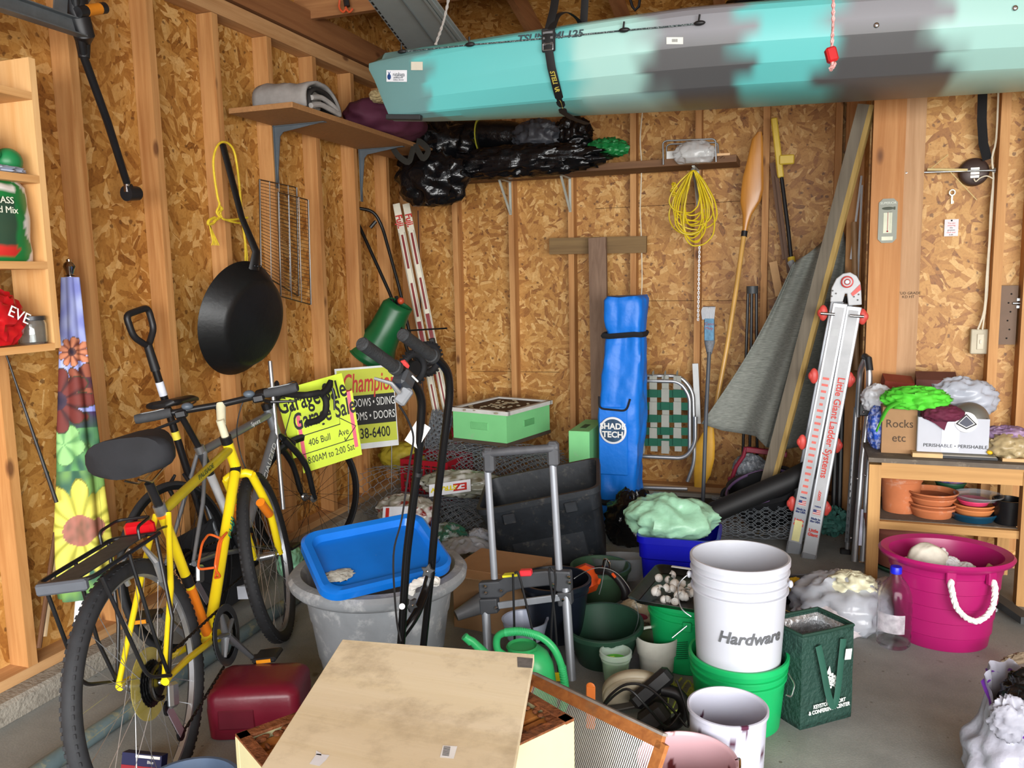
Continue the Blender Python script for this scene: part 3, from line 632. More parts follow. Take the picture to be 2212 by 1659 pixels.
def bike(name, label, loc, head, lean, o):
    """o: dict of sizes and materials. local x forward, y left, z up, origin at the rear contact"""
    mt = Matrix.Translation(V(loc)) @ Matrix.Rotation(head, 4, 'Z') @ Matrix.Rotation(lean, 4, 'X')
    b = T(name, label, 'bicycle', mat=mt); L = mt
    def p(x, y, z): return L @ V((x, y, z))
    R, wb = o['R'], o['wb']; fm, fm2, cm = o['frame'], o['seattube'], o['comp']
    st = o.get('steer', 0); hb0, hb1 = V(o['hb0']), V(o['hb1'])      # head tube bottom, top
    ax = (hb1-hb0).normalized(); Ms = L @ Matrix.Translation(hb0) @ Matrix.Rotation(st, 4, ax) @ Matrix.Translation(-hb0)
    def q(x, y, z): return Ms @ V((x, y, z))
    wheel(b, (0, 0, R), L, R, o['tr'], o['rim'], o['spk'], o['knob'], 'rear_wheel')
    wheel(b, (wb, 0, R), Ms, R, o['tr'], o['rim'], o['spk'], o['knob'], 'front_wheel')
    BB = V((o['bb'][0], 0, o['bb'][1])); SC = V(o['sc']); r = o['r']
    fr = MB(); hbm = hb0.lerp(hb1, .18); htm = hb0.lerp(hb1, .8)
    fr.tube([L @ BB, L @ hbm], r*1.15, 14)
    fr.build('down_tube', fm, b)
    MB().tube([L @ SC.lerp(BB, .03), L @ htm], r, 14).build('top_tube', o.get('toptube', fm), b)
    MB().tube([L @ BB, L @ SC], r*.95, 14).build('seat_tube', fm2, b)
    MB().tube([L @ hb0, L @ hb1], r*1.2, 16).build('head_tube', fm, b)
    MB().tube([p(BB.x, -.035, BB.z), p(BB.x, .035, BB.z)], .021, 16).build('bottom_bracket', fm, b)
    for s in (-1, 1):
        MB().tube([p(BB.x-.03, s*.025, BB.z), p(.18, s*.045, R-.01*0-.02), p(.03, s*.065, R), p(0, s*.066, R)], [.011, .011, .009, .012], 10).build('chain_stay', fm, b)
        sc_ = SC.lerp(BB, .04); MB().tube([p(sc_.x, s*.02, sc_.z), p(sc_.x*.55, s*.05, R+(sc_.z-R)*.52), p(.0, s*.066, R+.01)], [.009, .009, .008], 10).build('seat_stay', fm, b)
    # fork
    cz = hb0-ax*.02
    MB().tube([Ms @ (cz+V((0, -.05, 0))), Ms @ (cz+V((0, -.03, .012))), Ms @ (cz+V((0, .03, .012))), Ms @ (cz+V((0, .05, 0)))], .017, 12).build('fork_crown', o.get('fork', fm), b)
    for s in (-1, 1):
        f0 = cz+V((0, s*.048, 0)); f1 = V((wb-.045, s*.056, R+.2)); f2 = V((wb-.012, s*.052, R+.04)); f3 = V((wb, s*.052, R))
        MB().tube([Ms @ k for k in smooth_path([f0, f1, f2, f3], 4)], [.0165]*5+[.0145]*4+[.01]*4, 12).build('fork_blade', o.get('fork', fm), b)
    # headset, stem, bar
    MB().tube([Ms @ (hb1-ax*.0), Ms @ (hb1+ax*.03)], r*1.3, 16).build('headset', BLKM, b)
    s0, s1, s2 = hb1+ax*.03, V(o['stem1']), V(o['stem2'])
    MB().tube([Ms @ s0, Ms @ s1], .0145, 14).tube([Ms @ (s1-ax*.02), Ms @ s2], [.016, .018], 14).build('stem', o['stem'], b)
    bc = s2
    if o['bar'] == 'flat':
        hw = o['hw']; MB().tube([Ms @ (bc+V((-.03*abs(k)**2/hw/hw*1.6, k, .012*abs(k)/hw))) for k in [(-1+2*i/12)*(hw-.0) for i in range(13)]], .0125, 12).build('handlebar', BLKM, b)
        for s in (-1, 1):
            e = bc+V((-.048, s*hw, .012)); i_ = bc+V((-.026, s*(hw-.125), .010))
            MB().tube([Ms @ i_, Ms @ i_.lerp(e, .1), Ms @ i_.lerp(e, .5), Ms @ i_.lerp(e, .92), Ms @ e], [.0165, .018, .0195, .018, .016], 14).build('grip', M('#3b3d40', .8, 0, .15, 40), b)
            c = Matrix.Translation(V(i_.lerp(e, .55)))
            MB().tube([Ms @ (i_.lerp(e, .5)+V((.0+.0185*sin(a)*0-.004, .045*cos(a), .018+.0*a))+V((.012*sin(a), 0, 0))) for a in [k*.45 for k in range(15)]], .0012, 4).build('grip_outline', M('#a8acae', .5), b)
            j = bc+V((-.02, s*(hw-.155), .0)); MB().box((0, 0, 0), (.03, .045, .03), Ms @ Matrix.Translation(j+V((.005, 0, -.004))), .006).build('brake_clamp', BLKM, b)
            MB().tube([Ms @ (j+V((.02, 0, -.01))), Ms @ (j+V((.05, s*.03, -.03))), Ms @ (j+V((.045, s*.12, -.045)))], [.006, .007, .005], 8).build('brake_lever', BLKM, b)
            MB().ball(Ms @ (j+V((.0, -s*.03, .02))), (.022, .022, .014), 12, 8).build('shifter', M('#55606b', .4), b)
        for s in (-1, 1):
            MB().tube([Ms @ k for k in smooth_path([bc+V((.03, s*(hw-.16), -.01)), bc+V((.11, s*.07, .0)), bc+V((.08, s*.02, -.1)), hb0+V((.03, s*.02, .06)), hb0+V((.045, s*.03, -.04))], 5)], .0025, 6).build('brake_cable', BLK, b)
    else:
        hw = .21; tape = M('#1c1c1e', .75, 0, .2, 30)
        MB().tube([Ms @ (bc+V((0, k, 0))) for k in (-hw+.02, hw-.02)], .0145, 12).build('handlebar', BLKM, b)
        for s in (-1, 1):
            pts = [bc+V((0, s*.09, 0)), bc+V((0, s*(hw-.02), 0)), bc+V((.035, s*hw, .0)), bc+V((.085, s*hw, -.005)), bc+V((.11, s*hw, -.05)), bc+V((.085, s*(hw+.008), -.11)), bc+V((.03, s*(hw+.012), -.13)), bc+V((-.03, s*(hw+.014), -.13))]
            MB().tube([Ms @ k for k in smooth_path(pts, 3)], .0165, 12).build('drop_bar', tape, b)
            h_ = bc+V((.10, s*hw, .0)); MB().tube([Ms @ (h_+V((-.02, 0, -.012))), Ms @ (h_+V((.02, 0, .005))), Ms @ (h_+V((.045, 0, .03))), Ms @ (h_+V((.055, 0, .05)))], [.018, .02, .018, .012], 12).build('brake_hood', M('#17171a', .5), b)
            MB().tube([Ms @ (h_+V((.052, 0, .03))), Ms @ (h_+V((.06, s*.005, -.03))), Ms @ (h_+V((.045, s*.012, -.1)))], [.007, .006, .004], 8).build('brake_lever', M('#3a3d42', .3, .5), b)
        MB().tube([Ms @ k for k in smooth_path([bc+V((.02, .1, -.01)), bc+V((.12, .02, .04)), hb0+V((.05, 0, .0)), hb0+V((.04, 0, -.05))], 5)], .0025, 6).build('brake_cable', BLK, b)
    # brakes
    for (M2, x0, z0, nm) in ((L, .0, R*2, 'rear_brake'), (Ms, wb-.05, R*2, 'front_brake')):
        pass
    bm = M('#b5b8ba', .3, .8); k = hb0-ax*.05
    for s in (-1, 1): MB().tube([Ms @ (k+V((.03, s*.018, .03))), Ms @ (k+V((.05, s*.05, .0))), Ms @ (k+V((.045, s*.04, -.05)))], [.006, .009, .006], 8).build('brake_arm', bm if o['bar'] == 'flat' else BLKM, b)
    k = V((-.02+SC.x*.3, 0, R*2-.0))
    for s in (-1, 1): MB().tube([L @ (V((SC.x*.42, s*.05, R*1.72))), L @ V((SC.x*.36, s*.055, R*1.9)), L @ V((SC.x*.4, s*.02, R*2.03))], [.008, .011, .006], 8).build('brake_arm', bm if o['bar'] == 'flat' else BLKM, b)
    # seat post and saddle
    sp1 = V(o['post']); MB().tube([L @ (SC-(SC-BB).normalized()*.0), L @ sp1], .0137, 12).build('seat_post', BLKM, b)
    MB().tube([L @ (SC+(BB-SC).normalized()*.02), L @ (SC-(BB-SC).normalized()*.012)], r*1.15, 14).build('seat_clamp', M('#9da0a2', .3, .8), b)
    sl = o['saddle']; rg = []
    for i in range(19):
        u = i/18; x = -.12+.25*u; w = (.075*(1-u**1.5)**1.0*(.55+.45*min(1, u*5+.25))+.018)*sl.get('w', 1); h = sl.get('h', .035)*(1 if u < .75 else 1-.5*(u-.75)/.25)
        if u > .95: w *= .6; h *= .7
        if i == 0: w *= .6; h *= .6
        rg.append([L @ (sp1+V((x, w*(abs(cos(a))**.65)*(1 if cos(a) > 0 else -1), .03+h*.5+h*.5*(abs(sin(a))**.75)*(1 if sin(a) > 0 else -.8)+.012*max(0, .3-u)))) for a in [2*pi*k/20 for k in range(20)]])
    MB().loft(rg).build('saddle', sl['mat'], b)
    MB().tube([L @ (sp1+V((-.09, .02, .03))), L @ (sp1+V((-.02, .02, .005))), L @ (sp1+V((.1, .015, .03)))], .0035, 6).tube([L @ (sp1+V((-.09, -.02, .03))), L @ (sp1+V((-.02, -.02, .005))), L @ (sp1+V((.1, -.015, .03)))], .0035, 6).build('saddle_rails', CHR, b)
    # drivetrain
    y = -.052; gear = M('#1a1a1c', .3, .6)
    def cog(c, r_, y_, t_, teeth=0, mat=gear, nm='sprocket', hole=0):
        m = L @ Matrix.Translation(V((c.x, y_, c.z))) @ Matrix.Rotation(pi/2, 4, 'X'); n = (teeth or 24)*2; mb = MB()
        o_ = [(r_*(1+(.045 if i % 2 and teeth else 0))*cos(2*pi*i/n), r_*(1+(.045 if i % 2 and teeth else 0))*sin(2*pi*i/n)) for i in range(n)]
        if hole:
            inn = [(hole*cos(2*pi*i/n), hole*sin(2*pi*i/n)) for i in range(n)]
            rings = [[V((x_, y2, h_)) for (x_, y2) in pp] for pp, h_ in ((inn, 0), (o_, 0), (o_, t_), (inn, t_))]; mb.loft(rings, False, True, m)
        else: mb.prism(o_, t_, m)
        return mb.build(nm, mat, b, smooth=False)
    for i in range(6): cog(V((0, 0, R)), .022+.0052*(6-i)*1.15+.004, -.028-.0042*i, .0018, 16+2*(5-i), nm='cassette_sprocket')
    if o.get('disc'): cog(V((0, 0, R)), .098, -.021, .002, 0, M('#a89a4a', .15, 0, .1, alpha=.6), 'spoke_protector', .03)['label'] = 'yellowed clear plastic spoke guard'
    cog(BB, o['cr'], y, .002, 34, nm='chainring', hole=o['cr']-.02); 
    if o.get('guard'): cog(BB, o['cr']+.012, y-.008, .003, 0, M('#33363a', .3), 'chain_guard', o['cr']-.012)
    crk = o['crank']; ca = o['ca']; cr_ = .17
    for k in range(5):
        a = 2*pi*k/5+ca; MB().tube([L @ V((BB.x, y-.006, BB.z)), L @ V((BB.x+(o['cr']-.015)*cos(a), y-.006, BB.z+(o['cr']-.015)*sin(a)))], [.016, .008], 8, sq=.6).build('spider_arm', crk, b)
    for s in (-1, 1):
        a = ca if s < 0 else ca+pi; e = V((BB.x+cr_*cos(a), s*.085, BB.z+cr_*sin(a)))
        MB().tube([L @ V((BB.x, s*.062, BB.z)), L @ e], [.017, .012], 10, sq=.7).build('crank_arm', crk, b)
        MB().box((0, 0, 0), (.085, .085, .018), L @ Matrix.Translation(e+V((0, s*.055, 0))), .006).box((0, 0, 0), (.02, .03, .012), L @ Matrix.Translation(e+V((0, s*.012, 0)))).build('pedal', BLK, b)
        for f_ in (-1, 1): MB().box((0, 0, 0), (.003, .05, .012), L @ Matrix.Translation(e+V((f_*.043, s*.055, 0)))).build('pedal_reflector', M('#d98a1c', .3), b)
    # chain with links
    rj = V((-.005, 0, R-.075)); rj2 = V((.035, 0, R-.175))
    top = [V((0, 0, R+.045)), V((BB.x, 0, BB.z+o['cr']))]; low = [V((rj2.x+.01, 0, rj2.z-.02)), V((BB.x, 0, BB.z-o['cr']))]
    cn = MB()
    def run(a, c):
        n = int((c-a).length/.0127)
        for i in range(n):
            t = (i+.5)/n; pp = a.lerp(c, t); d = (c-a).normalized(); mm = L @ frame((pp.x, y+.001+(.004 if i % 2 else .002), pp.z), d, (0, 1, 0)); cn.box((0, 0, 0), (.013, .0055 if i % 2 else .0085, .0085), mm, .002)
    run(*top); run(*low); run(rj+V((.012, 0, 0)), rj2+V((.012, 0, -.01)))
    for k in range(16):
        a = pi/2-pi*k/15; cn.box((0, 0, 0), (.012, .007, .008), L @ frame((BB.x+o['cr']*cos(a), y+.002, BB.z+o['cr']*sin(a)), (sin(a), 0, -cos(a)), (0, 1, 0)))
        a = pi/2+pi*k/15; cn.box((0, 0, 0), (.012, .007, .008), L @ frame((.045*cos(a), y+.002, R+.045*sin(a)), (sin(a), 0, -cos(a)), (0, 1, 0)))
    cn.build('chain', M('#2b2622', .35, .7), b)
    MB().box((0, 0, 0), (.045, .02, .07), L @ Matrix.Translation(V((.01, -.075, R-.045))) @ Matrix.Rotation(.3, 4, 'Y'), .008).build('rear_derailleur', M('#b9bcc0', .25, .9), b)
    MB().beam(p(rj.x, y-.012, rj.z), p(rj2.x, y-.012, rj2.z), .028, .003, L.to_3x3() @ V((0, 1, 0))).build('derailleur_cage', M('#c0b8c4', .3, .8), b)
    for k in (rj, rj2): cog(k, .02, y-.006, .006, 10, nm='jockey_wheel')
    return b, L, Ms
YEL = M('#e8cf1c', .3, 0, .06, 6, coat=.3); ORG = M('#e07a1e', .3, 0, .08, 6, coat=.3); YOL = M('#b5a423', .35, 0, .15, 8)
yb = dict(R=.348, wb=1.06, tr=.024, rim=M('#9fa2a6', .35, .7), spk=M('#c9cbcd', .3, .8), knob=1, frame=YEL, seattube=YEL, toptube=YOL, comp=BLKM, r=.0165, bb=(.43, .29), sc=(.285, 0, .775), hb0=(.905, 0, .735), hb1=(.865, 0, .86), steer=rad(9),
          stem=M('#d9d5b8', .4), stem1=(.838, 0, .955), stem2=(.90, 0, 1.005), bar='flat', hw=.30, post=(.25, 0, .865), saddle=dict(mat=M('#191a1e', .85, 0, .15, 12, .2, 30), w=1.5, h=.125), cr=.088, guard=1, crank=M('#6d7074', .35, .5), ca=rad(-52), disc=1)
b, L, Ms = bike('yellow_bicycle', 'yellow and orange hybrid bicycle with rear rack in front of the silver road bicycle', (-1.668, 1.70, 0), rad(90+17), rad(-7), yb)
def lp(x, y, z): return L @ V((x, y, z))
# rack
rk = MB(); zr = .74; r_ = .0055; BR = M('#161618', .35)
for s in (-1, 1):
    MB().tube([lp(.01, s*.075, .36), lp(-.03, s*.08, .5), lp(-.06, s*.075, zr)], r_, 8).build('rack_stay', BR, b)
    MB().tube([lp(.01, s*.075, .36), lp(.08, s*.08, .5), lp(.10, s*.07, zr)], r_, 8).build('rack_stay', BR, b)
    MB().tube(fillet([lp(.01, s*.08, .36), lp(-.12, s*.09, .42), lp(-.20, s*.075, zr-.01)], .04), r_, 8).build('rack_stay', BR, b)
    MB().tube([lp(.10, s*.035, zr), lp(.22, s*.03, zr-.01), lp(.27, s*.02, .72)], .004, 8).build('rack_bracket', BR, b)
MB().tube(fillet([lp(.12, -.07, zr), lp(.12, .07, zr), lp(-.24, .07, zr), lp(-.24, -.07, zr), lp(.12, -.07, zr)], .03), .006, 8).build('rack_frame', BR, b)
MB().box((0, 0, 0), (.34, .075, .004), L @ Matrix.Translation(V((-.06, 0, zr+.002)))).build('rack_plate', M('#3a3835', .7, 0, .3, 30), b)
MB().tube(fillet([lp(.04, -.055, zr+.01), lp(.04, -.055, zr+.045), lp(.13, -.05, zr+.05), lp(.13, .05, zr+.05), lp(.04, .055, zr+.045), lp(.04, .055, zr+.01)], .02), .0045, 8).build('spring_clip', BR, b)
MB().box((0, 0, 0), (.02, .13, .03), L @ Matrix.Translation(V((-.245, 0, zr-.01))), .005).build('rack_tail', M('#4a4e55', .5), b)
MB().box((0, 0, 0), (.03, .09, .045), L @ Matrix.Translation(V((.15, 0, zr+.012))), .01).build('rear_reflector', M('#b3121a', .15), b)['label'] = 'red rear reflector'
# bottle cage, lettering, band
dt0, dt1 = V((.43, 0, .29)), V((.89, 0, .75)); dd = (dt1-dt0).normalized(); up = V((-dd.z, 0, dd.x))
c0 = dt0+dd*.20+up*.022
MB().tube(fillet([lp(*(c0+V((0, .0, 0)))), lp(*(c0+dd*.15)), lp(*(c0+dd*.16+up*.03+V((0, -.035, 0)))), lp(*(c0+dd*.10+up*.075+V((0, -.03, 0)))), lp(*(c0+up*.075+V((0, -.03, 0)))), lp(*(c0-dd*.01+up*.02+V((0, -.03, 0)))), lp(*c0)], .02, 4), .0042, 8).tube(fillet([lp(*(c0+dd*.15)), lp(*(c0+dd*.16+up*.03+V((0, .035, 0)))), lp(*(c0+dd*.10+up*.075+V((0, .03, 0)))), lp(*(c0+up*.075+V((0, .03, 0)))), lp(*(c0+up*.075+V((0, -.03, 0))))], .02, 4), .0042, 8).build('bottle_cage', M('#e8692a', .35), b)['label'] = 'orange bottle cage'
rsd = L.to_3x3() @ V((0, -1, 0))
def bt(body, a, c, t, size, mat, sx=1, r=.0195):
    p_ = a.lerp(c, t)+V((0, -r, 0)); d = (c-a).normalized(); n = V((0, -1, 0)); m = Matrix((d, n.cross(d), n)).transposed().to_4x4(); m.translation = p_
    return text('lettering', body, mat, L @ m, size, b, sx, bend=None)
bt('FUJI', dt0, dt1, .62, .034, M('#1f8a6a', .5), 1.5)
bt('PALISADE', V((.285, 0, .775)), V((.87, 0, .84)), .55, .024, M('#3f4a1c', .5), 1.3, .018)
MB().tube([lp(*dt1.lerp(dt0, -.02)), lp(*dt1.lerp(dt0, .02))], .0205, 14).build('black_band', BLK, b)
a_, c_ = V((.43, 0, .29)), V((.285, 0, .775))
MB().tube([lp(*a_.lerp(c_, .42)), lp(*a_.lerp(c_, .50))], .0172, 14).build('black_band', BLK, b)
MB().tube([lp(*a_.lerp(c_, .03)), lp(*a_.lerp(c_, .40))], .0166, 14).build('orange_section', ORG, b)
MB().tube([lp(*a_.lerp(c_, .94)), lp(*a_.lerp(c_, 1.01))], .0185, 14).build('orange_section', ORG, b)
for s in (-1, 1): MB().tube([Ms @ V((.93, s*.051, .60)), Ms @ V((1.005, s*.056, .53))], .0175, 12).build('orange_section', ORG, b)
sv = M('#8b8f94', .35, .6, .08); wh = M('#d5d7d9', .4)
rb = dict(R=.338, wb=1.03, tr=.0125, rim=M('#1d1e20', .35, .4), spk=M('#2c2d30', .3, .6), knob=0, frame=sv, seattube=M('#2a2b2e', .4), comp=BLKM, r=.019, bb=(.41, .27), sc=(.27, 0, .76), hb0=(.88, 0, .70), hb1=(.845, 0, .84), steer=rad(-24), fork=M('#17181a', .3),
          stem=BLKM, stem1=(.838, 0, .865), stem2=(.93, 0, .90), bar='drop', hw=.21, post=(.19, 0, .93), saddle=dict(mat=BLK, w=.9, h=.035), cr=.085, crank=M('#26272a', .3, .5), ca=rad(-20))
b, L, Ms = bike('silver_bicycle', 'silver and black drop-bar road bicycle leaning on the left wall behind the yellow bicycle', (-2.27, 2.54, 0), rad(90+5), rad(-9), rb)
bt('SPECIALIZED', V((.41, 0, .27)), V((.87, 0, .73)), .66, .04, wh, 1.2, .024)
bt('Sport', V((.27, 0, .76)), V((.85, 0, .81)), .72, .03, wh, 1.2, .021)
a_, c_ = V((.41, 0, .27)), V((.27, 0, .76)); 
MB().tube([L @ a_.lerp(c_, .3), L @ a_.lerp(c_, .75)], .0188, 14).build('white_section', wh, b)
# ------------------------------------------------------------------ signs on the left wall
def flat_panel(mb, m, w, h, x0=0, x1=1, y0=0, y1=1, z=0, t=.004):
    """rectangle in unit coords of an aff() frame"""
    X0, X1, Y0_, Y1 = (x0-.5)*w, (x1-.5)*w, (y0-.5)*h, (y1-.5)*h
    return mb.add([m @ V(p) for p in ((X0, Y0_, z), (X1, Y0_, z), (X1, Y1, z), (X0, Y1, z), (X0, Y0_, z+t), (X1, Y0_, z+t), (X1, Y1, z+t), (X0, Y1, z+t))], [(3, 2, 1, 0), (4, 5, 6, 7), (0, 1, 5, 4), (1, 2, 6, 5), (2, 3, 7, 6), (3, 0, 4, 7)])
def ptxt(par, body, mat, m, w, h, x, y, size, sx=1, shear=0, rot=0, bold=0, z=.0055, align='CENTER', space=1.0):
    return text('lettering', body, mat, m @ Matrix.Translation(V(((x-.5)*w, (y-.5)*h, z))) @ Matrix.Rotation(rot, 4, 'Z'), size*h, par, sx, .0004, shear, align, bold, space=space)
LIME = M('#cfe63a', .6, 0, .04); OLV = M('#b9c23c', .6, 0, .04); INK = M('#111111', .6); RED = M('#b8231c', .5); PNK = M('#e8607a', .5)
# contractor sign
TL, TR = PX(722, 797, -2.50), None
TR = P(848, 787, TL.y+.22); BL = PX(738, 975, -2.50)
m, w, h = aff(TL, TR, BL)
sg = T('yard_sign', 'white edged contractor yard sign in yellow and black, behind the garage sale signs', 'sign', BL)
flat_panel(MB(), m, w, h).build('board', M('#d6dadb', .5), sg, smooth=False)
flat_panel(MB(), m, w, h, .03, .985, .66, .975, .004, .001).build('upper_band', OLV, sg, smooth=False)
flat_panel(MB(), m, w, h, .03, .985, .30, .66, .004, .001).build('black_band', INK, sg, smooth=False)
flat_panel(MB(), m, w, h, .03, .985, .07, .30, .004, .001).build('lower_band', OLV, sg, smooth=False)
ptxt(sg, 'Champion', RED, m, w, h, .56, .80, .32, .48, .25, bold=.002, z=.006)
ptxt(sg, 'WINDOWS \u2022 SIDING', WHT, m, w, h, .52, .565, .14, .50, z=.006)
ptxt(sg, 'ROOMS \u2022 DOORS', WHT, m, w, h, .54, .40, .14, .55, z=.006)
ptxt(sg, '238-6400', INK, m, w, h, .56, .185, .18, .62, bold=.001, z=.006)
for k_ in (.12, .88):
    q_ = m @ V(((k_-.5)*w, -h/2+.01, -.004)); MB().tube([q_, V((q_.x-.02, q_.y, .09))], .003, 6).build('wire_stake', STEEL, sg)
def sale(tl, tr, bl, X, dy, label, full):
    TL = PX(*tl, X); TR = P(*tr, TL.y+dy); BL = PX(*bl, X+.03)
    m, w, h = aff(TL, TR, BL); s_ = T('garage_sale_sign', label, 'sign', BL)
    flat_panel(MB(), m, w, h).build('poster_board', LIME, s_, smooth=False)
    ptxt(s_, 'Garage Sale', INK, m, w, h, .49, .78, .36, .56, bold=.0022)
    if full:
        for x in (.06, .93): flat_panel(MB(), m, w, h, x-.03, x+.03, .14, 1.0, .004, .001).build('pink_tape', PNK, s_, smooth=False)
        ptxt(s_, '406 Bull    Ave', INK, m, w, h, .5, .42, .15, .7); ptxt(s_, '8:00AM to 2:00 Sat', INK, m, w, h, .5, .16, .15, .62)
        mb = MB(); q = lambda x, y: m @ V(((x-.5)*w, (y-.5)*h, .006))
        mb.tube([q(.03, .28), q(.90, .28)], .0025, 4).tube([q(.08, .56), q(.72, .56), q(.72, .66), q(.97, .46), q(.76, .28), q(.76, .34)], .003, 4)
        mb.build('drawn_arrow', INK, s_)
sale((594, 846), (738, 805), (634, 990), -2.50, .16, 'lime green garage sale poster, the rear one', False)
sale((633, 883), (761, 843), (656, 1022), -2.44, .14, 'lime green garage sale poster with pink tape edges, the front one', True)
# ------------------------------------------------------------------ spreader, skis, left corner
sp = T('broadcast_spreader', 'dark green broadcast spreader with black tube handles hanging in the left corner', 'spreader', P(830, 720, 4.55))
Ys = 4.6; FR = M('#171716', .4, .2)
MB().tube(fillet([P(893, 800, Ys-.1), P(845, 640, Ys), P(768, 470, Ys+.05), P(771, 449, Ys+.05), P(808, 456, Ys+.12), P(826, 490, Ys+.15), P(862, 620, Ys+.12), P(885, 720, Ys+.1)], .05), .0105, 10).build('handle_frame', FR, sp)
MB().tube([P(856, 640, Ys+.02), P(868, 700, Ys), P(872, 735, Ys)], .012, 8).tube([P(812, 478, Ys+.1), P(800, 492, Ys+.08)], .012, 8).build('trigger', FR, sp)
rg = []
axs = [(866, 657, .10, .055), (856, 665, .115, .075), (845, 690, .125, .10), (832, 715, .13, .12), (818, 740, .15, .135), (806, 765, .19, .15), (803, 772, .20, .155)]
for (x, y, a_, b_) in axs:
    c = P(x, y, Ys-.02); d = (P(803, 772, Ys)-P(866, 657, Ys)).normalized(); e1 = (CR*1.0-d*CR.dot(d)).normalized(); e2 = d.cross(e1)
    rg.append([c+e1*(a_*.78*cos(t))+e2*(b_*sin(t)) for t in [2*pi*k/32 for k in range(32)]])
MB().loft(rg, False).build('hopper', M('#14572f', .35, 0, .12), sp, solid=.004)
MB().tube(rg[-1], .006, 6, closed=True).build('hopper_rim', M('#14572f', .35), sp)
for (x, y, r_) in ((893, 795, .085), (925, 775, .085)):
    c = P(x, y, Ys-.12 if x < 900 else Ys+.05); m = frame(c, CR*.75+CF*.2+CU*-.2, CU*.9)
    m = m @ Matrix.Rotation(rad(35), 4, 'Y'); mb = MB()
    mb.tube([m @ V((r_*cos(t), r_*sin(t), 0)) for t in [2*pi*i/36 for i in range(36)]], .022, 10, closed=True)
    for i in range(24): mb.box((r_+.02, 0, 0), (.012, .012, .04), m @ Matrix.Rotation(2*pi*i/24, 4, 'Z'))
    wv = mb.build('wheel', RUB, sp); MB().tube([m @ V((0, 0, -.018)), m @ V((0, 0, .018))], r_*.55, 20).build('hub', M('#1d1d1f', .5), wv)
MB().ball(P(866, 650, Ys-.05), .022, 12, 8).build('agitator_cap', M('#b5482a', .4), sp)
MB().tube([P(848, 716, Ys), P(966, 709, Ys+.1)], .006, 6).build('axle', FR, sp)
def ski(top, bot, Yt, Yb, w, label):
    a, c = P(*top, Yt), P(*bot, Yb); s_ = T('cross_country_ski', label, 'ski', c); d = (c-a).normalized()
    n = V((.25, -1, 0)).normalized(); n = (n-d*n.dot(d)).normalized(); x = n.cross(d)
    MB().beam(a, c, w, .012, n).build('ski_body', M('#d8d2bf', .35), s_, bev=.002)
    L_ = (c-a).length
    def st(t0, t1, ww, mat, nm='stripe', off=0): MB().beam(a+d*(t0*L_)+n*.0075+x*off, a+d*(t1*L_)+n*.0075+x*off, ww, .002, n).build(nm, mat, s_, smooth=False)
    MR = M('#7c1a1c', .4); st(.13, .27, w*.3, MR); st(.33, .47, w*.3, MR); st(.49, .60, w*.55, MR); st(.75, .95, w*.22, MR)
    for o_ in (-.38, .38): st(.12, .98, w*.08, M('#8f8a7c', .4), 'groove', o_*w)
    q = a+d*(.60*L_)+n*.02; MB().beam(q, q+d*.09, w*.8, .03, n).build('binding', BLK, s_, bev=.006)
    MB().beam(q+d*.10, q+d*.19, w*.8, .012, n).build('heel_plate', M('#6a6c70', .4), s_, bev=.003)
    m = Matrix((d, n.cross(d), n)).transposed().to_4x4(); m.translation = a+d*(.075*L_)+n*.0075
    text('lettering', 'Fuji.', RED, m, .062, s_, .9, bold=.002)
ski((856, 440), (957, 960), 5.0, 4.9, .048, 'white and red cross-country ski in the back left corner, the left of the pair')
ski((877, 440), (972, 925), 5.04, 4.94, .048, 'white and red cross-country ski in the back left corner, the right of the pair')
one(MB().tube([P(903, 455, 5.24), P(915, 900, 5.1)], .004, 6), 'ski_pole', M('#3a1a18', .5), 'thin dark ski pole standing right of the skis', 'ski pole')
one(MB().tube([P(938, 800, 5.0), P(985, 960, 4.9)], .008, 8), 'red_pole', M('#c23a48', .4), 'thin red and white pole below the skis', 'pole')
# ------------------------------------------------------------------ chicken wire
WIRE = M('#868c92', .5, .3, .2)
def wire_roll(name, label, c, ax, r, length, cell=.03, layers=2, seed=1, wr=.0018, sq=1.0, jit=.25, kind=None):
    random.seed(seed); mb = MB(); c = V(c); m = frame(c, ax, (0, .3, 1))       # local x = axis
    for ly in range(layers):
        R_ = r*(1-.22*ly/max(1, layers-1)) if layers > 1 else r; nc = max(8, int(2*pi*R_/(cell*1.73))); nl = int(length/(cell*1.5)); ph = random.random()*6
        def pt(i, j, k):     # brick-like hexes: node index
            u = i*cell*1.5+(cell*.5 if k else 0); th = 2*pi*(j+(.5 if i % 2 else 0))/nc+ph
            rr = R_*(1+.10*noise.noise(V((u*5+seed, cos(th)*1.5, sin(th)*1.5+ly)))+.04*noise.noise(V((u*20, th*4, seed))))
            return m @ V((u-length/2+random.uniform(-1, 1)*cell*jit*.3, rr*cos(th), rr*sin(th)*sq))
        nodes = {}
        for i in range(nl+1):
            for j in range(nc):
                nodes[(i, j, 0)] = pt(i, j, 0); nodes[(i, j, 1)] = pt(i, j, 1)
        for i in range(nl+1):
            for j in range(nc):
                mb.tube([nodes[(i, j, 0)], nodes[(i, j, 1)]], wr*1.3, 3, caps=False)
                if i < nl:
                    e = i+1
                    j1 = j if i % 2 == 0 else (j+1) % nc; j0 = (j-1) % nc if i % 2 == 0 else j
                    mb.tube([nodes[(i, j, 1)], nodes[(e, j0, 0)]], wr, 3, caps=False).tube([nodes[(i, j, 1)], nodes[(e, j1, 0)]], wr, 3, caps=False)
    return one(mb, name, WIRE, label, 'wire netting', smooth=False)
wire_roll('chicken_wire_roll', 'largest roll of chicken wire, under the green beehive box', P(1070, 1040, 4.62), (1, -.12, 0), .235, .84, .026, 4, 1)
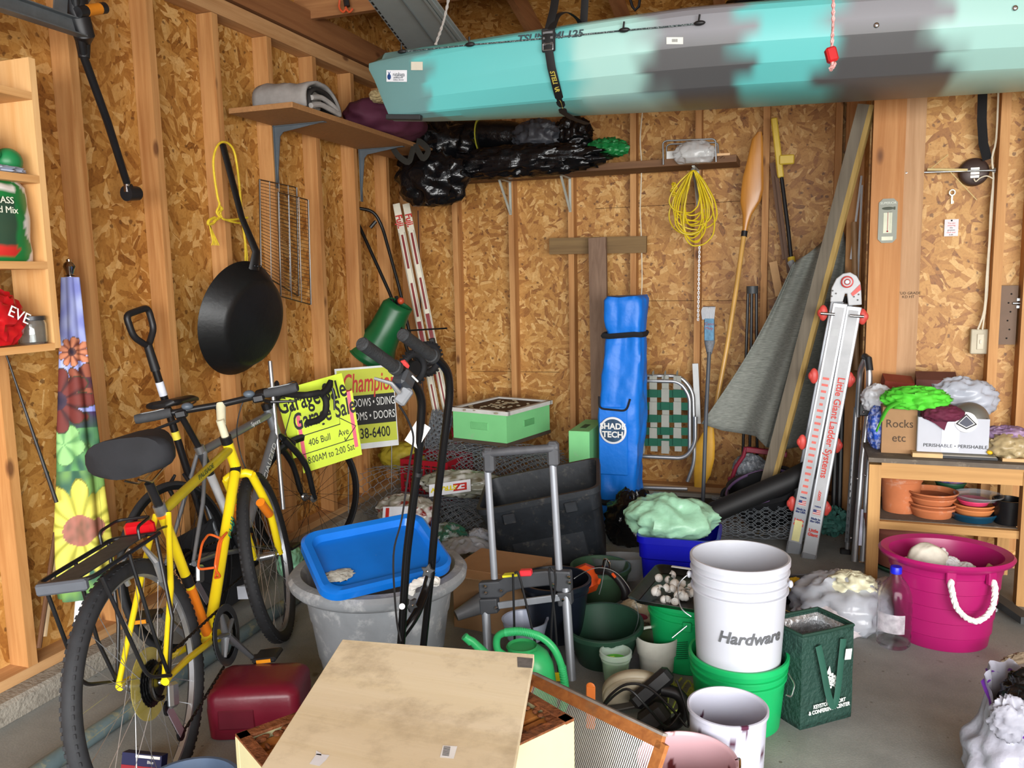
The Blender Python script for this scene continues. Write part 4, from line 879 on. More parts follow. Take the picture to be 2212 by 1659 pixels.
wire_roll('chicken_wire_roll', 'roll of chicken wire in front of the red crate, left of the black tote', P(965, 1130, 4.15), (1, -.1, 0), .15, .60, .024, 4, 2)
wire_roll('chicken_wire_roll', 'upright spiky coil of wire between the skis and the green box', P(948, 930, 4.75), (.3, 0, 1), .07, .26, .018, 5, 3)
wire_roll('chicken_wire_roll', 'chicken wire roll on the floor under the black tube, behind the white bucket', P(1640, 1120, 4.5), (1, .1, 0), .11, .50, .026, 3, 5)
wire_roll('chicken_wire_roll', 'loose chicken wire wrapped over the red crate', P(850, 1065, 4.3), (1, -.3, .1), .16, .34, .032, 1, 7)
# ------------------------------------------------------------------ green beehive boxes
HG = M('#7fcf8a', .5, 0, .05, 6, dirt='#9fb79a', da=.02)
a, c = P(980, 945, 4.62), P(1123, 957, 4.50); ex = (c-a); ex.z = 0; wv_ = ex.length; m = frame(a, ex, (-ex.y, ex.x, 0)); wv_ = .40; dv = .50; hv_ = .168
hb = T('beehive_super', 'mint green beehive box with white lid on the chicken wire roll', 'beehive', a)
MB().box((wv_/2, .009, hv_/2), (wv_, .018, hv_), m).box((wv_/2, dv-.009, hv_/2), (wv_, .018, hv_), m).box((.009, dv/2, hv_/2), (.018, dv-.036, hv_), m).box((wv_-.009, dv/2, hv_/2), (.018, dv-.036, hv_), m).build('hive_body', HG, hb, smooth=False)
MB().box((wv_/2, -.001, .09), (.13, .006, .045), m, .002).build('hand_hold', M('#74c27f', .5), hb); MB().box((wv_+.001, dv*.5, .09), (.006, .12, .04), m, .002).build('hand_hold', M('#5fa86a', .5), hb)
MB().box((wv_/2, dv/2, -.011), (wv_+.01, dv+.01, .022), m).build('bottom_board', M('#4a3e33', .8), hb, smooth=False)
mb = MB(); t_ = .012
for (cx, cy, sx_, sy_) in ((wv_/2, .006, wv_+.03, .03), (wv_/2, dv, wv_+.03, .03), (0, dv/2, .03, dv), (wv_, dv/2, .03, dv)): mb.box((cx, cy, hv_+.012), (sx_, sy_, .024), m)
mb.build('lid_rim', M('#cfcfca', .6), hb, smooth=False); MB().box((wv_/2, dv/2, hv_+.008), (wv_-.02, dv-.02, .012), m).build('lid_panel', M('#4b3626', .8, 0, .3, 30), hb, smooth=False)
random.seed(3); mb = MB()
for i in range(46): mb.ball(m @ V((random.gauss(wv_/2, .08), random.gauss(dv/2, .12), hv_+.017)), (random.uniform(.006, .02), random.uniform(.006, .03), .005), 6, 4)
o = mb.build('wax_crumbs', M('#b3a88c', .8), hb); o['kind'] = 'stuff'
a = P(1229, 930, 4.55); gb = T('beehive_box', 'mint green beehive box standing on end left of the blue canopy bag', 'beehive', (a.x+.05, 4.72, 0))
MB().box((a.x+.062, 4.74, a.z/2), (.125, .40, a.z), b=.003).build('hive_body', HG, gb)
MB().box((a.x+.06, 4.70, a.z+.0005), (.035, .12, .004), b=.001).build('hand_hold', M('#31563a', .7), gb)
# ------------------------------------------------------------------ blue canopy bag
cb = T('canopy_bag', 'tall bright blue canopy tent bag standing against the back wall', 'bag', (-.985, 4.70, 0))
BLU = M('#1172d6', .45, 0, .08, 5, .5, 12)
zt = 1.33; rg = []
for i in range(60):
    t = i/59; z = t*zt; hw = .118 if t < .985 else .105; hw *= 1-.04*sin(t*9); cx = -.995+.045*t; cy = 4.70
    if abs(t-.10) < .02 or abs(t-.835) < .02: hw *= .94
    ring = []
    for k in range(56):
        a = 2*pi*k/56; q = (abs(cos(a))**6+abs(sin(a))**6)**(-1/6); x, y = q*cos(a)*hw, q*sin(a)*hw*.92
        n = noise.noise(V((x*14, y*14, z*4)))*.016+noise.noise(V((x*34, y*34, z*12)))*.009; f_ = 1+n/hw
        ring.append(V((cx+x*f_, cy+y*f_, z+.012*noise.noise(V((a, t*4, 5)))*(t > .97))))
    rg.append(ring)
MB().loft(rg).build('bag_body', BLU, cb, ang=60)
BS = M('#15161a', .8)
for t in (.10, .835):
    cx = -.995+.045*t; mb = MB(); mb.tube([V((cx+.121*x, 4.70+.112*y, t*zt+.006*sin(x*3))) for x, y in ((-.88, -.9), (-.6, -.98), (0, -1), (.6, -.98), (.88, -.9), (.95, 0), (.88, .9), (0, 1), (-.88, .9), (-.95, 0))], .017, 6, closed=True, sq=1.0); mb.build('strap', BS, cb)
yf = 4.70-.118
MB().box((-1.005, yf-.004, .50), (.17, .014, .40), b=.006).build('pocket', BLU, cb)
MB().tube(fillet([V((-1.085, yf-.014, .76)), V((-1.085, yf-.016, .69)), V((-.925, yf-.016, .68)), V((-.905, yf-.014, .75))], .03), .006, 8).build('pocket_handle', BS, cb)
lc = P(1324, 930, yf-.024); lm_ = frame(lc, (1, 0, 0), (0, 0, 1))
MB().lathe([(.001, .003), (.072, .003), (.078, .0015), (.079, 0)], 40, lm_).build('badge_ring', M('#d8dade', .4), cb); MB().lathe([(.001, .0045), (.066, .0045), (.067, .003)], 40, lm_).build('badge', M('#2c4a66', .4, 0, .5, 20), cb)
text('lettering', 'SHADE\nTECH', WHT, lm_ @ Matrix.Translation(V((0, .0, .0055))), .048, cb, 1.0, bold=.0015)
# bag of green wrapped goods behind canopy bag
one(MB().box((-1.125, 4.99, .36), (.11, .12, .66), b=.02), 'film_pack', M('#27402c', .15, 0, .5, 30, dirt='#a8b4a8', da=.3), 'shiny green and black film-wrapped pack behind the blue canopy bag', 'pack')
# ------------------------------------------------------------------ black tote
def rring(hx_, hy, r_, z, n=6):
    o_ = []
    for (sx_, sy_, a0) in ((1, 1, 0), (-1, 1, 90), (-1, -1, 180), (1, -1, 270)):
        for k in range(n+1): a = rad(a0+90*k/n); o_.append(V((sx_*(hx_-r_)+r_*cos(a), sy_*(hy-r_)+r_*sin(a), z)))
    return o_
def tote(name, mat, m, hx0, hy0, hx1, hy1, h, r_, label, cat, parts=(), t=.004, rim=.012):
    b = T(name, label, cat, mat=m); mb = MB(m)
    mb.loft([rring(hx0, hy0, r_, 0), rring(hx0+.004, hy0+.004, r_, .006), rring(hx0*.3+hx1*.7, hy0*.3+hy1*.7, r_, h*.7), rring(hx0*.27+hx1*.73+.006, hy0*.27+hy1*.73+.006, r_, h*.72), rring(hx1, hy1, r_, h-.03), rring(hx1+rim, hy1+rim, r_, h-.028), rring(hx1+rim, hy1+rim, r_, h), rring(hx1-t, hy1-t, r_, h), rring(hx0-t, hy0-t, r_, t*2)])
    mb.build('tub', mat, b); return b
TOT = M('#22262b', .5, 0, .25, 14, .1, 30, dirt='#4a4844', da=.15)
mt = Matrix.Translation(V((-1.13, 3.84, .05))) @ Matrix.Rotation(rad(12), 4, 'Z') @ Matrix.Rotation(rad(-12), 4, 'Y') @ Matrix.Rotation(rad(7), 4, 'X')
tt = tote('black_tote', TOT, mt, .245, .16, .29, .205, .40, .05, 'large dirty black plastic tote tipped forward in the middle of the clutter', 'storage tote')
MB(mt).box((0, -.176, .13), (.36, .012, .20), b=.006).build('side_panel', TOT, tt)
for s in (-1, 1): MB(mt).box((s*.15, -.215, .33), (.06, .012, .05), b=.004).build('rib', TOT, tt)
# ------------------------------------------------------------------ crate and bags at the back left
RC = M('#8d1220', .4)
a, c = P(826, 1002, 4.35), P(930, 1008, 4.25); m = frame(P(836, 1125, 4.35), (c-a), (0, .3, 1)); mt = Matrix.Translation(V((-2.10, 4.52, .10))) @ Matrix.Rotation(rad(-6), 4, 'Z')
cr = T('milk_crate', 'dark red plastic lattice crate by the left wall', 'crate', (-2.10, 4.52, .10)); s_ = .155; hh = .27
for nm, mm in (('front_wall', mt @ Matrix.Translation(V((0, -s_, 0)))), ('rear_wall', mt @ Matrix.Translation(V((0, s_, 0)))), ('side_wall', mt @ Matrix.Rotation(pi/2, 4, 'Z') @ Matrix.Translation(V((0, -s_, 0)))), ('side_wall', mt @ Matrix.Rotation(pi/2, 4, 'Z') @ Matrix.Translation(V((0, s_, 0))))):
    mb = MB(mm); mb.box((0, 0, hh-.015), (2*s_, .012, .03)).box((0, 0, .012), (2*s_, .012, .024))
    for k in range(7): mb.box((-s_+2*s_*k/6, 0, hh/2), (.009 if 0 < k < 6 else .02, .01, hh))
    for k in range(1, 6): mb.box((0, 0, hh*k/6), (2*s_, .008, .009))
    mb.build(nm, RC, cr, smooth=False)
MB(mt).box((0, 0, .004), (2*s_, 2*s_, .008)).build('base', RC, cr, smooth=False)
cloth_lump('yellow_ball_of_net', (868, 985), 4.62, (.16, .10, .09), 41, M('#a8962c', .6, 0, .2), 'yellow plastic disc and netting heaped above the red crate', 'netting', amp=.1, flat=-.9)
cloth_lump('feed_scraps', (862, 1106), 4.5, (.11, .1, .03), 42, M('#b9ae84', .8, 0, .3, 40), 'pale yellow scraps lying in the bottom of the red crate', 'scraps', amp=.4, fr=6)
# feed bags
def bagcol(base, alt, a2, seed, sc=9):
    def f(p):
        n = noise.noise(V((p.x*sc*2+seed, p.y*sc*2, p.z*sc*3))); n2 = noise.noise(V((p.x*sc*4+seed, p.y*sc*4, p.z*sc*4+3)))
        return base if n < .08 else (alt if n2 < .12 else a2)
    return f
def print_bag(name, px, Y, r, seed, cols, label, rz=0, lines=(), flat=-.85, amp=.16, z0=None):
    c = P(*px, Y); 
    mb = crumple(c, r, seed, amp, 2.6, 64, 36, Matrix.Rotation(rz, 4, 'Z'), flat*r[2]); b = T(name, label, 'bag', (c.x, c.y, min(p.z for p in mb.v)))
    mb.build('pouch', vcol('printed_plastic', .25), b, col=bagcol(*cols, seed), ang=75); return b, c
b, c = print_bag('straw_bag', (1000, 1045), 4.22, (.25, .12, .075), 51, ('#8d8f80', '#b9bab4', '#6f6a55'), 'clear bag of straw with a white printed label on the wire rolls', .1)
m = frame(c+V((-.02, -.142, .01)), (1, .08, .18), (0, .5, 1)); MB(m).box((0, 0, 0), (.25, .07, .004), b=.002).build('label_panel', M('#d7dbe2', .5), b)
text('lettering', 'EZ', M('#b3231c', .5), m @ Matrix.Translation(V((.065, .0, .004))) @ Matrix.Rotation(pi, 4, 'Z'), .055, b, 1.3, bold=.002); text('lettering', 'STRAW', M('#d8c81e', .5), m @ Matrix.Translation(V((-.035, .0, .004))) @ Matrix.Rotation(pi, 4, 'Z'), .035, b, 1.3, bold=.0015)
b, c = print_bag('straw_bag', (880, 1105), 3.95, (.19, .12, .09), 53, ('#8f8c80', '#c9c6c0', '#7a2420'), 'crumpled straw bag with red print just behind the blue lid', -.2)
m = frame(c+V((.0, -.135, .03)), (1, 0, .1), (0, .4, 1)); MB(m).box((0, 0, 0), (.16, .07, .004), b=.002).build('label_panel', M('#d7dbe2', .5), b); MB(m).box((-.05, 0, .003), (.02, .055, .003)).build('red_mark', M('#b3231c', .5), b)
b, c = print_bag('green_label_bag', (965, 1160), 3.75, (.11, .09, .07), 55, ('#2c5c48', '#7f8a86', '#3c4a40'), 'crumpled plastic bag with dark green label right of the gray tub', .3)
m = frame(c+V((-.03, -.10, .02)), (1, .1, -.1), (0, .4, 1)); MB(m).box((0, 0, 0), (.09, .06, .003)).build('label_panel', M('#174a34', .5), b); text('lettering', 'Ground\nFeed', WHT, m @ Matrix.Translation(V((0, 0, .003))), .022, b)
cloth_lump('clear_bag', (1008, 1188), 3.65, (.14, .1, .06), 57, M('#b9bcc2', .15, 0, .1, alpha=.6), 'crumpled clear plastic bag between the gray tub and the luggage cart', 'bag')
cloth_lump('white_bag_scrap', (1035, 1165), 3.85, (.07, .06, .055), 58, M('#c9ced8', .3, 0, .1, alpha=.8), 'small whitish bag behind the cart post', 'bag')
b = cloth_lump('black_pouch', (1018, 1228), 3.45, (.10, .10, .07), 59, M('#131316', .5), 'black drawstring pouch with small white marks beside the cart', 'pouch', amp=.1)
text('lettering', '"00" x', WHT, frame(b.location+V((.0, -.112, .06)), (1, .05, .15), (0, .5, 1)), .03, b)
# bag hanging by the road bike wheel, white sheets, strips
b, c = print_bag('soil_bag', (622, 1090), 3.95, (.13, .07, .17), 61, ('#c3cabf', '#dfe2dc', '#4d8a4e'), 'white and green garden bag behind the silver bicycle wheel', .9, flat=-.95)
one(MB().beam(P(733, 985, 4.55), P(745, 1130, 4.5), .10, .01, (.8, -1, 0)), 'flat_sheet', M('#b9b7b2', .6), 'grey white flat panel standing against the left wall below the signs', 'panel', smooth=False)
one(MB().tube([PX(583, 780, -2.48), PX(612, 1100, -2.4)], .011, 10), 'aluminium_pole', ALU, 'thin silver pole rising behind the silver bicycle handlebar', 'pole')
one(MB().tube([PX(430, 1050, -2.46), PX(498, 1230, -2.35)], .012, 10), 'dark_pole', M('#5d6064', .4, .6), 'grey pole fallen behind the silver bicycle frame', 'pole')
# ------------------------------------------------------------------ behind and around the canopy bag
cloth_lump('garbage_bag', (1368, 1125), 4.30, (.15, .13, .17), 63, BLKP, 'black garbage bag on the floor between the tote and the blue bin', 'garbage bag', amp=.22)
# blue recycling bin
mt = Matrix.Translation(V((-.475, 3.50, 0))) @ Matrix.Rotation(rad(2), 4, 'Z'); bn = tote('recycling_bin', M('#0c0fa0', .35, 0, .08), mt, .135, .10, .165, .135, .345, .04, 'royal blue plastic bin with a pale green bag in it', 'bin', rim=.008)
cloth_lump('green_bag', (1450, 1118), 3.52, (.19, .155, .095), 65, M('#94c4a6', .35, 0, .08, 8, .8, 14), 'pale green translucent bag swelling out of the royal blue bin', 'bag', amp=.26, fr=1.6, flat=-.8)
random.seed(5)
o = MB().lathe([(.001, 0), (.09, 0), (.095, .01), (.125, .10), (.13, .105), (.12, .105), (.09, .014), (.001, .012)], 32, sx=1.15); o = one(o, 'clear_container', M('#9aa0a4', .08, 0, .1, alpha=.45), 'shallow clear plastic container left of the royal blue bin', 'container'); o.location = PZ(1338, 1262, 0)+V((0, 0, .03)); o.rotation_euler = (rad(-10), 0, .3)
# ------------------------------------------------------------------ lawn chair
lc_ = T('lawn_chair', 'folded aluminium lawn chair with green and grey webbing by the back wall', 'chair', P(1440, 1000, 4.95)); Yc = 4.95
def PY(l, Y): return [P(x, y, Y) for x, y in l]
MB().tube(fillet(PY([(1372, 812), (1470, 812), (1497, 845), (1500, 950), (1500, 1000), (1485, 1040)], Yc), .1, 6), .0125, 12).build('back_frame', ALU, lc_)
MB().tube(fillet(PY([(1372, 822), (1468, 824), (1490, 855), (1490, 975)], Yc-.03), .1, 6), .0125, 12).build('seat_frame', ALU, lc_)
MB().tube(fillet(PY([(1372, 985), (1480, 990), (1502, 960), (1502, 900)], Yc-.05), .08, 6), .0125, 12).tube(PY([(1372, 1052), (1485, 1056)], Yc-.05), .0125, 10).build('leg_frame', ALU, lc_)
MB().beam(P(1502, 785, Yc+.05), P(1508, 915, Yc+.05), .035, .02).build('armrest', M('#c9cccd', .5), lc_, bev=.002)
GW, KW = M('#8f9088', .8, 0, .08), M('#0e4f3b', .8, 0, .08)
for i, x in enumerate((1384, 1411, 1437, 1463)):
    for k in range(6):
        y0 = 812+k*28; f_ = -.012 if (i+k) % 2 else .012
        MB().box((0, 0, 0), (.046, .004, .078), Matrix.Translation(P(x, y0+14, Yc-.025+f_))).build('grey_webbing', GW, lc_, smooth=False) if (i+k) % 2 else None
    MB().tube([P(x, 814, Yc)+V((0, -.02, -.02)), P(x, 808, Yc)+V((0, -.02, 0)), P(x, 808, Yc)+V((0, .02, 0))], .023, 6, sq=.15, up=(0, 0, 1)).build('webbing_end', GW, lc_)
for k, y in enumerate((850, 877, 904, 931, 955)): MB().beam(P(1372, y, Yc-.03), P(1490, y+1, Yc-.03), .046, .003, (0, -1, 0)).build('green_webbing', KW, lc_, smooth=False)
for i, x in enumerate((1384, 1411, 1437, 1463)): MB().beam(P(x, 812, Yc-.022), P(x+2, 975, Yc-.022), .042, .003, (0, -1, 0)).build('grey_webbing', GW, lc_, smooth=False)
for k, y in enumerate((850, 877, 904, 931, 955)):
    for i, x in enumerate((1384, 1411, 1437, 1463)):
        if (i+k) % 2: MB().box((0, 0, 0), (.050, .004, .046), Matrix.Translation(P(x, y, Yc-.045))).build('green_webbing', KW, lc_, smooth=False)
# ------------------------------------------------------------------ mop, paddle, squeegee, poles
mp = T('dish_mop', 'grey handled mop wrapped in printed clear plastic, head up', 'mop', P(1518, 1110, 4.75))
MB().tube([P(1532, 760, 4.8), P(1525, 900, 4.78), PZ(1517, 1128, .006)], .0115, 10).build('handle', M('#4a4e54', .5), mp)
MB().tube([P(1532, 662, 4.82), P(1532, 690, 4.82), P(1533, 740, 4.82), P(1532, 765, 4.81)], [.034, .03, .03, .014], 14).build('mop_head', M('#70747a', .8, 0, .3, 50), mp)
random.seed(8); mb = MB()
for i in range(10): mb.tube(smooth_path([P(1518+i*2.6, 690, 4.79), P(1516+i*3, 672, 4.78), P(1520+i*2.7, 664, 4.79), P(1524+i*2, 672, 4.8)], 3), .004, 5)
mb.build('mop_strands', M('#b9bcc0', .8), mp)
m = frame(P(1532, 712, 4.782), (1, 0, 0), (0, 0, 1)); MB(m).box((0, 0, 0), (.052, .125, .003), b=.001).build('label_panel', M('#4d7f9e', .5, 0, .4, 30), mp); text('lettering', 'Cano\nMop', M('#8e2734', .5), m @ Matrix.Translation(V((0, .02, .003))), .024, mp)
pd = T('wooden_paddle', 'varnished wooden paddle standing blade up against the back wall', 'paddle', P(1515, 1050, 4.95))
WD = wood('paddle_wood', '#a86d28', '#c98a3c', 2, False, .3)
def blade(px, Ya, mat, nm):
    rg = []
    for (x, y, wpx) in px:
        c = P(x, y, Ya); hw = wpx/345; rg.append([c+V((hw*cos(a), (.012)*sin(a), 0)) for a in [2*pi*k/16 for k in range(16)]])
    MB().loft(rg).build(nm, mat, pd)
blade([(1641, 285, 4), (1636, 300, 11), (1632, 340, 15), (1627, 380, 20), (1625, 410, 22), (1621, 435, 20), (1614, 465, 9), (1610, 490, 5.5), (1608, 505, 4.5)], 5.16, WD, 'blade')
MB().tube([P(1608, 500, 5.16), P(1594, 600, 5.12), P(1572, 740, 5.05), P(1550, 860, 5.0), P(1538, 925, 4.97)], .0145, 12).build('shaft', M('#c79a52', .3, 0, .1), pd)
MB().tube([P(1608.5, 499, 5.16), P(1607, 511, 5.155)], .0185, 12).build('ferrule', BLK, pd)
blade([(1536, 918, 4.5), (1530, 935, 12), (1524, 960, 19), (1522, 990, 20), (1517, 1025, 17), (1510, 1052, 10)], 4.95, M('#b98a28', .4, 0, .15), 'lower_blade')
sq = T('pole_squeegee', 'yellow headed squeegee on a long black pole against the back wall', 'squeegee', P(1715, 700, 5.1)); YL = M('#d2b33c', .4)
MB().beam(P(1672, 255, 5.17), P(1687, 384, 5.17), .036, .03, b=.006).build('head', YL, sq)
MB().beam(P(1683, 346, 5.16), P(1716, 344, 5.16), .055, .028, (0, -1, 0), b=.006).build('socket', YL, sq)
MB().tube([P(1688, 382, 5.17), P(1703, 500, 5.13), P(1711, 580, 5.1)], .012, 10).build('pole', BLK, sq)
MB().tube([P(1709, 556, 5.11), P(1712, 574, 5.1)], .022, 10).build('end_collar', YL, sq)
for i, (xa, ya, xb, yb, Ya, w_) in enumerate(((1668, 352, 1696, 560, 5.22, .03), (1678, 380, 1704, 590, 5.19, .02), (1670, 566, 1684, 640, 5.2, .045))):
    one(MB().beam(P(xa, ya, Ya), P(xb, yb, Ya-.05), w_, .015), 'trim_strip', M('#5c3f2a', .6) if i < 2 else M('#c29a6c', .7), ('long dark brown strip just left of the black squeegee pole', 'narrower dark brown strip beside the squeegee pole', 'short pale wood slat standing left of the fabric')[i], 'wood strip', smooth=False)
tp_ = T('tripod_poles', 'black folded tripod with grey cap behind the grey fabric', 'tripod', P(1600, 800, 5.0))
MB().tube([P(1625, 618, 5.05), P(1625, 634, 5.05)], .034, 16).build('cap', M('#3f4244', .5), tp_)
for xa, xb in ((1616, 1601), (1624, 1618), (1634, 1636)): MB().tube([P(xa, 630, 5.05+(xa-1625)*.001), PZ(xb, 1100, .01)], .009, 8).build('leg', BLKM, tp_)
# ------------------------------------------------------------------ leaning board and grey fabric
GB1 = wood('grey_board', '#5e564a', '#7a7162', 2, False, .8)
lb = T('leaning_board', 'long weathered board leaning diagonally in front of the grey fabric', 'board', PZ(1630, 1152, 0))
a, c = P(1868, 226, 4.46)+V((-.0, 0, 0)), P(1628, 1150, 4.60)+V((0, 0, .0)); c.z = max(c.z, .005)
MB().beam(a, c, .056, .034, (-.42, -1, 0)).build('plank', GB1, lb, smooth=False)
d = (c-a).normalized(); n = V((-.42, -1, 0)); n = (n-d*n.dot(d)).normalized(); x_ = d.cross(n)
if x_.x < 0: x_ = -x_
MB().beam(a+x_*.039, c+x_*.039, .024, .030, (-.42, -1, 0)).build('sawn_edge', wood('edge_wood', '#8b7038', '#b3985c', 2, False), lb, smooth=False)
FAB = M('#7d8079', .85, 0, .4, 5, .3, 8, stretch=(6, 6, 70)); 
tpx = [(1712, 572), (1722, 562), (1745, 548), (1768, 530), (1790, 508), (1806, 498), (1822, 500), (1828, 520), (1830, 556)]
bpx = [(1515, 915), (1560, 930), (1600, 936), (1632, 942), (1655, 966), (1690, 972), (1730, 964), (1775, 960), (1818, 930)]
fa = T('sling_fabric', 'large draped piece of grey woven outdoor fabric behind the leaning board', 'fabric', P(1680, 960, 4.9))
def fb(u, v):
    k = u*(len(tpx)-1); i = min(int(k), len(tpx)-2); f_ = k-i; t0 = [tpx[i][j]*(1-f_)+tpx[i+1][j]*f_ for j in (0, 1)]; b0 = [bpx[i][j]*(1-f_)+bpx[i+1][j]*f_ for j in (0, 1)]
    vv = v; x = t0[0]*(1-vv)+b0[0]*vv; y = t0[1]*(1-vv)+b0[1]*vv; x += 14*sin(pi*v)*(1 if u < .2 else 0)*(1-u*5)
    Yd = 4.84+.06*sin(u*9.5)*(.3+v)+.018*sin(u*23+v*2)+.05*v*0
    if u > .5: Yd += .04
    return P(x, y, Yd)
MB().grid(fb, 90, 30).build('fabric_sheet', FAB, fa, solid=.003, ang=180)
one(MB().tube([P(1708, 566, 4.95), P(1724, 600, 4.9), P(1745, 620, 4.88)], .02, 8), 'rolled_film', M('#8b9094', .3), 'shiny grey rolled film end poking out above the fabric', 'film roll')
for i, (xa, ya, xb, yb) in enumerate(((1861, 380, 1838, 560), (1862, 400, 1848, 700))):
    one(MB().tube([P(xa, ya, 4.75), P(xb, yb, 4.7)], .006, 6), 'white_rod', M('#b9bcc0', .4), ('thin white rod behind the leaning board, the left one', 'thin white rod behind the leaning board, the right one')[i], 'rod')
one(MB().tube([P(1845, 480, 4.72), P(1850, 800, 4.62)], .015, 8), 'garden_tool', M('#8a6a48', .6), 'wooden tool handle in the corner behind the ladder', 'tool handle')
# ------------------------------------------------------------------ scooter, tray, tube, dark bin
sc = T('kick_scooter', 'small folded dark red kick scooter on the floor under the fabric', 'scooter', P(1600, 1075, 4.75)); MR = M('#6d1a2b', .35)
MB().tube(PY([(1611, 966), (1606, 985), (1590, 1008), (1582, 1030), (1580, 1055)], 4.75), .012, 10).build('steering_tube', MR, sc)
MB().beam(P(1611, 970, 4.75), P(1700, 982, 4.75), .03, .03, (0, -1, 0), b=.004).build('deck', MR, sc)
MB().beam(P(1582, 1030, 4.75), P(1583, 1070, 4.75), .05, .04, b=.005).build('fork', MR, sc)
MB().beam(P(1583, 1050, 4.73), P(1625, 1063, 4.72), .055, .02, (0, -1, 0), b=.004).build('fender', MR, sc)
for x, y in ((1618, 1058), (1576, 1070)):
    c = P(x, y, 4.78); c.z = max(c.z, .055); MB().tube([c+V((.042*cos(t), 0, .042*sin(t))) for t in [2*pi*i/24 for i in range(24)]], .012, 8, closed=True).tube([c+V((0, -.01, 0)), c+V((0, .01, 0))], .03, 16).build('wheel', RUB, sc)
cloth_lump('camo_cushion', (1620, 1010), 4.85, (.09, .06, .08), 71, M('#5f646a', .8, 0, .6, 25, dirt='#b3b6ba', da=.3), 'grey and white patterned pad inside the scooter fork', 'pad')
mt = Matrix.Translation(V((-.13, 4.62, .10))) @ Matrix.Rotation(rad(-18), 4, 'Y') @ Matrix.Rotation(rad(20), 4, 'X'); nb = tote('black_tub', M('#101114', .5), mt, .12, .10, .17, .14, .22, .08, 'black tub with purple rim lying behind the leaning board', 'tub')
MB(mt).tube([V((.18*cos(t), .15*sin(t), .215)) for t in [2*pi*i/40 for i in range(40)]], .008, 8, closed=True).build('rim_trim', M('#5a4468', .4), nb)
one(MB().tube([P(1538, 1112, 4.3)+V((0, 0, .01)), P(1700, 1040, 4.45), P(1760, 1010, 4.5)], .055, 18), 'black_tube', M('#0d0e10', .6), 'thick black tube lying diagonally from the green bag towards the ladder', 'tube')
tr = T('black_frame_tray', 'flat black tray on the floor under the lawn chair', 'tray', PZ(1510, 1085, 0)); 
q = [PZ(1465, 1055, .03), PZ(1560, 1062, .03), PZ(1545, 1100, .03), PZ(1448, 1092, .03)]
MB().tube(q, .008, 6, closed=True).build('rim', BLK, tr); MB().add([p-V((0, 0, .01)) for p in q]+[p-V((0, 0, .02)) for p in q], [(0, 1, 2, 3), (7, 6, 5, 4)]).build('base', BLK, tr, smooth=False)
# ------------------------------------------------------------------ gray tub with blue lid
TUBM = M('#7f8387', .6, 0, .15, 7, .1, 30, dirt='#b4b5b6', da=.25)
tc = V((-1.415, 2.52, 0))
tb = T('gray_tub', 'large scuffed gray round tub with a blue lid lying in it', 'tub', tc); mt = rotm(tc)
MB().lathe([(.001, 0), (.195, 0), (.205, .01), (.222, .12), (.226, .125), (.245, .26), (.25, .268), (.262, .36), (.30, .375), (.315, .39), (.318, .41), (.305, .425), (.275, .428), (.258, .41), (.20, .02), (.001, .015)], 64, mt).build('tub_body', TUBM, tb)
ROPW = M('#e6e4de', .8, 0, .08, 40)
def twisted(mb, pts, r, strands=3, tw=60, n=6):
    pts = smooth_path(pts, 6); L = [0]
    for a, b in zip(pts, pts[1:]): L.append(L[-1]+(b-a).length)
    for s in range(strands):
        o_ = []
        for i, p in enumerate(pts):
            d = (pts[min(i+1, len(pts)-1)]-pts[max(i-1, 0)]).normalized(); a = d.orthogonal().normalized() if abs(d.z) > .95 else d.cross(V((0, 0, 1))).normalized(); b_ = d.cross(a); t = L[i]*tw+2*pi*s/strands
            o_.append(p+(a*cos(t)+b_*sin(t))*r*.5)
        mb.tube(o_, r*.62, n)
def th(a, r, z): return tc+V((r*cos(a), r*sin(a), z))
a0 = rad(-32); mb = MB(); twisted(mb, [th(a0-.16, .29, .41), th(a0-.14, .31, .455), th(a0-.05, .33, .47), th(a0+.08, .33, .46), th(a0+.17, .30, .44), th(a0+.2, .28, .41)], .014, 3, 110); mb.build('rope_handle', ROPW, tb)['label'] = 'white rope handle'
mb = MB(); a0 = rad(148); twisted(mb, [th(a0-.2, .26, .40), th(a0-.15, .24, .33), th(a0, .235, .31), th(a0+.15, .24, .33), th(a0+.2, .26, .40)], .014, 3, 110); mb.build('rope_handle', ROPW, tb)
LB = M('#0d68c4', .25, 0, .1, 4, trans=.0, coat=.2)
TLp, TRp, BLp, BRp = PZ(640, 1165, .55), PZ(905, 1113, .55), PZ(700, 1305, .435), PZ(985, 1262, .435); print('LID', (TRp-TLp).length, (TLp-BLp).length, (BRp-BLp).length)
m_, w_, h_ = aff(TLp, TRp, BLp)
lid = T('tote_lid', 'bright blue plastic tote lid tilted inside the gray tub', 'lid', mat=Matrix.Translation((TLp+BRp)/2))
mb = MB(m_); hx_, hy = w_/2, h_/2
mb.loft([rring(hx_, hy, .07, -.004, 8), rring(hx_, hy, .07, .020, 8), rring(hx_-.012, hy-.012, .06, .028, 8), rring(hx_-.035, hy-.035, .05, .024, 8), rring(hx_-.045, hy-.045, .045, .0, 8), rring(.001, .001, .0005, .001, 8)], False); mb.build('lid_panel', LB, lid)
MB(m_).beam((-.24, -.05, .004), (.1, .03, .004), .012, .002, (0, 0, 1)).build('tape', M('#b9c6d0', .15), lid); 
o = crumple(m_ @ V((-.16, -.07, .008)), (.05, .03, .006), 81, .4, 4, 30, 14, m_.to_3x3().to_4x4()); o.build('leaf_litter', M('#9b9a92', .6, 0, .4, 60), lid)['kind'] = 'stuff'
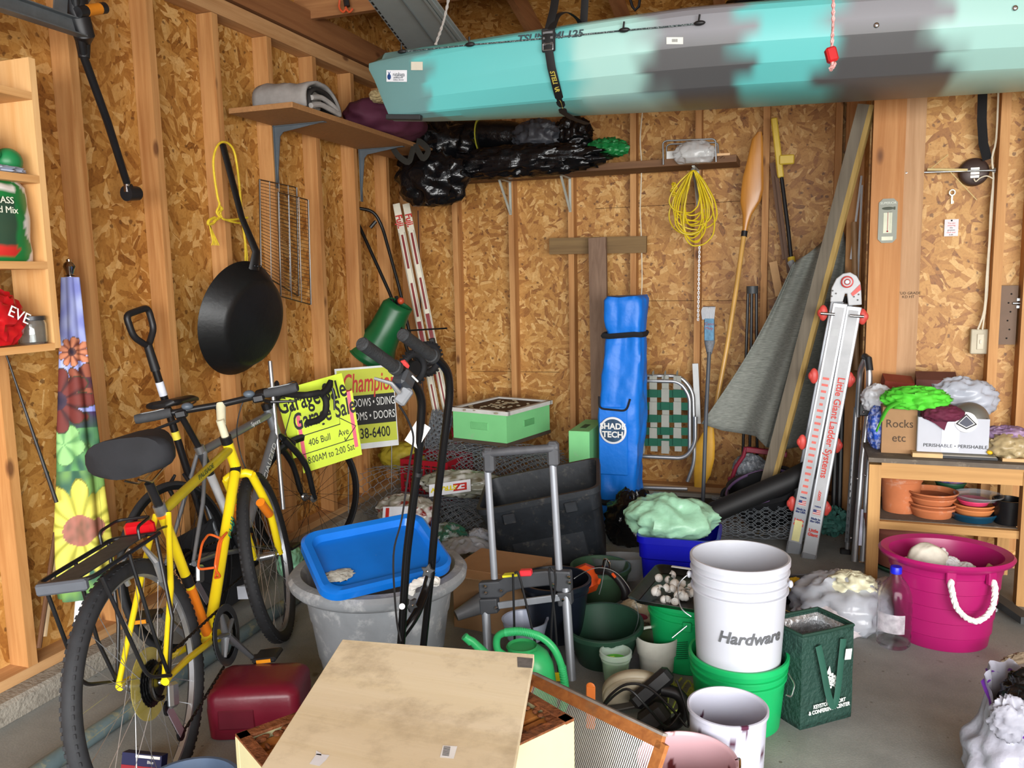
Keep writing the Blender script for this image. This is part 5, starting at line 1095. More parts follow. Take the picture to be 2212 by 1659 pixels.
# ------------------------------------------------------------------ tiller handles
_P = P
def P(x, y, Y): return _P(x, y, Y-.27)
tl = T('tiller', 'black tubular tiller handlebars with rubber grips in front of the gray tub', 'garden tiller', P(870, 1400, 2.5)); TB = M('#131416', .22, .4, .1)
A_ = fillet([P(866, 1400, 2.36), P(878, 1200, 2.38), P(903, 1000, 2.38), P(913, 850, 2.36), P(868, 797, 2.28), P(850, 788, 2.25)], .05, 6)
MB().tube(A_, .0125, 14).build('handlebar', TB, tl)
B_ = fillet([P(930, 1250, 2.52), P(944, 1080, 2.52), P(972, 850, 2.5), P(968, 800, 2.48), P(935, 765, 2.42)], .06, 6)
MB().tube(B_, .0125, 14).build('handlebar', TB, tl)
MB().tube(fillet([P(868, 1372, 2.38), P(898, 1330, 2.42), P(920, 1275, 2.5), P(931, 1235, 2.52)], .05, 5), .0145, 12).tube([P(930, 1250, 2.52), P(914, 1400, 2.5)], .0115, 12).build('lower_tube', TB, tl)
def grip(a, c, nm='grip'):
    d = c-a; mb = MB(); mb.tube([a, a.lerp(c, .03), a.lerp(c, .05), a.lerp(c, .9), a.lerp(c, .91), a.lerp(c, .99), c], [.015, .0185, .0175, .0175, .021, .021, .016], 18)
    mb.build(nm, M('#26282a', .7, 0, .25, 60, .3, 200), tl)
grip(P(780, 741, 2.1), P(858, 797, 2.26)); grip(P(868, 722, 2.25), P(937, 772, 2.43))
c = P(872, 822, 2.29); dr = (P(858, 797, 2.26)-P(912, 850, 2.36)).normalized()
mm = frame(c, -dr, (0, .2, 1)); MB(mm).box((0, .004, 0), (.055, .05, .045), b=.008).build('throttle_housing', M('#313438', .4), tl)
MB(mm).box((-.02, .035, .0), (.035, .03, .022), b=.009).build('red_switch', M('#d94545', .35), tl)['label'] = 'red safety switch'
MB(mm).box((.01, .012, .028), (.03, .004, .003)).build('white_mark', WHT, tl)
c2 = P(868, 855, 2.28); MB().beam(P(884, 838, 2.29), P(860, 872, 2.27), .035, .022, (0, -1, 0), b=.006).build('lever_bracket', M('#7d8084', .5, .2), tl)
MB().tube([P(862, 848, 2.26), P(845, 828, 2.24), P(808, 817, 2.22)], [.008, .006, .004], 8).build('brake_lever', M('#a8abae', .3, .7), tl)
MB().tube(smooth_path([P(862, 875, 2.27), P(880, 905, 2.3), P(893, 945, 2.33), P(885, 1000, 2.34), P(868, 1120, 2.34), P(850, 1200, 2.34), P(856, 1330, 2.35), P(866, 1385, 2.35)], 5), .0032, 6).build('cable', BLK, tl)
e_ = P(866, 1400, 2.36); e2_ = P(914, 1400, 2.5)
for q_, n_m in ((e_, 'lower_tube'), (e2_, 'lower_tube')): MB().tube([q_, V((q_.x, q_.y+.04, .07))], .0125, 12).build(n_m, TB, tl)
for dx_ in (-.07, .12): MB().lathe([(.001, -.02), (.07, -.02), (.07, .02), (.001, .02)], 12, Matrix.Translation(V((e_.x+dx_, e_.y+.06, .07))) @ Matrix.Rotation(pi/2, 4, 'Y')).build('tine_wheel', BLKM, tl, smooth=False)
MB().cyl(V((e_.x-.09, e_.y+.06, .07)), V((e_.x+.14, e_.y+.06, .07)), .012, 10).build('axle', BLKM, tl)
def knob(c, n_):
    mk = frame(c, n_.orthogonal(), n_.cross(n_.orthogonal())); pr = [((.024 if i % 2 == 0 else .013)*cos(pi*i/5), (.024 if i % 2 == 0 else .013)*sin(pi*i/5)) for i in range(10)]
    MB(mk).prism(pr, .014).build('star_knob', M('#36383b', .5), tl, bev=.002); MB(mk).lathe([(.001, .018), (.004, .017), (.005, .013)], 12).build('knob_screw', CHR, tl)
knob(P(926, 1233, 2.49), V((.1, -1, .2)).normalized()); knob(P(885, 1305, 2.40), V((.9, -.5, 0)).normalized())
MB().tube([P(868, 1310, 2.355), P(868.5, 1310, 2.342)], .009, 12).build('bolt_cap', M('#c9ccce', .3), tl)
for y in (968, 1020): MB().tube([P(905-(y-968)*.03, y, 2.38), P(904-(y-968)*.03, y+8, 2.38)], .0135, 14).build('tube_band', BLKM, tl)
MB().beam(P(916, 915, 2.37), P(888, 960, 2.36), .045, .001, (.2, -1, 0)).build('paper_tag', M('#ece9e2', .6), tl, smooth=False)
P = _P
# ------------------------------------------------------------------ luggage cart
lg = T('luggage_cart', 'grey folding luggage cart with black crosspiece and bungee cords', 'hand truck', P(1150, 1500, 2.62)); PG = M('#8c9097', .4, .3, .06); DG = M('#3b3d41', .55)
MB().tube([P(1052, 995, 2.78), P(1068, 1250, 2.76)], .0135, 16).tube([P(1192, 968, 2.82), P(1208, 1240, 2.80)], .0135, 16).build('upper_tube', PG, lg)
MB().tube([P(1048, 1300, 2.74), P(1054, 1400, 2.70), P(1058, 1510, 2.66)], .0165, 16).build('lower_tube', PG, lg)
MB().tube([P(1222, 1270, 2.79), P(1230, 1400, 2.74), P(1242, 1560, 2.68)], .0165, 16).build('lower_tube', PG, lg)
MB().tube([P(1046, 982, 2.77), P(1060, 978, 2.77), P(1190, 968, 2.81), P(1203, 966, 2.82)], [.016, .016, .0155, .016], 16).build('grip', M('#45464a', .6, 0, .2, 20), lg)
for x, y, Y in ((1056, 988, 2.775), (1194, 975, 2.82)): MB().beam(P(x, y-22, Y), P(x+2, y+32, Y), .042, .04, b=.01).build('corner_joint', M('#4a4c50', .5), lg)
def seg(l, Y0_, t, nm, mat, th=.035, bv=.006):
    """polygonal plate in a vertical plane facing the camera"""
    pts = [P(x, y, Y0_+(x-1040)*.0003) for x, y in l]; mb = MB(); mb.loft([[p+V((0, -th/2, 0)) for p in pts], [p+V((0, th/2, 0)) for p in pts]]); return mb.build(nm, mat, t, bev=bv, smooth=False)
seg([(1036, 1256), (1080, 1253), (1098, 1240), (1140, 1234), (1180, 1230), (1234, 1232), (1236, 1275), (1206, 1276), (1190, 1262), (1130, 1268), (1098, 1277), (1085, 1288), (1038, 1290)], 2.74, lg, 'crosspiece', DG)
seg([(1037, 1292), (1076, 1290), (1078, 1322), (1040, 1326)], 2.73, lg, 'lower_clamp', DG); seg([(1204, 1278), (1236, 1276), (1238, 1304), (1208, 1308)], 2.73, lg, 'lower_clamp', DG)
MB().beam(P(1076, 1308, 2.73), P(1210, 1290, 2.77), .026, .012, (0, -1, 0)).build('steel_bar', PG, lg, bev=.003)
MB().beam(P(1123, 1237, 2.72), P(1149, 1236, 2.725), .022, .03, (0, -1, 0), b=.004).build('release_button', M('#d8323c', .4), lg)['label'] = 'red release button'
MB().beam(P(1088, 1243, 2.73), P(1120, 1240, 2.73), .008, .03, (0, -1, 0)).build('yellow_label', M('#d8d02c', .5), lg)
for x, y in ((1048, 1268), (1049, 1281), (1082, 1277), (1228, 1247), (1229, 1259), (1195, 1263), (1071, 1313), (1216, 1296)):
    c = P(x, y, 2.712+(x-1040)*.0003); MB().lathe([(.001, .006), (.004, .006), (.0065, .003), (.0075, 0)], 14, frame(c, (1, 0, 0), (0, 0, 1))).build('rivet', CHR, lg)
for l in ([(1108, 1240), (1112, 1400), (1110, 1420)], [(1112, 1238), (1122, 1245), (1145, 1340), (1175, 1470)], [(1198, 1235), (1200, 1260), (1192, 1340), (1188, 1475)], [(1196, 1234), (1186, 1232), (1198, 1330), (1208, 1480)]):
    MB().tube(smooth_path([P(x, y, 2.69) for x, y in l], 4), .0042, 8).build('bungee_cord', M('#111215', .6), lg)
MB().beam(P(1188, 1462, 2.675), P(1212, 1462, 2.675), .032, .012, (0, -1, 0), b=.003).build('cord_clip', M('#e0d21e', .5), lg)
# ------------------------------------------------------------------ cardboard box, cone, watering can
bx = T('cardboard_box', 'brown cardboard box on the floor behind the luggage cart', 'box', (-1.16, 3.12, 0)); mt = rotm((-1.16, 3.12, 0), rad(-6))
MB(mt).box((0, 0, .13), (.34, .26, .26)).build('carton', KRAFT, bx, smooth=False); MB(mt).box((0, -.165, .255), (.34, .09, .004), mt @ Matrix.Identity(4) if False else None).build('flap', M('#a88560', .8), bx, smooth=False)
one(MB().tube([P(1020, 1300, 2.95), P(1035, 1296, 2.97), P(996, 1305, 2.9), P(985, 1307, 2.88)][:0] or [P(985, 1330, 2.90), P(1046, 1300, 2.98)], [.022, .045], 24), 'plastic_funnel', M('#77797d', .45), 'grey plastic cone lying against the left post of the cart', 'cone')
wc = T('watering_can', 'light green plastic watering can under the luggage cart', 'watering can', PZ(1165, 1600, 0)); WG = M('#35b56a', .35, 0, .08)
cx = P(1150, 1470, 2.50)
rg = []
for (x, y, a_, b_) in ((1150, 1600, .085, .07), (1150, 1560, .09, .075), (1148, 1480, .088, .072), (1145, 1430, .08, .066), (1140, 1408, .07, .058), (1135, 1398, .055, .045)):
    c = P(x, y, 2.50); rg.append([c+V((a_*cos(t), b_*sin(t), 0)) for t in [2*pi*k/28 for k in range(28)]])
MB().loft(rg).build('can_body', WG, wc); 
MB().lathe([(.05, 0), (.055, .006), (.05, .012), (.042, .004)], 28, rotm(P(1128, 1400, 2.50))).build('opening', M('#2a9a57', .35), wc)
MB().tube(smooth_path([P(1100, 1420, 2.48), P(1076, 1405, 2.46), P(1074, 1378, 2.46), P(1092, 1366, 2.46), P(1125, 1364, 2.47), P(1165, 1374, 2.48), P(1197, 1402, 2.49), P(1216, 1450, 2.5), P(1222, 1500, 2.5), P(1212, 1545, 2.5)], 8), .0125, 12).build('handle_loop', WG, wc)
mb = MB(); hp = smooth_path([P(1092, 1366, 2.46), P(1125, 1364, 2.47), P(1165, 1374, 2.48)], 12)+smooth_path([P(1214, 1440, 2.5), P(1222, 1500, 2.5), P(1214, 1540, 2.5)], 12)
for i in range(0, len(hp)-1, 1):
    d = (hp[min(i+1, len(hp)-1)]-hp[i]); 
    if 0 < d.length < .02: d.normalize(); mb.tube([hp[i]-d*.0015, hp[i]+d*.0015], .0145, 12)
mb.build('grip_ribs', M('#3fc077', .35), wc)['kind'] = 'stuff'
MB().tube([P(1115, 1480, 2.48), P(1040, 1405, 2.42), P(1020, 1385, 2.40), P(1003, 1375, 2.39)], [.022, .016, .013, .011], 14).build('spout', WG, wc)
MB().tube([P(1003, 1374, 2.39), P(1018, 1388, 2.40)], [.013, .013], 14).build('spout_thread', WG, wc)
o = MB().lathe([(.001, 0), (.07, 0), (.088, .07), (.09, .072), (.083, .07), (.066, .006), (.001, .005)], 30); o = one(o, 'blue_bowl', M('#b8c0d4', .2, 0, .1, alpha=.7), 'pale translucent bowl behind the green watering can handle', 'bowl'); o.location = P(1135, 1375, 2.8)
# ------------------------------------------------------------------ pots and small items
def pot(name, mat, loc, r0, r1, h, label, cat='plant pot', rim=.008, ribs=(), tilt=(0, 0, 0), n=44, parts=None, sx=1):
    o = MB().lathe(bucket(r0, r1, h, .003, rim, ribs), n, sx=sx).build(name, mat, None); o.location = loc; o.rotation_euler = tilt; return tag(o, label, cat)
o = pot('nursery_pot', M('#10151f', .35, 0, .15), (-.885, 2.96, .045), .105, .135, .235, 'tall black nursery pot with white barcode sticker right of the cart', ribs=((.19, .004),))
st_ = MB(frame(P(1248, 1395, 2.875), (1, .15, .0), (0, .1, 1))).box((0, 0, 0), (.028, .048, .002), b=.001); st_.build('barcode_sticker', WHT, o)
text('barcode', 'IIIIII', INK, frame(P(1248, 1395, 2.875), (1, .15, .0), (0, .1, 1)) @ Matrix.Translation(V((0, 0, .002))) @ Matrix.Rotation(pi/2, 4, 'Z'), .018, o, .5)
pot('nursery_pot', M('#1f3d2e', .45, 0, .12), (-.675, 2.90, 0), .10, .142, .16, 'wide dark green plant pot right of the tall black nursery pot', tilt=(rad(6), 0, 0), rim=.01)
pot('nursery_pot', M('#3c5a43', .5, 0, .15), (-.83, 3.50, 0), .10, .13, .15, 'olive green plant pot behind the black nursery pot', rim=.008)
mb = MB(); mb.tube(smooth_path([PZ(1305, 1300, .20)+V((-.1, -.1, .1))]+[P(x, y, 2.92) for x, y in ((1240, 1250), (1275, 1230), (1305, 1227), (1335, 1240), (1362, 1275), (1378, 1320), (1376, 1350), (1363, 1378))][0:], 5)[5:], .0016, 5)
mb.tube(smooth_path([P(x, y, 2.95) for x, y in ((1311, 1208), (1305, 1230), (1300, 1262), (1294, 1284))], 4), .0018, 5); o = one(mb, 'wire_hanger', STEEL, 'thin wire pot hanger arching over the plant pots', 'wire')
o = T('snack_cup', 'small clear cup with bright green contents in front of the dark green pot', 'cup', PZ(1330, 1490, 0)); c = PZ(1330, 1480, 0)
MB().lathe(bucket(.040, .054, .13, .002, .004, ((.10, .002), (.112, .002))), 30, rotm(c)).build('cup', M('#cfe0d4', .1, 0, .05, alpha=.4), o); MB().lathe([(.001, .092), (.046, .095), (.044, .06), (.036, .004), (.001, .004)], 26, rotm(c)).build('contents', M('#5cc02c', .5, 0, .25, 40), o)
MB().tube([c+V((-.02+.012*i, .01*sin(i*1.7), .10+.004*cos(i))) for i in range(6)], .002, 5).build('string', M('#b9e05a', .5), o)
c = PZ(1414, 1462, 0)+V((0, .05, 0)); o = T('white_pot', 'round white ceramic-look pot with a dark green liner pot inside', 'plant pot', c)
MB().lathe([(.001, 0), (.055, 0), (.062, .01), (.066, .07), (.073, .074), (.079, .135), (.078, .14), (.074, .139), (.070, .09), (.06, .01), (.001, .008)], 44, rotm(c)).build('outer_pot', M('#cfd0c6', .4), o)
MB().lathe([(.001, .02), (.045, .02), (.062, .13), (.068, .133), (.069, .128), (.066, .126), (.048, .018), (.001, .016)], 36, rotm(c)).build('inner_pot', M('#2c3320', .4), o)
GB = M('#13a45c', .4, 0, .05)
c = V((-.372, 2.99, 0)); g2 = T('green_bucket', 'bright green bucket with wire bail carrying the tray of eggshells', 'bucket', c)
MB().lathe(bucket(.132, .150, .262, .003, .006, ((.20, .006), (.227, .006))), 56, rotm(c)).build('bucket_body', GB, g2)
MB().box(P(1484, 1355, 2.835), (.032, .012, .035), b=.003).build('handle_lug', GB, g2); MB().tube([P(1484, 1352, 2.82), P(1452, 1378, 2.80)], .0024, 6).build('bail', STEEL, g2)
for i in range(9): MB().beam(P(1461, 1388+i*4.4, 2.852), P(1486, 1387+i*4.4, 2.84), .002, .003, (0, -1, 0)).build('printed_line', M('#0b5c35', .5), g2, smooth=False)
tm, tw_, thh = aff(P(1418, 1232, 3.12)*1, P(1530, 1240, 3.12), P(1392, 1312, 2.86)); zt_ = .266
ty = T('baking_tray', 'dark baking tray of broken white eggshells on the green bucket', 'tray', (-.37, 2.98, zt_)); mt = rotm((-.385, 2.975, zt_), rad(-7)); TM = M('#2c2a28', .35, .6, .3, 30)
mb = MB(mt); mb.loft([rring(.135, .165, .02, .002), rring(.155, .19, .03, .026), rring(.165, .2, .035, .028), rring(.155, .188, .03, .024), rring(.133, .163, .02, .006)], False); mb.add([(x, y, .004) for x, y in ((-.135, -.165), (.135, -.165), (.135, .165), (-.135, .165))], [(0, 1, 2, 3)]); mb.build('tray_body', TM, ty)
MB(mt).box((0, .183, .03), (.2, .014, .003)).build('tray_label', WHT, ty)
random.seed(21)
def shell(i):
    mb = MB(); r = random.uniform(.015, .022); a1 = random.uniform(.9, 1.5); m = Matrix.Rotation(random.uniform(0, 6), 4, 'Z') @ Matrix.Rotation(random.uniform(.4, 2.6), 4, 'X'); n = 14; rings = []
    for k in range(7):
        t = .05+a1*k/6; rings.append([m @ V((r*sin(t)*cos(b), r*sin(t)*sin(b), r*1.1*cos(t)+(.012*noise.noise(V((b*2, i, 1))) if k == 6 else 0))) for b in [2*pi*j/n for j in range(n)]])
    mb.loft(rings, False); return mb
sh0 = []
for i in range(6):
    o = shell(i).build('eggshell', M('#cfcdc8', .5, 0, .03), None, solid=.0008); sh0.append(o)
k = 0
for i in range(34):
    o = sh0[i] if i < 6 else sh0[i % 6].copy()
    if i >= 6: COL.objects.link(o)
    u_ = random.gauss(.0, .055) if i > 4 else random.uniform(-.11, .1); v_ = random.gauss(-.05, .055) if i > 4 else random.uniform(-.05, .12)
    o.location = mt @ V((max(-.115, min(.12, u_)), max(-.14, min(.14, v_)), .016+.006*(i % 3))); o.rotation_euler.z = i
    tag(o, 'broken white eggshell in the dark baking tray', 'eggshell', 'eggshells on the baking tray')
# stacked buckets
c = V((-.165, 2.615, 0)); g1 = T('green_bucket', 'bright green bucket under the tall white bucket', 'bucket', c)
MB().lathe(bucket(.132, .152, .235, .003, .006, ((.17, .006), (.195, .006))), 60, rotm(c)).build('bucket_body', GB, g1)
MB().tube(fillet([c+V((.155, -.02, .19)), c+V((.175, -.05, .17)), c+V((.165, -.075, .14)), c+V((.15, -.085, .15))], .01), .0025, 6).build('bail', STEEL, g1)
WB = M('#b4b7c0', .35, 0, .04, 5)
cw = V((-.165, 2.60, .19)); wk = T('white_bucket', 'tall white five gallon bucket stacked in the green bucket', 'bucket', cw)
MB().lathe(bucket(.130, .150, .372, .003, .005, ((.27, .007), (.30, .006), (.33, .006))), 64, rotm(cw)).build('bucket_body', WB, wk)
mt = rotm(cw+V((0, 0, .19))) 
mtx = Matrix.Translation(cw+V((0, 0, .152))) @ Matrix.Rotation(rad(21), 4, 'Z') @ Matrix.Translation(V((0, -.1415, 0))) @ Matrix.Rotation(pi/2, 4, 'X')
text('lettering', 'Hardware', M('#55575a', .6, 0, .3, 40), mtx, .052, wk, 1.0, .0004, .25, bold=.0012, bend=.1418)
for s in (-1, 1): MB().ball(cw+V((s*.155, -.02, .30)), (.008, .012, .012), 10, 8).build('handle_ear', WB, wk)
MB().tube(smooth_path([cw+V((-.157, -.02, .30)), cw+V((-.185, -.05, .27)), cw+V((-.17, -.11, .225)), cw+V((-.135, -.12, .20))], 5), .0022, 6).build('bail', STEEL, wk)
# white stained pail and pink pail
def stain(base, col, dens, seed, zmax=9):
    def f(p):
        n = noise.noise(V((p.x*38+seed, p.y*38, p.z*14))); n2 = noise.noise(V((p.x*9, p.y*9+seed, p.z*9)))
        return col if (n > dens and n2 > -.05) else base
    return f
def dense_pail(r0, r1, h, M_, t=.003, rim=.005):
    pr = [(.001, 0), (r0, 0)]+[(r0+(r1-r0)*k/10, h*k/10) for k in range(1, 10)]+[(r1, h-.012), (r1+rim, h-.010), (r1+rim, h-.001), (r1, h)]+[(r1-t-(r1-r0)*k/28, h-.004-(h-.01)*k/28) for k in range(29)]+[(r0*.6, .006), (.001, .006)]
    return MB().lathe(pr, 120, M_)
c = V((-.165, 2.20, 0)); wp_ = T('white_pail', 'white pail with dark berry stains inside, in front of the green bucket', 'pail', c)
dense_pail(.094, .105, .265, rotm(c)).build('pail_body', vcol('stained_pail', .35), wp_, col=stain('#b9bbca', '#4a1c34', .30, 4))
c = V((-.245, 1.965, 0)); pk = T('pink_pail', 'pale pink pail with metal handle ear at the bottom edge of the picture', 'pail', c)
dense_pail(.105, .122, .235, rotm(c)).build('pail_body', vcol('pink_pail', .35), pk, col=stain('#c9a3aa', '#6a3030', .40, 9))
MB().tube(fillet([c+V((.118, .03, .235)), c+V((.127, .02, .245)), c+V((.129, -.01, .235)), c+V((.127, -.03, .20))], .01), .004, 8).build('handle_ear', CHR, pk)
MB().tube(smooth_path([c+V((.13, -.02, .21)), c+V((.128, -.06, .16)), c+V((.11, -.1, .08)), c+V((.08, -.13, .04))], 5), .003, 6).build('bail', STEEL, pk)
# circular saw
cs = T('circular_saw', 'black and beige circular saw with coiled cord on the floor by the green bucket', 'saw', PZ(1400, 1590, 0)); sm = frame(P(1372, 1505, 2.56), (CR*.92+CF*-.25-CU*-.28), CU*.75+CF*-.5)
gd = MB(); n = 28
def arc(r, z, a0=rad(5), a1=rad(178)): return [sm @ V((r*cos(a0+(a1-a0)*i/n), r*sin(a0+(a1-a0)*i/n), z)) for i in range(n+1)]
for (ra, za, rb_, zb) in ((.022, .016, .096, .016), (.096, .016, .108, .006), (.108, .006, .108, -.026), (.108, -.026, .10, -.032)):
    A, B = arc(ra, za), arc(rb_, zb); k0 = len(gd.v); gd.add(A+B, [(i, i+1, n+2+i, n+1+i) for i in range(n)])
gd.build('blade_guard', M('#b7ae97', .45, 0, .12), cs, solid=.002, ang=30)
MB(sm).box((.03, .03, .02), (.035, .012, .003)).build('orange_label', M('#d8602a', .5), cs)
MB().beam(P(1368, 1520, 2.48), P(1448, 1452, 2.52), .055, .05, (0, -1, .2), b=.012).build('motor', BLK, cs)
MB().beam(P(1385, 1570, 2.44), P(1440, 1530, 2.47), .075, .07, (0, -1, .2), b=.015).build('motor', M('#1b1a19', .6, 0, .3, 30), cs)
MB().tube(smooth_path([P(1430, 1490, 2.5), P(1465, 1500, 2.5), P(1478, 1530, 2.5), P(1462, 1560, 2.5), P(1430, 1570, 2.48)], 5), .02, 10).build('rear_handle', BLK, cs)
MB(sm).box((0, -.01, -.01), (.21, .014, .09), b=.003).build('base_plate', M('#55534f', .5, .5), cs)
MB().beam(P(1350, 1590, 2.42), P(1420, 1600, 2.42), .06, .05, b=.012).build('front_knob', BLK, cs)
crd = smooth_path([P(x, y, Y) for x, y, Y in ((1470, 1540, 2.45), (1440, 1570, 2.42), (1400, 1530, 2.38), (1360, 1490, 2.38), (1330, 1500, 2.40), (1300, 1530, 2.42), (1320, 1500, 2.44), (1355, 1478, 2.45), (1400, 1485, 2.46), (1450, 1530, 2.46), (1486, 1570, 2.46), (1480, 1520, 2.47), (1462, 1470, 2.5))], 5)
MB().tube(crd, .0042, 8).build('power_cord', BLK, cs)
random.seed(33); mb = MB()
for k in range(6):
    p0 = [PZ(1450+random.uniform(-10, 55), 1460+random.uniform(0, 90), .012) for _ in range(5)]; mb.tube(smooth_path(p0, 5), .0035, 6)
one(mb, 'braided_rope', M('#9aa84a', .7, 0, .4, 60), 'tangled yellow-green braided cord on the floor behind the saw', 'cord')
one(MB().beam(P(1276, 1575, 2.35), P(1276, 1482, 2.38), .030, .006, (0, -1, 0), b=.003).ball(P(1276, 1484, 2.38), (.015, .003, .015), 16, 8), 'orange_paddle', M('#d8742c', .5), 'orange plastic blade standing upright between the cart and the saw', 'scraper')
# orange power tool
og = T('power_tool', 'orange and black handheld power tool with loop handle behind the plant pots', 'power tool', P(1285, 1290, 3.3)); OR = M('#e2551f', .4)
MB().beam(P(1236, 1262, 3.35), P(1290, 1240, 3.38), .12, .10, b=.03).build('housing', OR, og)
MB().tube(smooth_path([P(1290, 1232, 3.35), P(1312, 1232, 3.33), P(1335, 1250, 3.32), P(1350, 1275, 3.31), P(1350, 1295, 3.31)], 5), .018, 12).build('handle', BLK, og)
for a, c in (((1322, 1238), (1330, 1248)), ((1296, 1250), (1292, 1262)), ((1252, 1262), (1275, 1265))): MB().beam(P(*a, 3.29), P(*c, 3.29), .012, .01, b=.003).build('accent', OR, og)
MB().tube(smooth_path([P(1303, 1225, 3.32), P(1306, 1208, 3.32), P(1316, 1215, 3.32), P(1317, 1232, 3.32)], 5), .005, 8).build('hook', CHR, og)
one(MB().beam(P(1150, 1272, 3.1), P(1190, 1262, 3.12), .045, .05, b=.015), 'orange_tool_nose', OR, 'orange tool part seen through the cart crosspiece', 'tool')
# charcoal bag
b, c = print_bag('charcoal_bag', (1375, 1350), 3.22, (.10, .06, .11), 91, ('#b3a68c', '#c9bfa8', '#8a7c66'), 'tan paper charcoal bag between the plant pots and the green bucket', .0, flat=-.95, amp=.08)
m = frame(P(1385, 1332, 3.135), (1, .0, -.05), (0, .1, 1)); MB(m).lathe([(.001, .002), (.026, .002), (.027, 0)], 24, m @ Matrix.Diagonal(V((1, .45, 1, 1)))).build('red_oval', M('#8a2a3c', .5), b); text('lettering', 'THE ORIGINAL', INK, m @ Matrix.Translation(V((0, -.022, .003))), .011, b)
# ------------------------------------------------------------------ green insulated tote bag
KF, KR, KL = PZ(1728, 1577, 0), PZ(1835, 1548, 0), PZ(1672, 1541, 0)
kb = T('insulated_bag', 'dark green insulated shopping bag with foil lining and white resort lettering', 'bag', (KF+KR)/2); DGN = M('#17382f', .7, 0, .12, 8, 1.0, 70)
KRL = KF+(KR-KF).normalized()*.205; KLL = KF+(KL-KF).normalized()*.15; KB = KRL+KLL-KF; hh = .315
def bagring(z, e, k=5):
    cs_ = [KF, KRL, KB, KLL]; cc = (KF+KB)/2; o_ = []
    for i in range(4):
        a, c_ = cs_[i], cs_[(i+1) % 4]
        for j in range(8):
            t = j/8; p = a.lerp(c_, t); q = cc+(p-cc)*(1+e*sin(pi*t)*.6+.0); q = q+(q-cc)*.02*noise.noise(V((p.x*20, p.y*20, z*14))); o_.append(V((q.x, q.y, z)))
    return o_
mb = MB(); mb.loft([bagring(z*hh/14, .05*sin(pi*z/14)+(.12 if z > 12 else 0)*0) for z in range(15)], False); fs = len(mb.v); mb.add([KF, KRL, KB, KLL], [(0, 1, 2, 3)])
mb.build('bag_body', DGN, kb, solid=.004, ang=35)
FO = M('#c9ccd0', .3, .7, .3, 20, 1.0, 45); cc = (KF+KB)/2
mb = MB(); mb.loft([[cc+(p-cc)*.955+V((0, 0, 0)) for p in bagring(z*hh/8*.98+.01, .03)] for z in range(9)], False); mb.build('foil_lining', FO, kb, solid=.001)
fd = (KRL-KF).normalized(); fn = V((fd.y, -fd.x, 0)); up_ = V((0, 0, 1))
MB().tube(bagring(hh, .05), .006, 6, closed=True).build('top_binding', M('#123429', .7), kb)
fm_ = frame(KF+fd*.105+V((0, 0, .12))+fn*.010, fd, up_)
text('lettering', 'KEYSTONE RESORT\n& CONFERENCE CENTER', M('#d5dad5', .6), fm_ @ Matrix.Translation(V((0, -.055, .003))), .018, kb, .82, bold=.0005)
lgm = MB(); random.seed(2)
for i in range(6):
    a = 2*pi*i/6; x, y = .016*cos(a), .016*sin(a)+.03; mm = fm_ @ Matrix.Translation(V((x, y, .003))) @ Matrix.Rotation(a+.6, 4, 'Z'); lgm.box((0, 0, 0), (.022, .007, .002), mm).box((.008, .006, 0), (.007, .014, .002), mm).box((-.008, .006, 0), (.006, .012, .002), mm)
lgm.add([fm_ @ V(p) for p in ((-.02, .052, .003), (-.004, .082, .003), (.002, .056, .003), (.018, .01, .003), (.04, -.012, .003), (.022, -.01, .003), (-.018, -.005, .003), (-.014, -.04, .003), (.0, -.012, .003))], [(0, 2, 1), (3, 5, 4), (6, 7, 8)])
lgm.build('leaf_emblem', M('#d5dad5', .6), kb, smooth=False)
HM = M('#1b4a3c', .7)
hpts = [fm_ @ V(p) for p in ((-.055, .16, .006), (-.04, .09, .012), (-.02, .0, .016), (-.002, -.045, .018), (.012, -.035, .018), (.024, .03, .015), (.035, .10, .010), (.045, .165, .006))]
MB().tube(smooth_path(hpts, 5), .012, 6, sq=.15, up=fn).build('strap_handle', HM, kb)
MB().beam(fm_ @ V((.052, .10, .02)), fm_ @ V((.056, .135, .02)), .025, .001, fn).build('paper_label', WHT, kb, smooth=False)
# ------------------------------------------------------------------ bottle, bags, tub on the right
c = PZ(1932, 1405, 0)+V((0, .05, 0)); bo = T('water_bottle', 'large clear plastic bottle with blue cap beside the pink tub', 'bottle', c); CP = M('#fdfdfe', .03, 0, .0, alpha=.75, trans=1.0, ior=1.2)
MB().lathe([(.001, .012), (.03, .004), (.052, .0), (.062, .012), (.063, .05), (.060, .06), (.063, .07), (.062, .16), (.060, .17), (.062, .18), (.058, .215), (.045, .248), (.024, .275), (.018, .285), (.018, .30), (.016, .30), (.016, .284), (.043, .245), (.056, .212), (.059, .16), (.059, .02), (.001, .016)], 40, rotm(c)).build('bottle_body', CP, bo)
MB().lathe([(.001, .318), (.019, .318), (.021, .314), (.021, .292), (.018, .29), (.001, .29)], 26, rotm(c)).build('cap', M('#1a22c4', .35), bo); MB().lathe([(.064, .07), (.064, .145)], 20, rotm(c), a0=rad(200), a1=rad(300)).build('label_panel', M('#c9c4cc', .4, 0, .4, 30, alpha=.7), bo)
o = cloth_lump('plastic_bag', (1822, 1300), 3.52, (.20, .17, .125), 95, M('#b3b7c0', .2, 0, .05, 4, alpha=.8), 'big crumpled whitish plastic bag on the floor left of the bottle', 'bag', amp=.22, fr=2.0, z0=0, flat=-.6)
cloth_lump('plastic_bag', (1795, 1345), 3.42, (.13, .10, .07), 96, M('#d8cfd2', .2, 0, .05, 4, alpha=.8), 'lower fold of whitish plastic bag spilling toward the insulated bag', 'bag', amp=.2, fr=2.0, z0=0, flat=-.6)
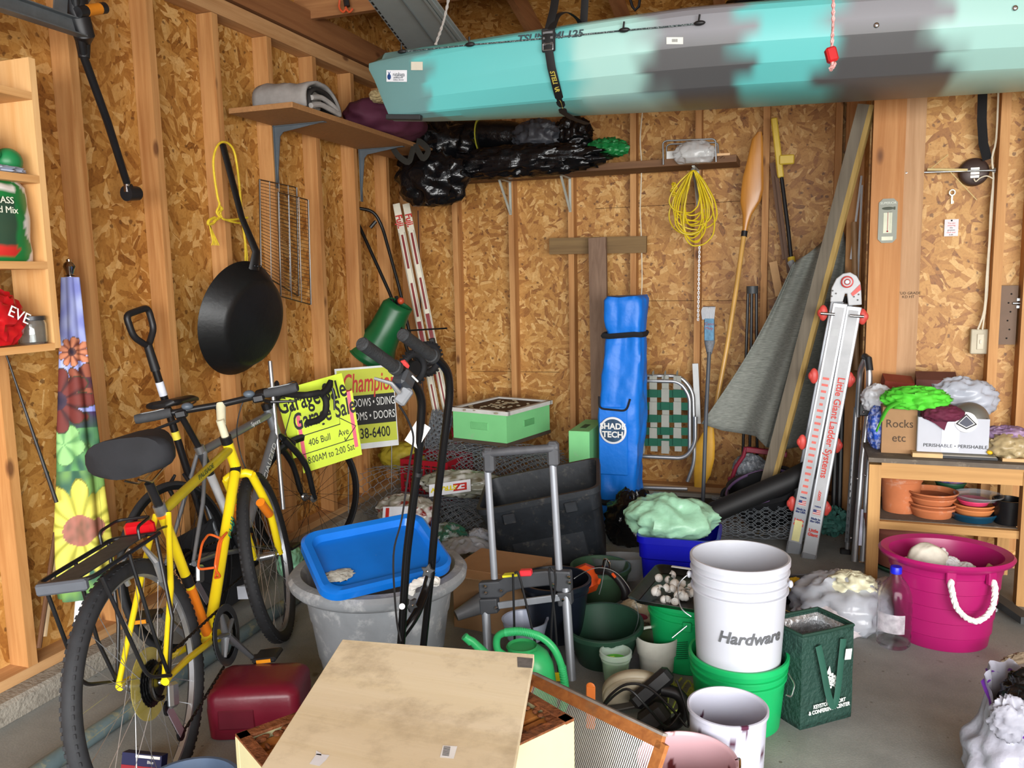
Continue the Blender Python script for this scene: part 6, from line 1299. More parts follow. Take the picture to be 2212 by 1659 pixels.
cloth_lump('paper_sheet_bag', (1840, 1262), 3.50, (.09, .08, .05), 97, M('#e2dfc0', .4, 0, .1, 5, alpha=.9), 'yellowish tinted plastic film on top of the whitish bag', 'bag', amp=.25, fr=2.2)
cloth_lump('pinkish_bag', (1930, 1250), 3.75, (.09, .08, .07), 98, M('#b9aeb3', .3, 0, .1), 'greyish pink plastic bag tucked beneath the bench leg', 'bag', amp=.2, z0=0)
c = V((.10, 3.30, 0)); o = pot('red_bowl', M('#9b2420', .25), c, .05, .085, .05, 'shallow red bowl behind the insulated bag', 'bowl', rim=.004)
mt = rotm((-.02, 3.72, .0), .3); o = tote('black_dish', M('#141416', .35), mt, .09, .07, .12, .10, .07, .03, 'black rectangular dish with a yellow item in it, behind the white bucket', 'dish'); one(crumple((.005, 3.70, .06), (.04, .03, .045), 4, .15, 2, 24, 14), 'yellow_pepper', M('#d8b012', .35), 'shiny yellow lump in the black dish', 'lump')
random.seed(11); mb = MB()
for i in range(26):
    p = V((random.uniform(-.02, .1), random.uniform(3.42, 3.5), random.uniform(.004, .04))); mb.tube([p, p+V((random.uniform(-.05, .05), random.uniform(-.02, .02), random.uniform(-.01, .01)))], .002, 4)
o = one(mb, 'straw', M('#b9a055', .7, 0, .2, 30), 'small heap of straw behind the red bowl', 'straw'); o['kind'] = 'stuff'
PKT = M('#9c145c', .35, 0, .06, 5); c = V((.555, 3.47, 0)); mt = rotm(c); pt_ = T('pink_tub', 'bright magenta oval tub with white rope handle full of odds and ends', 'tub', c)
pr = [(.001, 0), (.165, 0), (.172, .006)]
for k in range(5): z = .055+.06*k; r_ = .172+.045*z/.36; pr += [(r_, z), (r_+.005, z+.003)]
pr += [(.217, .32), (.222, .325), (.250, .34), (.256, .352), (.246, .362), (.215, .352), (.208, .33), (.165, .012), (.001, .01)]
MB().lathe(pr, 72, mt, sx=.94, sy=.80).build('tub_body', PKT, pt_)
mb = MB(); a0 = rad(-72); twisted(mb, [c+V((r_*cos(a0+t), .82*r_*sin(a0+t), z)) for t, r_, z in ((-.34, .225, .305), (-.33, .24, .27), (-.24, .25, .20), (0, .255, .16), (.24, .25, .20), (.33, .24, .27), (.34, .225, .305))], .011, 3, 120); mb.build('rope_handle', ROPW, pt_)
for t in (-.34, .34): MB().box((0, 0, 0), (.035, .02, .05), Matrix.Translation(c+V((.218*cos(a0+t), .82*.218*sin(a0+t), .31))) @ Matrix.Rotation(a0+t+pi/2, 4, 'Z'), .004).build('handle_boss', PKT, pt_)
for x in (-.05, .04): MB().ball(c+V((x-.03, .155, .30)), .014, 10, 8).ball(c+V((x-.015, .152, .295)), .012, 10, 8).ball(c+V((x-.025, .15, .31)), .012, 10, 8).build('rope_knot', ROPW, pt_)
cloth_lump('dusty_mask', (2003, 1208), 3.46, (.075, .055, .065), 101, M('#c9c4b6', .7, 0, .15, 20), 'off-white dusty fabric cup lying in the magenta tub', 'mask', amp=.06, fr=1.5)
one(crumple(P(1965, 1212, 3.46), (.07, .02, .018), 4, .15, 2, 30, 14, Matrix.Rotation(-.3, 4, 'Y')), 'cream_strap', M('#cfc7a8', .7), 'cream strap running left from the off-white cup in the tub', 'strap')
cloth_lump('white_cloth', (2052, 1222), 3.46, (.04, .04, .035), 103, M('#d8d8dc', .7), 'white crumpled cloth in the middle of the magenta tub', 'cloth', amp=.2)
cloth_lump('white_cloth', (2085, 1232), 3.44, (.04, .035, .03), 104, M('#d8d8dc', .7), 'white crumpled cloth right of the blue cap in the tub', 'cloth', amp=.2)
one(MB().lathe([(.001, .018), (.024, .018), (.027, .014), (.027, -.02)], 24, rotm(P(2066, 1238, 3.40))), 'bottle_lid', M('#171c86', .35), 'dark blue bottle cap poking up in the magenta tub', 'cap')
one(MB().beam(P(2120, 1262, 3.46), P(2143, 1222, 3.5), .03, .012, (0, -1, 0)), 'wood_scrap', M('#c9b184', .7), 'short pale wood slat in the right side of the magenta tub', 'wood slat', smooth=False)
# ------------------------------------------------------------------ bench
bn = T('potting_bench', 'two-tier timber potting bench against the nook wall', 'bench', (.62, 4.14, 0)); BW = wood('bench_wood', '#a57a45', '#c79a5e', 2, False, .7); BWX = wood('bench_wood_x', '#a57a45', '#c79a5e', 0, False, .7); TOPM = M('#5f564c', .8, 0, .2, 12, dirt='#8a7f70', da=.15)
x0, x1, yf_, yb_ = .305, .955, 3.90, 4.36
for x in (x0+.025, x1-.025):
    for y in (yf_+.03, yb_-.03): MB().box((x, y, .295), (.05, .06, .59)).build('leg', BW, bn, smooth=False)
MB().box(((x0+x1)/2, yf_+.02, .568), (x1-x0-.1, .03, .075)).build('front_rail', BWX, bn, smooth=False)
MB().box(((x0+x1)/2, (yf_+yb_)/2, .612), (x1-x0+.01, yb_-yf_+.01, .02)).build('top', TOPM, bn, smooth=False)
MB().box(((x0+x1)/2, yf_+.045, .31), (x1-x0-.1, .05, .035)).build('shelf_rail', BWX, bn, smooth=False); MB().box(((x0+x1)/2, (yf_+yb_)/2+.02, .325), (x1-x0-.10, yb_-yf_-.06, .012)).build('shelf_board', TOPM, bn, smooth=False)
z = .622; 
a, c_ = P(1903, 985, 4.02), P(1978, 985, 4.02); rb = T('box_of_rocks', 'brown cardboard box hand-marked Rocks etc on the bench', 'box', ((a.x+c_.x)/2, 4.08, z)); wd_ = c_.x-a.x
MB().box(((a.x+c_.x)/2, 4.10, z+.105), (wd_, .16, .21)).build('carton', KRAFT, rb, smooth=False)
MB().add([(a.x, 4.02, z+.21), (c_.x, 4.02, z+.21), (c_.x, 4.10, z+.255), (a.x+.05, 4.14, z+.29)], [(0, 1, 2, 3)]).build('flap', M('#8a6846', .8), rb, smooth=False, solid=.003)
for t_, dz in (('Rocks', .135), ('etc', .07)): text('lettering', t_, M('#4a3a2c', .8), frame(((a.x+c_.x)/2, 4.018, z+dz), (1, 0, .02), (0, 0, 1)), .052, rb, .9)
a, c_ = P(1981, 984, 3.98), P(2133, 986, 3.98); wbx = T('perishable_box', 'white cardboard box lettered PERISHABLE on the bench', 'box', ((a.x+c_.x)/2, 4.06, z+.02)); zc = z+.022
mb = MB(); W2, D2, H2 = c_.x-a.x, .24, .155; cx, cy = (a.x+c_.x)/2, 3.98+.12
for (bx_, by_, sx_, sy_) in ((cx, cy-D2/2, W2, .005), (cx, cy+D2/2, W2, .005), (cx-W2/2, cy, .005, D2), (cx+W2/2, cy, .005, D2)): mb.box((bx_, by_, zc+H2/2), (sx_, sy_, H2))
mb.box((cx, cy, zc+.003), (W2, D2, .005)); mb.build('carton', M('#b2b5be', .6, 0, .04), wbx, smooth=False)
text('lettering', 'PERISHABLE \u2022 PERISHABLE', INK, frame((cx+.01, 3.976, zc+.03), (1, 0, 0), (0, 0, 1)), .021, wbx, 1.05); MB().box((cx-.01, 3.9765, zc+.08), (.07, .001, .15)).build('tape', M('#c9cddb', .3), wbx, smooth=False)
bk = T('thin_book', 'thin black book lying under the white box on the bench', 'book', (cx+.05, 4.02, z)); MB().box((cx+.05, 4.03, z+.007), (.24, .14, .012)).build('pages', M('#cfcabc', .7), bk, smooth=False); MB().box((cx+.05, 4.025, z+.007), (.245, .145, .010)).build('cover', M('#17181c', .4), bk, smooth=False)
one(MB().box((cx-.10, 4.03, z+.01), (.12, .16, .018)), 'wood_offcut', M('#c9a878', .7), 'pale wood slat under the left end of the white box', 'wood slat', smooth=False)
one(MB().box((cx+.25, 4.05, z+.007), (.12, .2, .014)), 'wood_offcut', M('#c3a070', .7), 'pale wood slat on the right end of the bench top', 'wood slat', smooth=False)
cloth_lump('lime_shirt', (1978, 862), 4.02, (.135, .09, .055), 111, M('#4fc030', .75, 0, .08), 'bright lime green crumpled shirt on top of the boxes', 'shirt', amp=.25, fr=2.8)
one(MB().tube(smooth_path([P(1950, 865, 3.96), P(1920, 880, 3.96), P(1905, 905, 3.96), P(1893, 932, 3.96)], 5), [.03]*6+[.025]*5+[.014]*5, 10, sq=.3), 'lime_sleeve', M('#4fc030', .75, 0, .08), 'lime green shirt sleeve hanging left of the marked brown box', 'sleeve')
cloth_lump('knit_hat', (2035, 893), 3.99, (.085, .07, .04), 113, M('#5c1b34', .8), 'maroon cloth cap hanging over the white box edge', 'cap', amp=.15)
one(MB().add([P(2000, 905, 3.97), P(2052, 895, 3.97), P(2040, 930, 3.965), P(2020, 915, 3.965)], [(0, 3, 2, 1)]), 'maroon_corner', M('#5c1b34', .8), 'maroon cloth corner folded over the front of the white box', 'cloth', solid=.003, smooth=False)
c = P(2094, 905, 4.06); ht = T('dome_helmet', 'grey domed helmet with a white and navy diamond badge in the white box', 'helmet', c); MB().ball(c, (.078, .085, .075), 28, 18).build('dome', M('#6d6c66', .4, .3, .15), ht)
hm = frame(P(2087, 912, 3.975), (1, 0, 0), (0, .25, 1)); MB().lathe([(.001, .004), (.040, .003), (.045, 0), (.045, -.02)], 32, hm).build('badge', M('#dcdcdc', .4), ht)
for nm, r_, z_, mt_ in (('diamond', .036, .0055, INK), ('diamond', .029, .0065, M('#dcdcdc', .4)), ('diamond', .025, .0075, M('#1a2038', .4))): MB(hm).add([(0, r_, z_), (-r_*1.15, -r_*.25, z_), (0, -r_*.9, z_), (r_*1.15, -r_*.25, z_)], [(0, 1, 2, 3)]).build(nm, mt_, ht, smooth=False)
cloth_lump('white_grocery_bag', (2075, 862), 4.24, (.15, .08, .10), 115, M('#a9aeb9', .3, 0, .06), 'white plastic bag heaped behind the grey helmet', 'bag', amp=.18)
cloth_lump('white_grocery_bag', (1895, 862), 4.20, (.07, .07, .07), 116, M('#cfd2d8', .3, 0, .06), 'white plastic bag at the left end of the bench top', 'bag', amp=.18)
cloth_lump('blue_ice_bag', (1893, 920), 4.12, (.04, .07, .10), 117, M('#2a50b0', .3, 0, .3, 20, dirt='#dfe4ee', da=.4), 'blue and white plastic bag left of the marked brown box', 'bag', z0=z, flat=-.95)
o = one(MB().box((0, 0, 0), (.13, .09, .05)), 'small_carton', M('#7a2f20', .6, 0, .2), 'reddish brown small carton behind the lime shirt, the left one', 'box', smooth=False); o.location = P(1936, 838, 4.28); o.rotation_euler = (.3, .1, .1)
o = one(MB().box((0, 0, 0), (.17, .09, .05)), 'small_carton', M('#5c3630', .6, 0, .2), 'dark brown small carton behind the lime shirt, the right one', 'box', smooth=False); o.location = P(2020, 832, 4.28); o.rotation_euler = (.35, 0, -.05); MB().box((.03, -.047, .0), (.08, .003, .03)).build('label_panel', WHT, o, local=True)
cloth_lump('rock_bag', (2176, 968), 4.02, (.095, .09, .06), 119, M('#a3916c', .35, 0, .2, 25), 'clear plastic bag of tan gravel at the right end of the bench', 'bag', z0=z+.014, flat=-.7)
cloth_lump('purple_cloth', (2178, 938), 4.06, (.095, .08, .035), 120, M('#8f7399', .8, 0, .3, 12, dirt='#b9a3b4', da=.4), 'mottled purple cloth on top of the gravel bag', 'cloth', amp=.25)
one(MB().ball(P(2138, 977, 3.97), (.013, .013, .01), 12, 8), 'yellow_button', M('#e0b41c', .4), 'small yellow round cap between the white box and gravel bag', 'cap')
# pots on the bench shelf
TC = M('#b3683f', .8, 0, .12, 8, dirt='#b98f78', da=.15); TC2 = M('#bf7440', .75, 0, .1, 8); zs_ = .332
def potprof(r0, r1, h): return [(.001, 0), (r0, 0), (r0+(r1-r0)*.72*.95, h*.72), (r1*1.0, h*.73), (r1*1.05, h*.99), (r1*1.03, h), (r1*.95, h), (r1*.9, h*.72), (r0*.9, .01), (.001, .01)]
def sauc(r, h): return [(.001, 0), (r*.82, 0), (r*.97, h*.75), (r, h*.78), (r, h), (r*.95, h), (r*.8, h*.25), (.001, h*.22)]
def clay(name, prof, mat, px, Y, z0, label, cat='plant pot', sx=1, group=None): 
    p = P(px, 1100, Y); o = MB().lathe(prof, 44).build(name, mat, None); o.location = (p.x, Y, z0); return tag(o, label, cat, group)
clay('terracotta_pot', potprof(.075, .092, .20), TC, 1944, 4.12, zs_, 'tall terracotta pot at the left end of the bench shelf')
zz = zs_
for i, (r_, h_, lb_) in enumerate(((.098, .045, 'whitish-stained terracotta saucer, bottom of the left saucer stack'), (.103, .028, 'terracotta saucer second from the bottom of the left stack'), (.098, .034, 'terracotta saucer third in the left saucer stack'), (.106, .030, 'terracotta saucer, topmost of the left saucer stack'))):
    clay('terracotta_saucer', sauc(r_, h_), TC, 2013, 4.07, zz, lb_, 'saucer'); zz += h_*.80
zz = zs_
for i, (r_, h_, mt_, lb_) in enumerate(((.098, .036, M('#11394f', .2), 'glossy dark blue saucer at the base of the right saucer stack'), (.085, .03, TC2, 'orange terracotta saucer just above the blue saucer'), (.088, .024, TC2, 'orange terracotta saucer just below the pink saucer'), (.066, .022, M('#c93a62', .3), 'pink saucer topmost of the right stack'))):
    clay('plant_saucer', sauc(r_, h_), mt_, 2102, 4.05, zz, lb_, 'saucer'); zz += h_*.78
clay('clear_saucer', sauc(.10, .02), M('#aab0b4', .1, 0, .05, alpha=.3), 2112, 4.06, zz+.006, 'clear plastic saucer balanced above the pink saucer', 'saucer')
pp = clay('painted_pot', potprof(.068, .088, .10), M('#5a5f94', .35, 0, .5, 18, dirt='#b3683f', da=.5), 2050, 4.26, zs_+.12, 'hand-painted blue and orange pot behind the saucer stacks', 'plant pot')
clay('green_saucer', sauc(.068, .03), M('#1f4a32', .4), 2050, 4.24, zs_+.095, 'dark green saucer under the hand-painted pot', 'saucer')
clay('terracotta_pot', potprof(.05, .07, .095), TC2, 2055, 4.24, zs_, 'small terracotta pot under the dark green saucer')
clay('black_pot', potprof(.05, .062, .11), M('#111214', .3), 2178, 4.02, zs_, 'small glossy black plant pot at the right end of the bench shelf')
o = clay('large_planter', potprof(.15, .20, .24), M('#94594a', .8, 0, .12), 1965, 4.28, .03, 'large dusky terracotta planter on the floor under the bench')
o.location.z = .03; clay('planter_saucer', sauc(.17, .03), M('#2e5c46', .5), 1965, 4.28, .0, 'green saucer under the large dusky planter', 'saucer')
o = one(MB().box((0, 0, 0), (.05, .6, .03)), 'dark_rail', M('#3c3f40', .6), 'dark ribbed metal strip on the floor behind the magenta tub', 'metal strip', smooth=False); o.location = (.80, 3.95, .016); o.rotation_euler.z = rad(18)
o = one(crumple((0, 0, 0), (.035, .02, .008), 3, .3, 3, 24, 10), 'paper_scrap', M('#c9ccd4', .5), 'small white scrap on the floor right of the magenta tub', 'scrap'); o.location = PZ(2135, 1320, .01)
# ------------------------------------------------------------------ articulated ladder
ld = T('folding_ladder', 'folded articulated aluminium ladder with red knobs and red lettering standing by the bench', 'ladder', PZ(1740, 1215, 0)); AL = M('#b9bdc2', .35, .6, .05); LW = M('#aeb0b3', .4)
RK = M('#c2443c', .45)
def rail(x0_, y0_, x1_, y1_, Ya, Yb_, w=.078, th=.03):
    a, c = P(x0_, y0_, Ya), P(x1_, y1_, Yb_); d = (c-a).normalized(); n = V((-.12, -1, 0)); n = (n-d*n.dot(d)).normalized(); x = n.cross(d)
    return a, c, d, n, x
L1 = rail(1816, 655, 1716, 1180, 4.40, 4.36); L2 = rail(1846, 662, 1747, 1205, 4.40, 4.30)
for (a, c, d, n, x) in (L1, L2):
    for off in (0, .36):
        o_ = V((.0, off, 0)); MB().beam(a+o_, c+o_, .070, .028, n).build('rail', AL, ld, bev=.004)
        if off == 0: MB().beam(a+d*.02+n*.016, c-d*.22+n*.016, .046, .004, n).build('rail_face', LW if True else AL, ld, smooth=False)
        e = c+o_; MB().beam(e-d*.03, e+d*.07, .074, .034, n, b=.008).build('foot', M('#7d8288', .5), ld)
    L_ = (c-a).length
    for k in range(5): q = a+d*(.12+k*(L_-.25)/4); MB().cyl(q+V((0, .01, 0)), q+V((0, .35, 0)), .013, 12).build('rung', AL, ld)
seg2 = lambda l, Y, nm, mat, th=.05, bv=.004: (lambda pts: MB().loft([[p+V((0, -th/2, 0)) for p in pts], [p+V((0, th/2, 0)) for p in pts]]).build(nm, mat, ld, bev=bv, smooth=False))([P(x, y, Y) for x, y in l])
seg2([(1793, 652), (1796, 622), (1806, 602), (1820, 591), (1836, 588), (1850, 596), (1858, 610), (1860, 632), (1861, 658), (1832, 660), (1829, 634), (1825, 634), (1820, 652)], 4.40, 'hinge_cap', LW)
c = P(1830, 609, 4.365); hf = frame(c, (1, 0, 0), (0, 0, 1)); MB().lathe([(.001, .006), (.014, .006), (.027, .003), (.029, 0)], 32, hf).build('hinge_disc', M('#c4302a', .4), ld); MB().lathe([(.001, .012), (.009, .011), (.012, .007)], 20, hf).build('hinge_bolt', STEEL, ld); MB().lathe([(.016, .007), (.019, .0075), (.022, .007)], 28, hf).build('hinge_ring', LW, ld)
seg2([(1838, 634), (1858, 614), (1860, 626), (1842, 640)], 4.372, 'red_stripe', RK, .004, 0)
for x, y in ((1799, 628), (1806, 634), (1797, 640), (1845, 641), (1855, 636), (1853, 648)): MB().ball(P(x, y, 4.37), .004, 8, 6).build('rivet', STEEL, ld)
for (x, y, s) in ((1778, 676, -1), (1863, 684, 1), (1758, 812, -1), (1835, 820, 1), (1733, 955, -1), (1808, 962, 1), (1711, 1088, -1), (1784, 1098, 1)):
    c = P(x, y, 4.39); MB().ball(c, (.022, .014, .040), 12, 8).ball(c+V((s*.012, 0, 0)), (.016, .012, .022), 12, 8).build('lock_knob', RK, ld)
for x, y in ((1788, 678), (1851, 683)): MB().tube([P(x-15, y-1, 4.36), P(x+15, y+1, 4.36)], .0075, 10).build('lever', CHR, ld)
a, c, d, n, x = L2; m = Matrix((d, n.cross(d), n)).transposed().to_4x4()
def lt(txt, t, size, mat, base=L2, sx=1, off=0, rot=0):
    a, c, d, n, x = base; m = Matrix((d, n.cross(d), n)).transposed().to_4x4(); m.translation = a+d*(t*(c-a).length)+n*.0185+n.cross(d)*off
    return text('lettering', txt, mat, m @ Matrix.Rotation(rot, 4, 'Z'), size, ld, sx, bold=.001)
RT = M('#c9382c', .5); lt('Little Giant Ladder Systems', .475, .046, RT, sx=1.0); lt('.com', .745, .026, RT)
for base in (L1, L2):
    lt('Little\nGiant', .895, .022, RT, base, rot=pi/2); lt('Made in\nthe USA', .845, .014, M('#2c3a6a', .5), base, rot=pi/2); lt('TYPE IA', .79, .009, M('#2c3a6a', .5), base, rot=pi/2)
    a, c, d, n, x = base; L_ = (c-a).length; q = a+d*(.812*L_)+n*.019; fx = n.cross(d); fx = -fx if fx.x < 0 else fx
    MB().beam(q-d*.013, q+d*.013, .036, .001, n).build('flag', M('#d9c6c4', .5), ld, smooth=False)
    for k in range(3): MB().beam(q-d*(.010-.009*k)-d*.002, q-d*(.010-.009*k)+d*.002, .036, .002, n).build('flag_stripe', M('#b8343a', .5), ld, smooth=False)
    MB().beam(q-d*.013-fx*.010, q+d*.0-fx*.010, .016, .003, n).build('flag_canton', M('#2a3470', .5), ld, smooth=False)
random.seed(6); a, c, d, n, x = L1; L_ = (c-a).length
for k in range(19):
    q = a+d*((.30+.026*k)*L_)+n*.019; MB().beam(q-d*.006, q+d*.006, random.uniform(.016, .034), .001, n).build('printed_pictogram', M('#d4665c', .5), ld, smooth=False)
q = a+d*(.93*L_)+n*.019; MB().beam(q-d*.055, q+d*.055, .038, .001, n).build('caution_label', M('#d8d49a', .5), ld, smooth=False)
q = a+d*(.115*L_)+n*.019; MB().beam(q-d*.018, q+d*.018, .034, .001, n).build('grey_label', M('#b3b6b8', .5), ld, smooth=False)
# folded aluminium work platform
wpf = T('step_platform', 'folded aluminium work platform with tube legs standing between ladder and bench', 'step ladder', PZ(1845, 1215, 0))
MB().tube(fillet([P(1845, 1212, 4.22), P(1862, 1000, 4.25), P(1877, 880, 4.27), P(1878, 800, 4.28), P(1872, 770, 4.32), P(1858, 800, 4.40), P(1852, 900, 4.42)], .04, 6), .0145, 14).build('tube_leg', ALU, wpf)
MB().tube([P(1862, 1212, 4.25), P(1872, 1050, 4.27), P(1884, 900, 4.28)], .0125, 14).build('tube_leg', ALU, wpf); MB().tube([P(1830, 1192, 4.42), P(1838, 1050, 4.42), P(1850, 880, 4.42)], .0125, 12).build('tube_leg', ALU, wpf)
MB().tube([P(1879, 800, 4.275), P(1876, 775, 4.29), P(1868, 770, 4.33)], .0165, 12).build('end_cap', BLK, wpf)
MB().beam(P(1874, 870, 4.24), P(1872, 898, 4.24), .07, .03, b=.004).build('bracket', BLK, wpf); MB().beam(P(1826, 1185, 4.42), P(1826, 1200, 4.42), .05, .04, b=.006).build('foot', BLK, wpf)
for x, y in ((1868, 878), (1882, 886), (1866, 890), (1852, 1034), (1869, 1027), (1838, 1162)): MB().ball(P(x, y, 4.215), .0055, 10, 6).build('rivet', CHR, wpf)
a, c = P(1850, 930, 4.45), P(1834, 1170, 4.42); mb = MB(); mb.beam(a, c, .05, .02, (1, -.6, 0)); 
for k in range(16): q = a.lerp(c, (k+.5)/16)+V((-.004, -.012, 0)); mb.beam(q-V((.0, 0, .006)), q+V((0, 0, .006)), .052, .006, (1, -.6, 0))
mb.build('ribbed_deck', M('#83878b', .4, .6), wpf, smooth=False)
MB().beam(P(1860, 1100, 4.235), P(1856, 1178, 4.23), .022, .004, (0, -1, 0)).build('side_label', M('#c9cce0', .5), wpf, smooth=False)
for i, (x0_, x1_) in enumerate(((1815, 1800), (1826, 1812))):
    one(MB().tube([P(x0_, 640, 4.85), P(x1_, 1120, 4.72)], .014, 8), 'black_pole', BLK, ('black pole in shadow behind the folded ladder, the left one', 'black pole in shadow behind the folded ladder, the right one')[i], 'pole')
o = one(crumple((0, 0, 0), (.08, .06, .07), 7, .4, 6, 40, 24), 'green_netting', M('#1f4a42', .8, 0, .4, 60), 'clump of dark green netting on the floor behind the ladder', 'netting'); o.location = PZ(1795, 1160, .07)
# ------------------------------------------------------------------ nook wall items
Yn = 4.385
th_ = T('thermometer', 'grey tin wall thermometer with a fish picture and red tube', 'thermometer', P(1917, 478, 4.395))
a, c = P(1899, 430, 4.395), P(1936, 524, 4.395); cx, cz, ww, hh_ = (a.x+c.x)/2, (a.z+c.z)/2, c.x-a.x, a.z-c.z; m = frame((cx, 4.397, cz), (1, 0, 0), (0, 0, 1))
q = .018; poly = [(-ww/2+q, -hh_/2), (ww/2-q, -hh_/2), (ww/2, -hh_/2+q), (ww/2, hh_/2-q), (ww/2-q, hh_/2), (-ww/2+q, hh_/2), (-ww/2, hh_/2-q), (-ww/2, -hh_/2+q)]
MB(m).prism(poly, .003).build('tin_plate', M('#85887c', .5, 0, .06), th_, smooth=False); MB(m).box((0, -.01, .004), (ww*.46, hh_*.46, .002)).build('scale_card', M('#c9cbb4', .6), th_, smooth=False)
MB(m).tube([(0, -.045, .007), (0, .04, .007)], .0012, 6).ball((0, -.05, .007), .004, 8, 6).build('mercury_tube', M('#a3182a', .3), th_); MB(m).box((0, -hh_*.40, .004), (ww*.6, .018, .002)).build('name_card', M('#cfd0ba', .6), th_, smooth=False)
MB(m).ball((0, hh_*.28, .004), (.028, .007, .001), 16, 6).box((.028, hh_*.28, .004), (.008, .014, .001)).build('fish', M('#3f4436', .6), th_); text('lettering', 'SUPERIOR', M('#d0d4c8', .5), m @ Matrix.Translation(V((0, hh_*.40, .004))), .016, th_)
for k in range(14): MB(m).box((.012, -.04+.0063*k, .0052), (.008, .0008, .001)).build('scale_mark', INK, th_, smooth=False)
Yo = 4.49
bl = T('round_bell', 'dark round doorbell with steel pull bar on the nook wall', 'bell', P(2103, 371, Yo)); c = P(2103, 372, Yo); m = frame(c, (1, 0, 0), (0, 0, 1))
MB().lathe([(.001, .030), (.05, .030), (.062, .022), (.065, .01), (.066, 0)], 40, m).build('bell_dome', M('#3d2d28', .4, .2), bl)
for z_ in (.012, -.008, -.024): MB(m).box((0, z_, .034), (.036 if z_ else .03, .011, .004)).build('badge_plate', M('#c3c0b4', .3, .5), bl, smooth=False)
one(MB().tube([P(1956, 374, Yo-.05), P(1972, 373, Yo-.05), P(2140, 368, Yo-.05), P(2150, 368, Yo-.05)], [.012, .005, .005, .013], 10), 'steel_bar', STEEL, 'flared steel bar crossing the dark round bell', 'bar')
mb = MB(); mb.tube([P(2003, 366, Yo-.06), P(2090, 367, Yo-.06)], .006, 8); o = one(mb, 'wrapped_string', M('#cdbb86', .7), 'cream string wound along the steel bar', 'string')
mb = MB(); mb.tube([P(2012, 363, Yo-.055), P(2048, 334, Yo-.01)], .0018, 5).tube([P(2050, 368, Yo-.055), P(2110, 432, Yo-.01)], .0018, 5); mb.build('string_end', M('#d8c58a', .7), o)
cable('white_cable', [(2157, 190), (2152, 300), (2143, 340), (2146, 385), (2140, 450), (2137, 520), (2131, 600), (2126, 670), (2112, 712)], Yo-.05, .0045, CBL, 'white electric cable on the nook wall, the left strand of two')
cable('white_cable', [(2146, 388), (2144, 440), (2136, 560), (2132, 640), (2122, 712)], Yo-.045, .004, CBL, 'white electric cable on the nook wall, the right strand of two')
cable('bell_wire', [(2104, 386), (2108, 392), (2118, 384), (2132, 380), (2145, 386)], Yo-.05, .003, CBL, 'thin pale wire looping from the round bell to the cable')
sb = T('switch_box', 'beige electrical outlet box on the nook wall', 'outlet', P(2117, 738, Yo-.02)); a, c = P(2098, 711, Yo-.04), P(2137, 765, Yo-.04)
MB().box(((a.x+c.x)/2, Yo-.02, (a.z+c.z)/2), (c.x-a.x, .045, a.z-c.z), b=.004).build('box', M('#b5ab93', .5), sb); MB().box(((a.x+c.x)/2, Yo-.045, (a.z+c.z)/2), (.03, .006, .075), b=.002).build('cover_plate', M('#c4bba4', .5), sb); MB().box(((a.x+c.x)/2, Yo-.05, (a.z+c.z)/2), (.009, .008, .02), b=.002).build('toggle', M('#d8d0bc', .5), sb)
ky = T('key', 'pale metal key hanging on a nail on the nook wall', 'key', P(2057, 422, Yo)); c = P(2057, 416, Yo-.005); m = frame(c, (1, 0, 0), (0, 0, 1)); MB(m).tube([(.012*cos(t), .013*sin(t), 0) for t in [2*pi*i/16 for i in range(16)]], .004, 6, closed=True).box((0, -.032, 0), (.007, .042, .003)).box((.005, -.045, 0), (.006, .012, .003)).build('key_blank', M('#d9d3bd', .35, .3), ky)
nc = T('note_card', 'small white card with red handwriting pinned to the nook wall', 'note', P(2056, 492, Yo)); m = frame(P(2055, 492, Yo-.003), (1, 0, 0), (0, 0, 1)); MB(m).box((0, 0, 0), (.060, .080, .002)).build('card', M('#d9d3d6', .6), nc, smooth=False)
for k, (t_, mt_) in enumerate((('You are', RT), ('entering', RT), ('the', INK), ('greatest', INK), ('shed ever', RT), ('built', INK))): text('handwriting', t_, mt_, m @ Matrix.Translation(V((0, .022-.011*k, .0015))), .010, nc)
MB(m).ball((0, .034, .003), .004, 8, 6).build('push_pin', INK, nc)
a, c = P(2160, 617, Yo-.02), P(2192, 744, Yo-.02); pl = T('metal_plate', 'brown wooden block with screw holes right of the outlet box', 'block', ((a.x+c.x)/2, Yo-.02, c.z)); MB().box(((a.x+c.x)/2, Yo-.015, (a.z+c.z)/2), (c.x-a.x, .03, a.z-c.z)).build('plate', M('#6b5340', .6), pl, smooth=False)
for k in range(6): MB().ball((((a.x+c.x)/2)+.01*(k % 2), Yo-.031, c.z+.03+.042*k), .004, 8, 6).build('screw', INK, pl)
bt_ = T('slide_bolt', 'galvanised slide bolt at the right edge above the outlet box', 'latch', P(2205, 655, Yo-.03)); c = P(2203, 655, Yo-.03)
MB().box(c+V((.015, 0, .017)), (.06, .006, .016), b=.002).box(c+V((.015, 0, -.017)), (.06, .006, .016), b=.002).build('bracket', STEEL, bt_); MB().tube([c+V((-.03, -.005, 0)), c+V((.06, -.005, 0))], .006, 10).build('bolt', STEEL, bt_)
one(MB().tube([P(2124, 150, 4.40), P(2121, 260, 4.42), P(2124, 310, 4.44), P(2133, 345, 4.45)], .020, 6, sq=.1, up=(0, 1, 0)), 'black_strap', M('#121214', .9), 'black webbing strap end hanging below the kayak over the nook wall', 'strap')
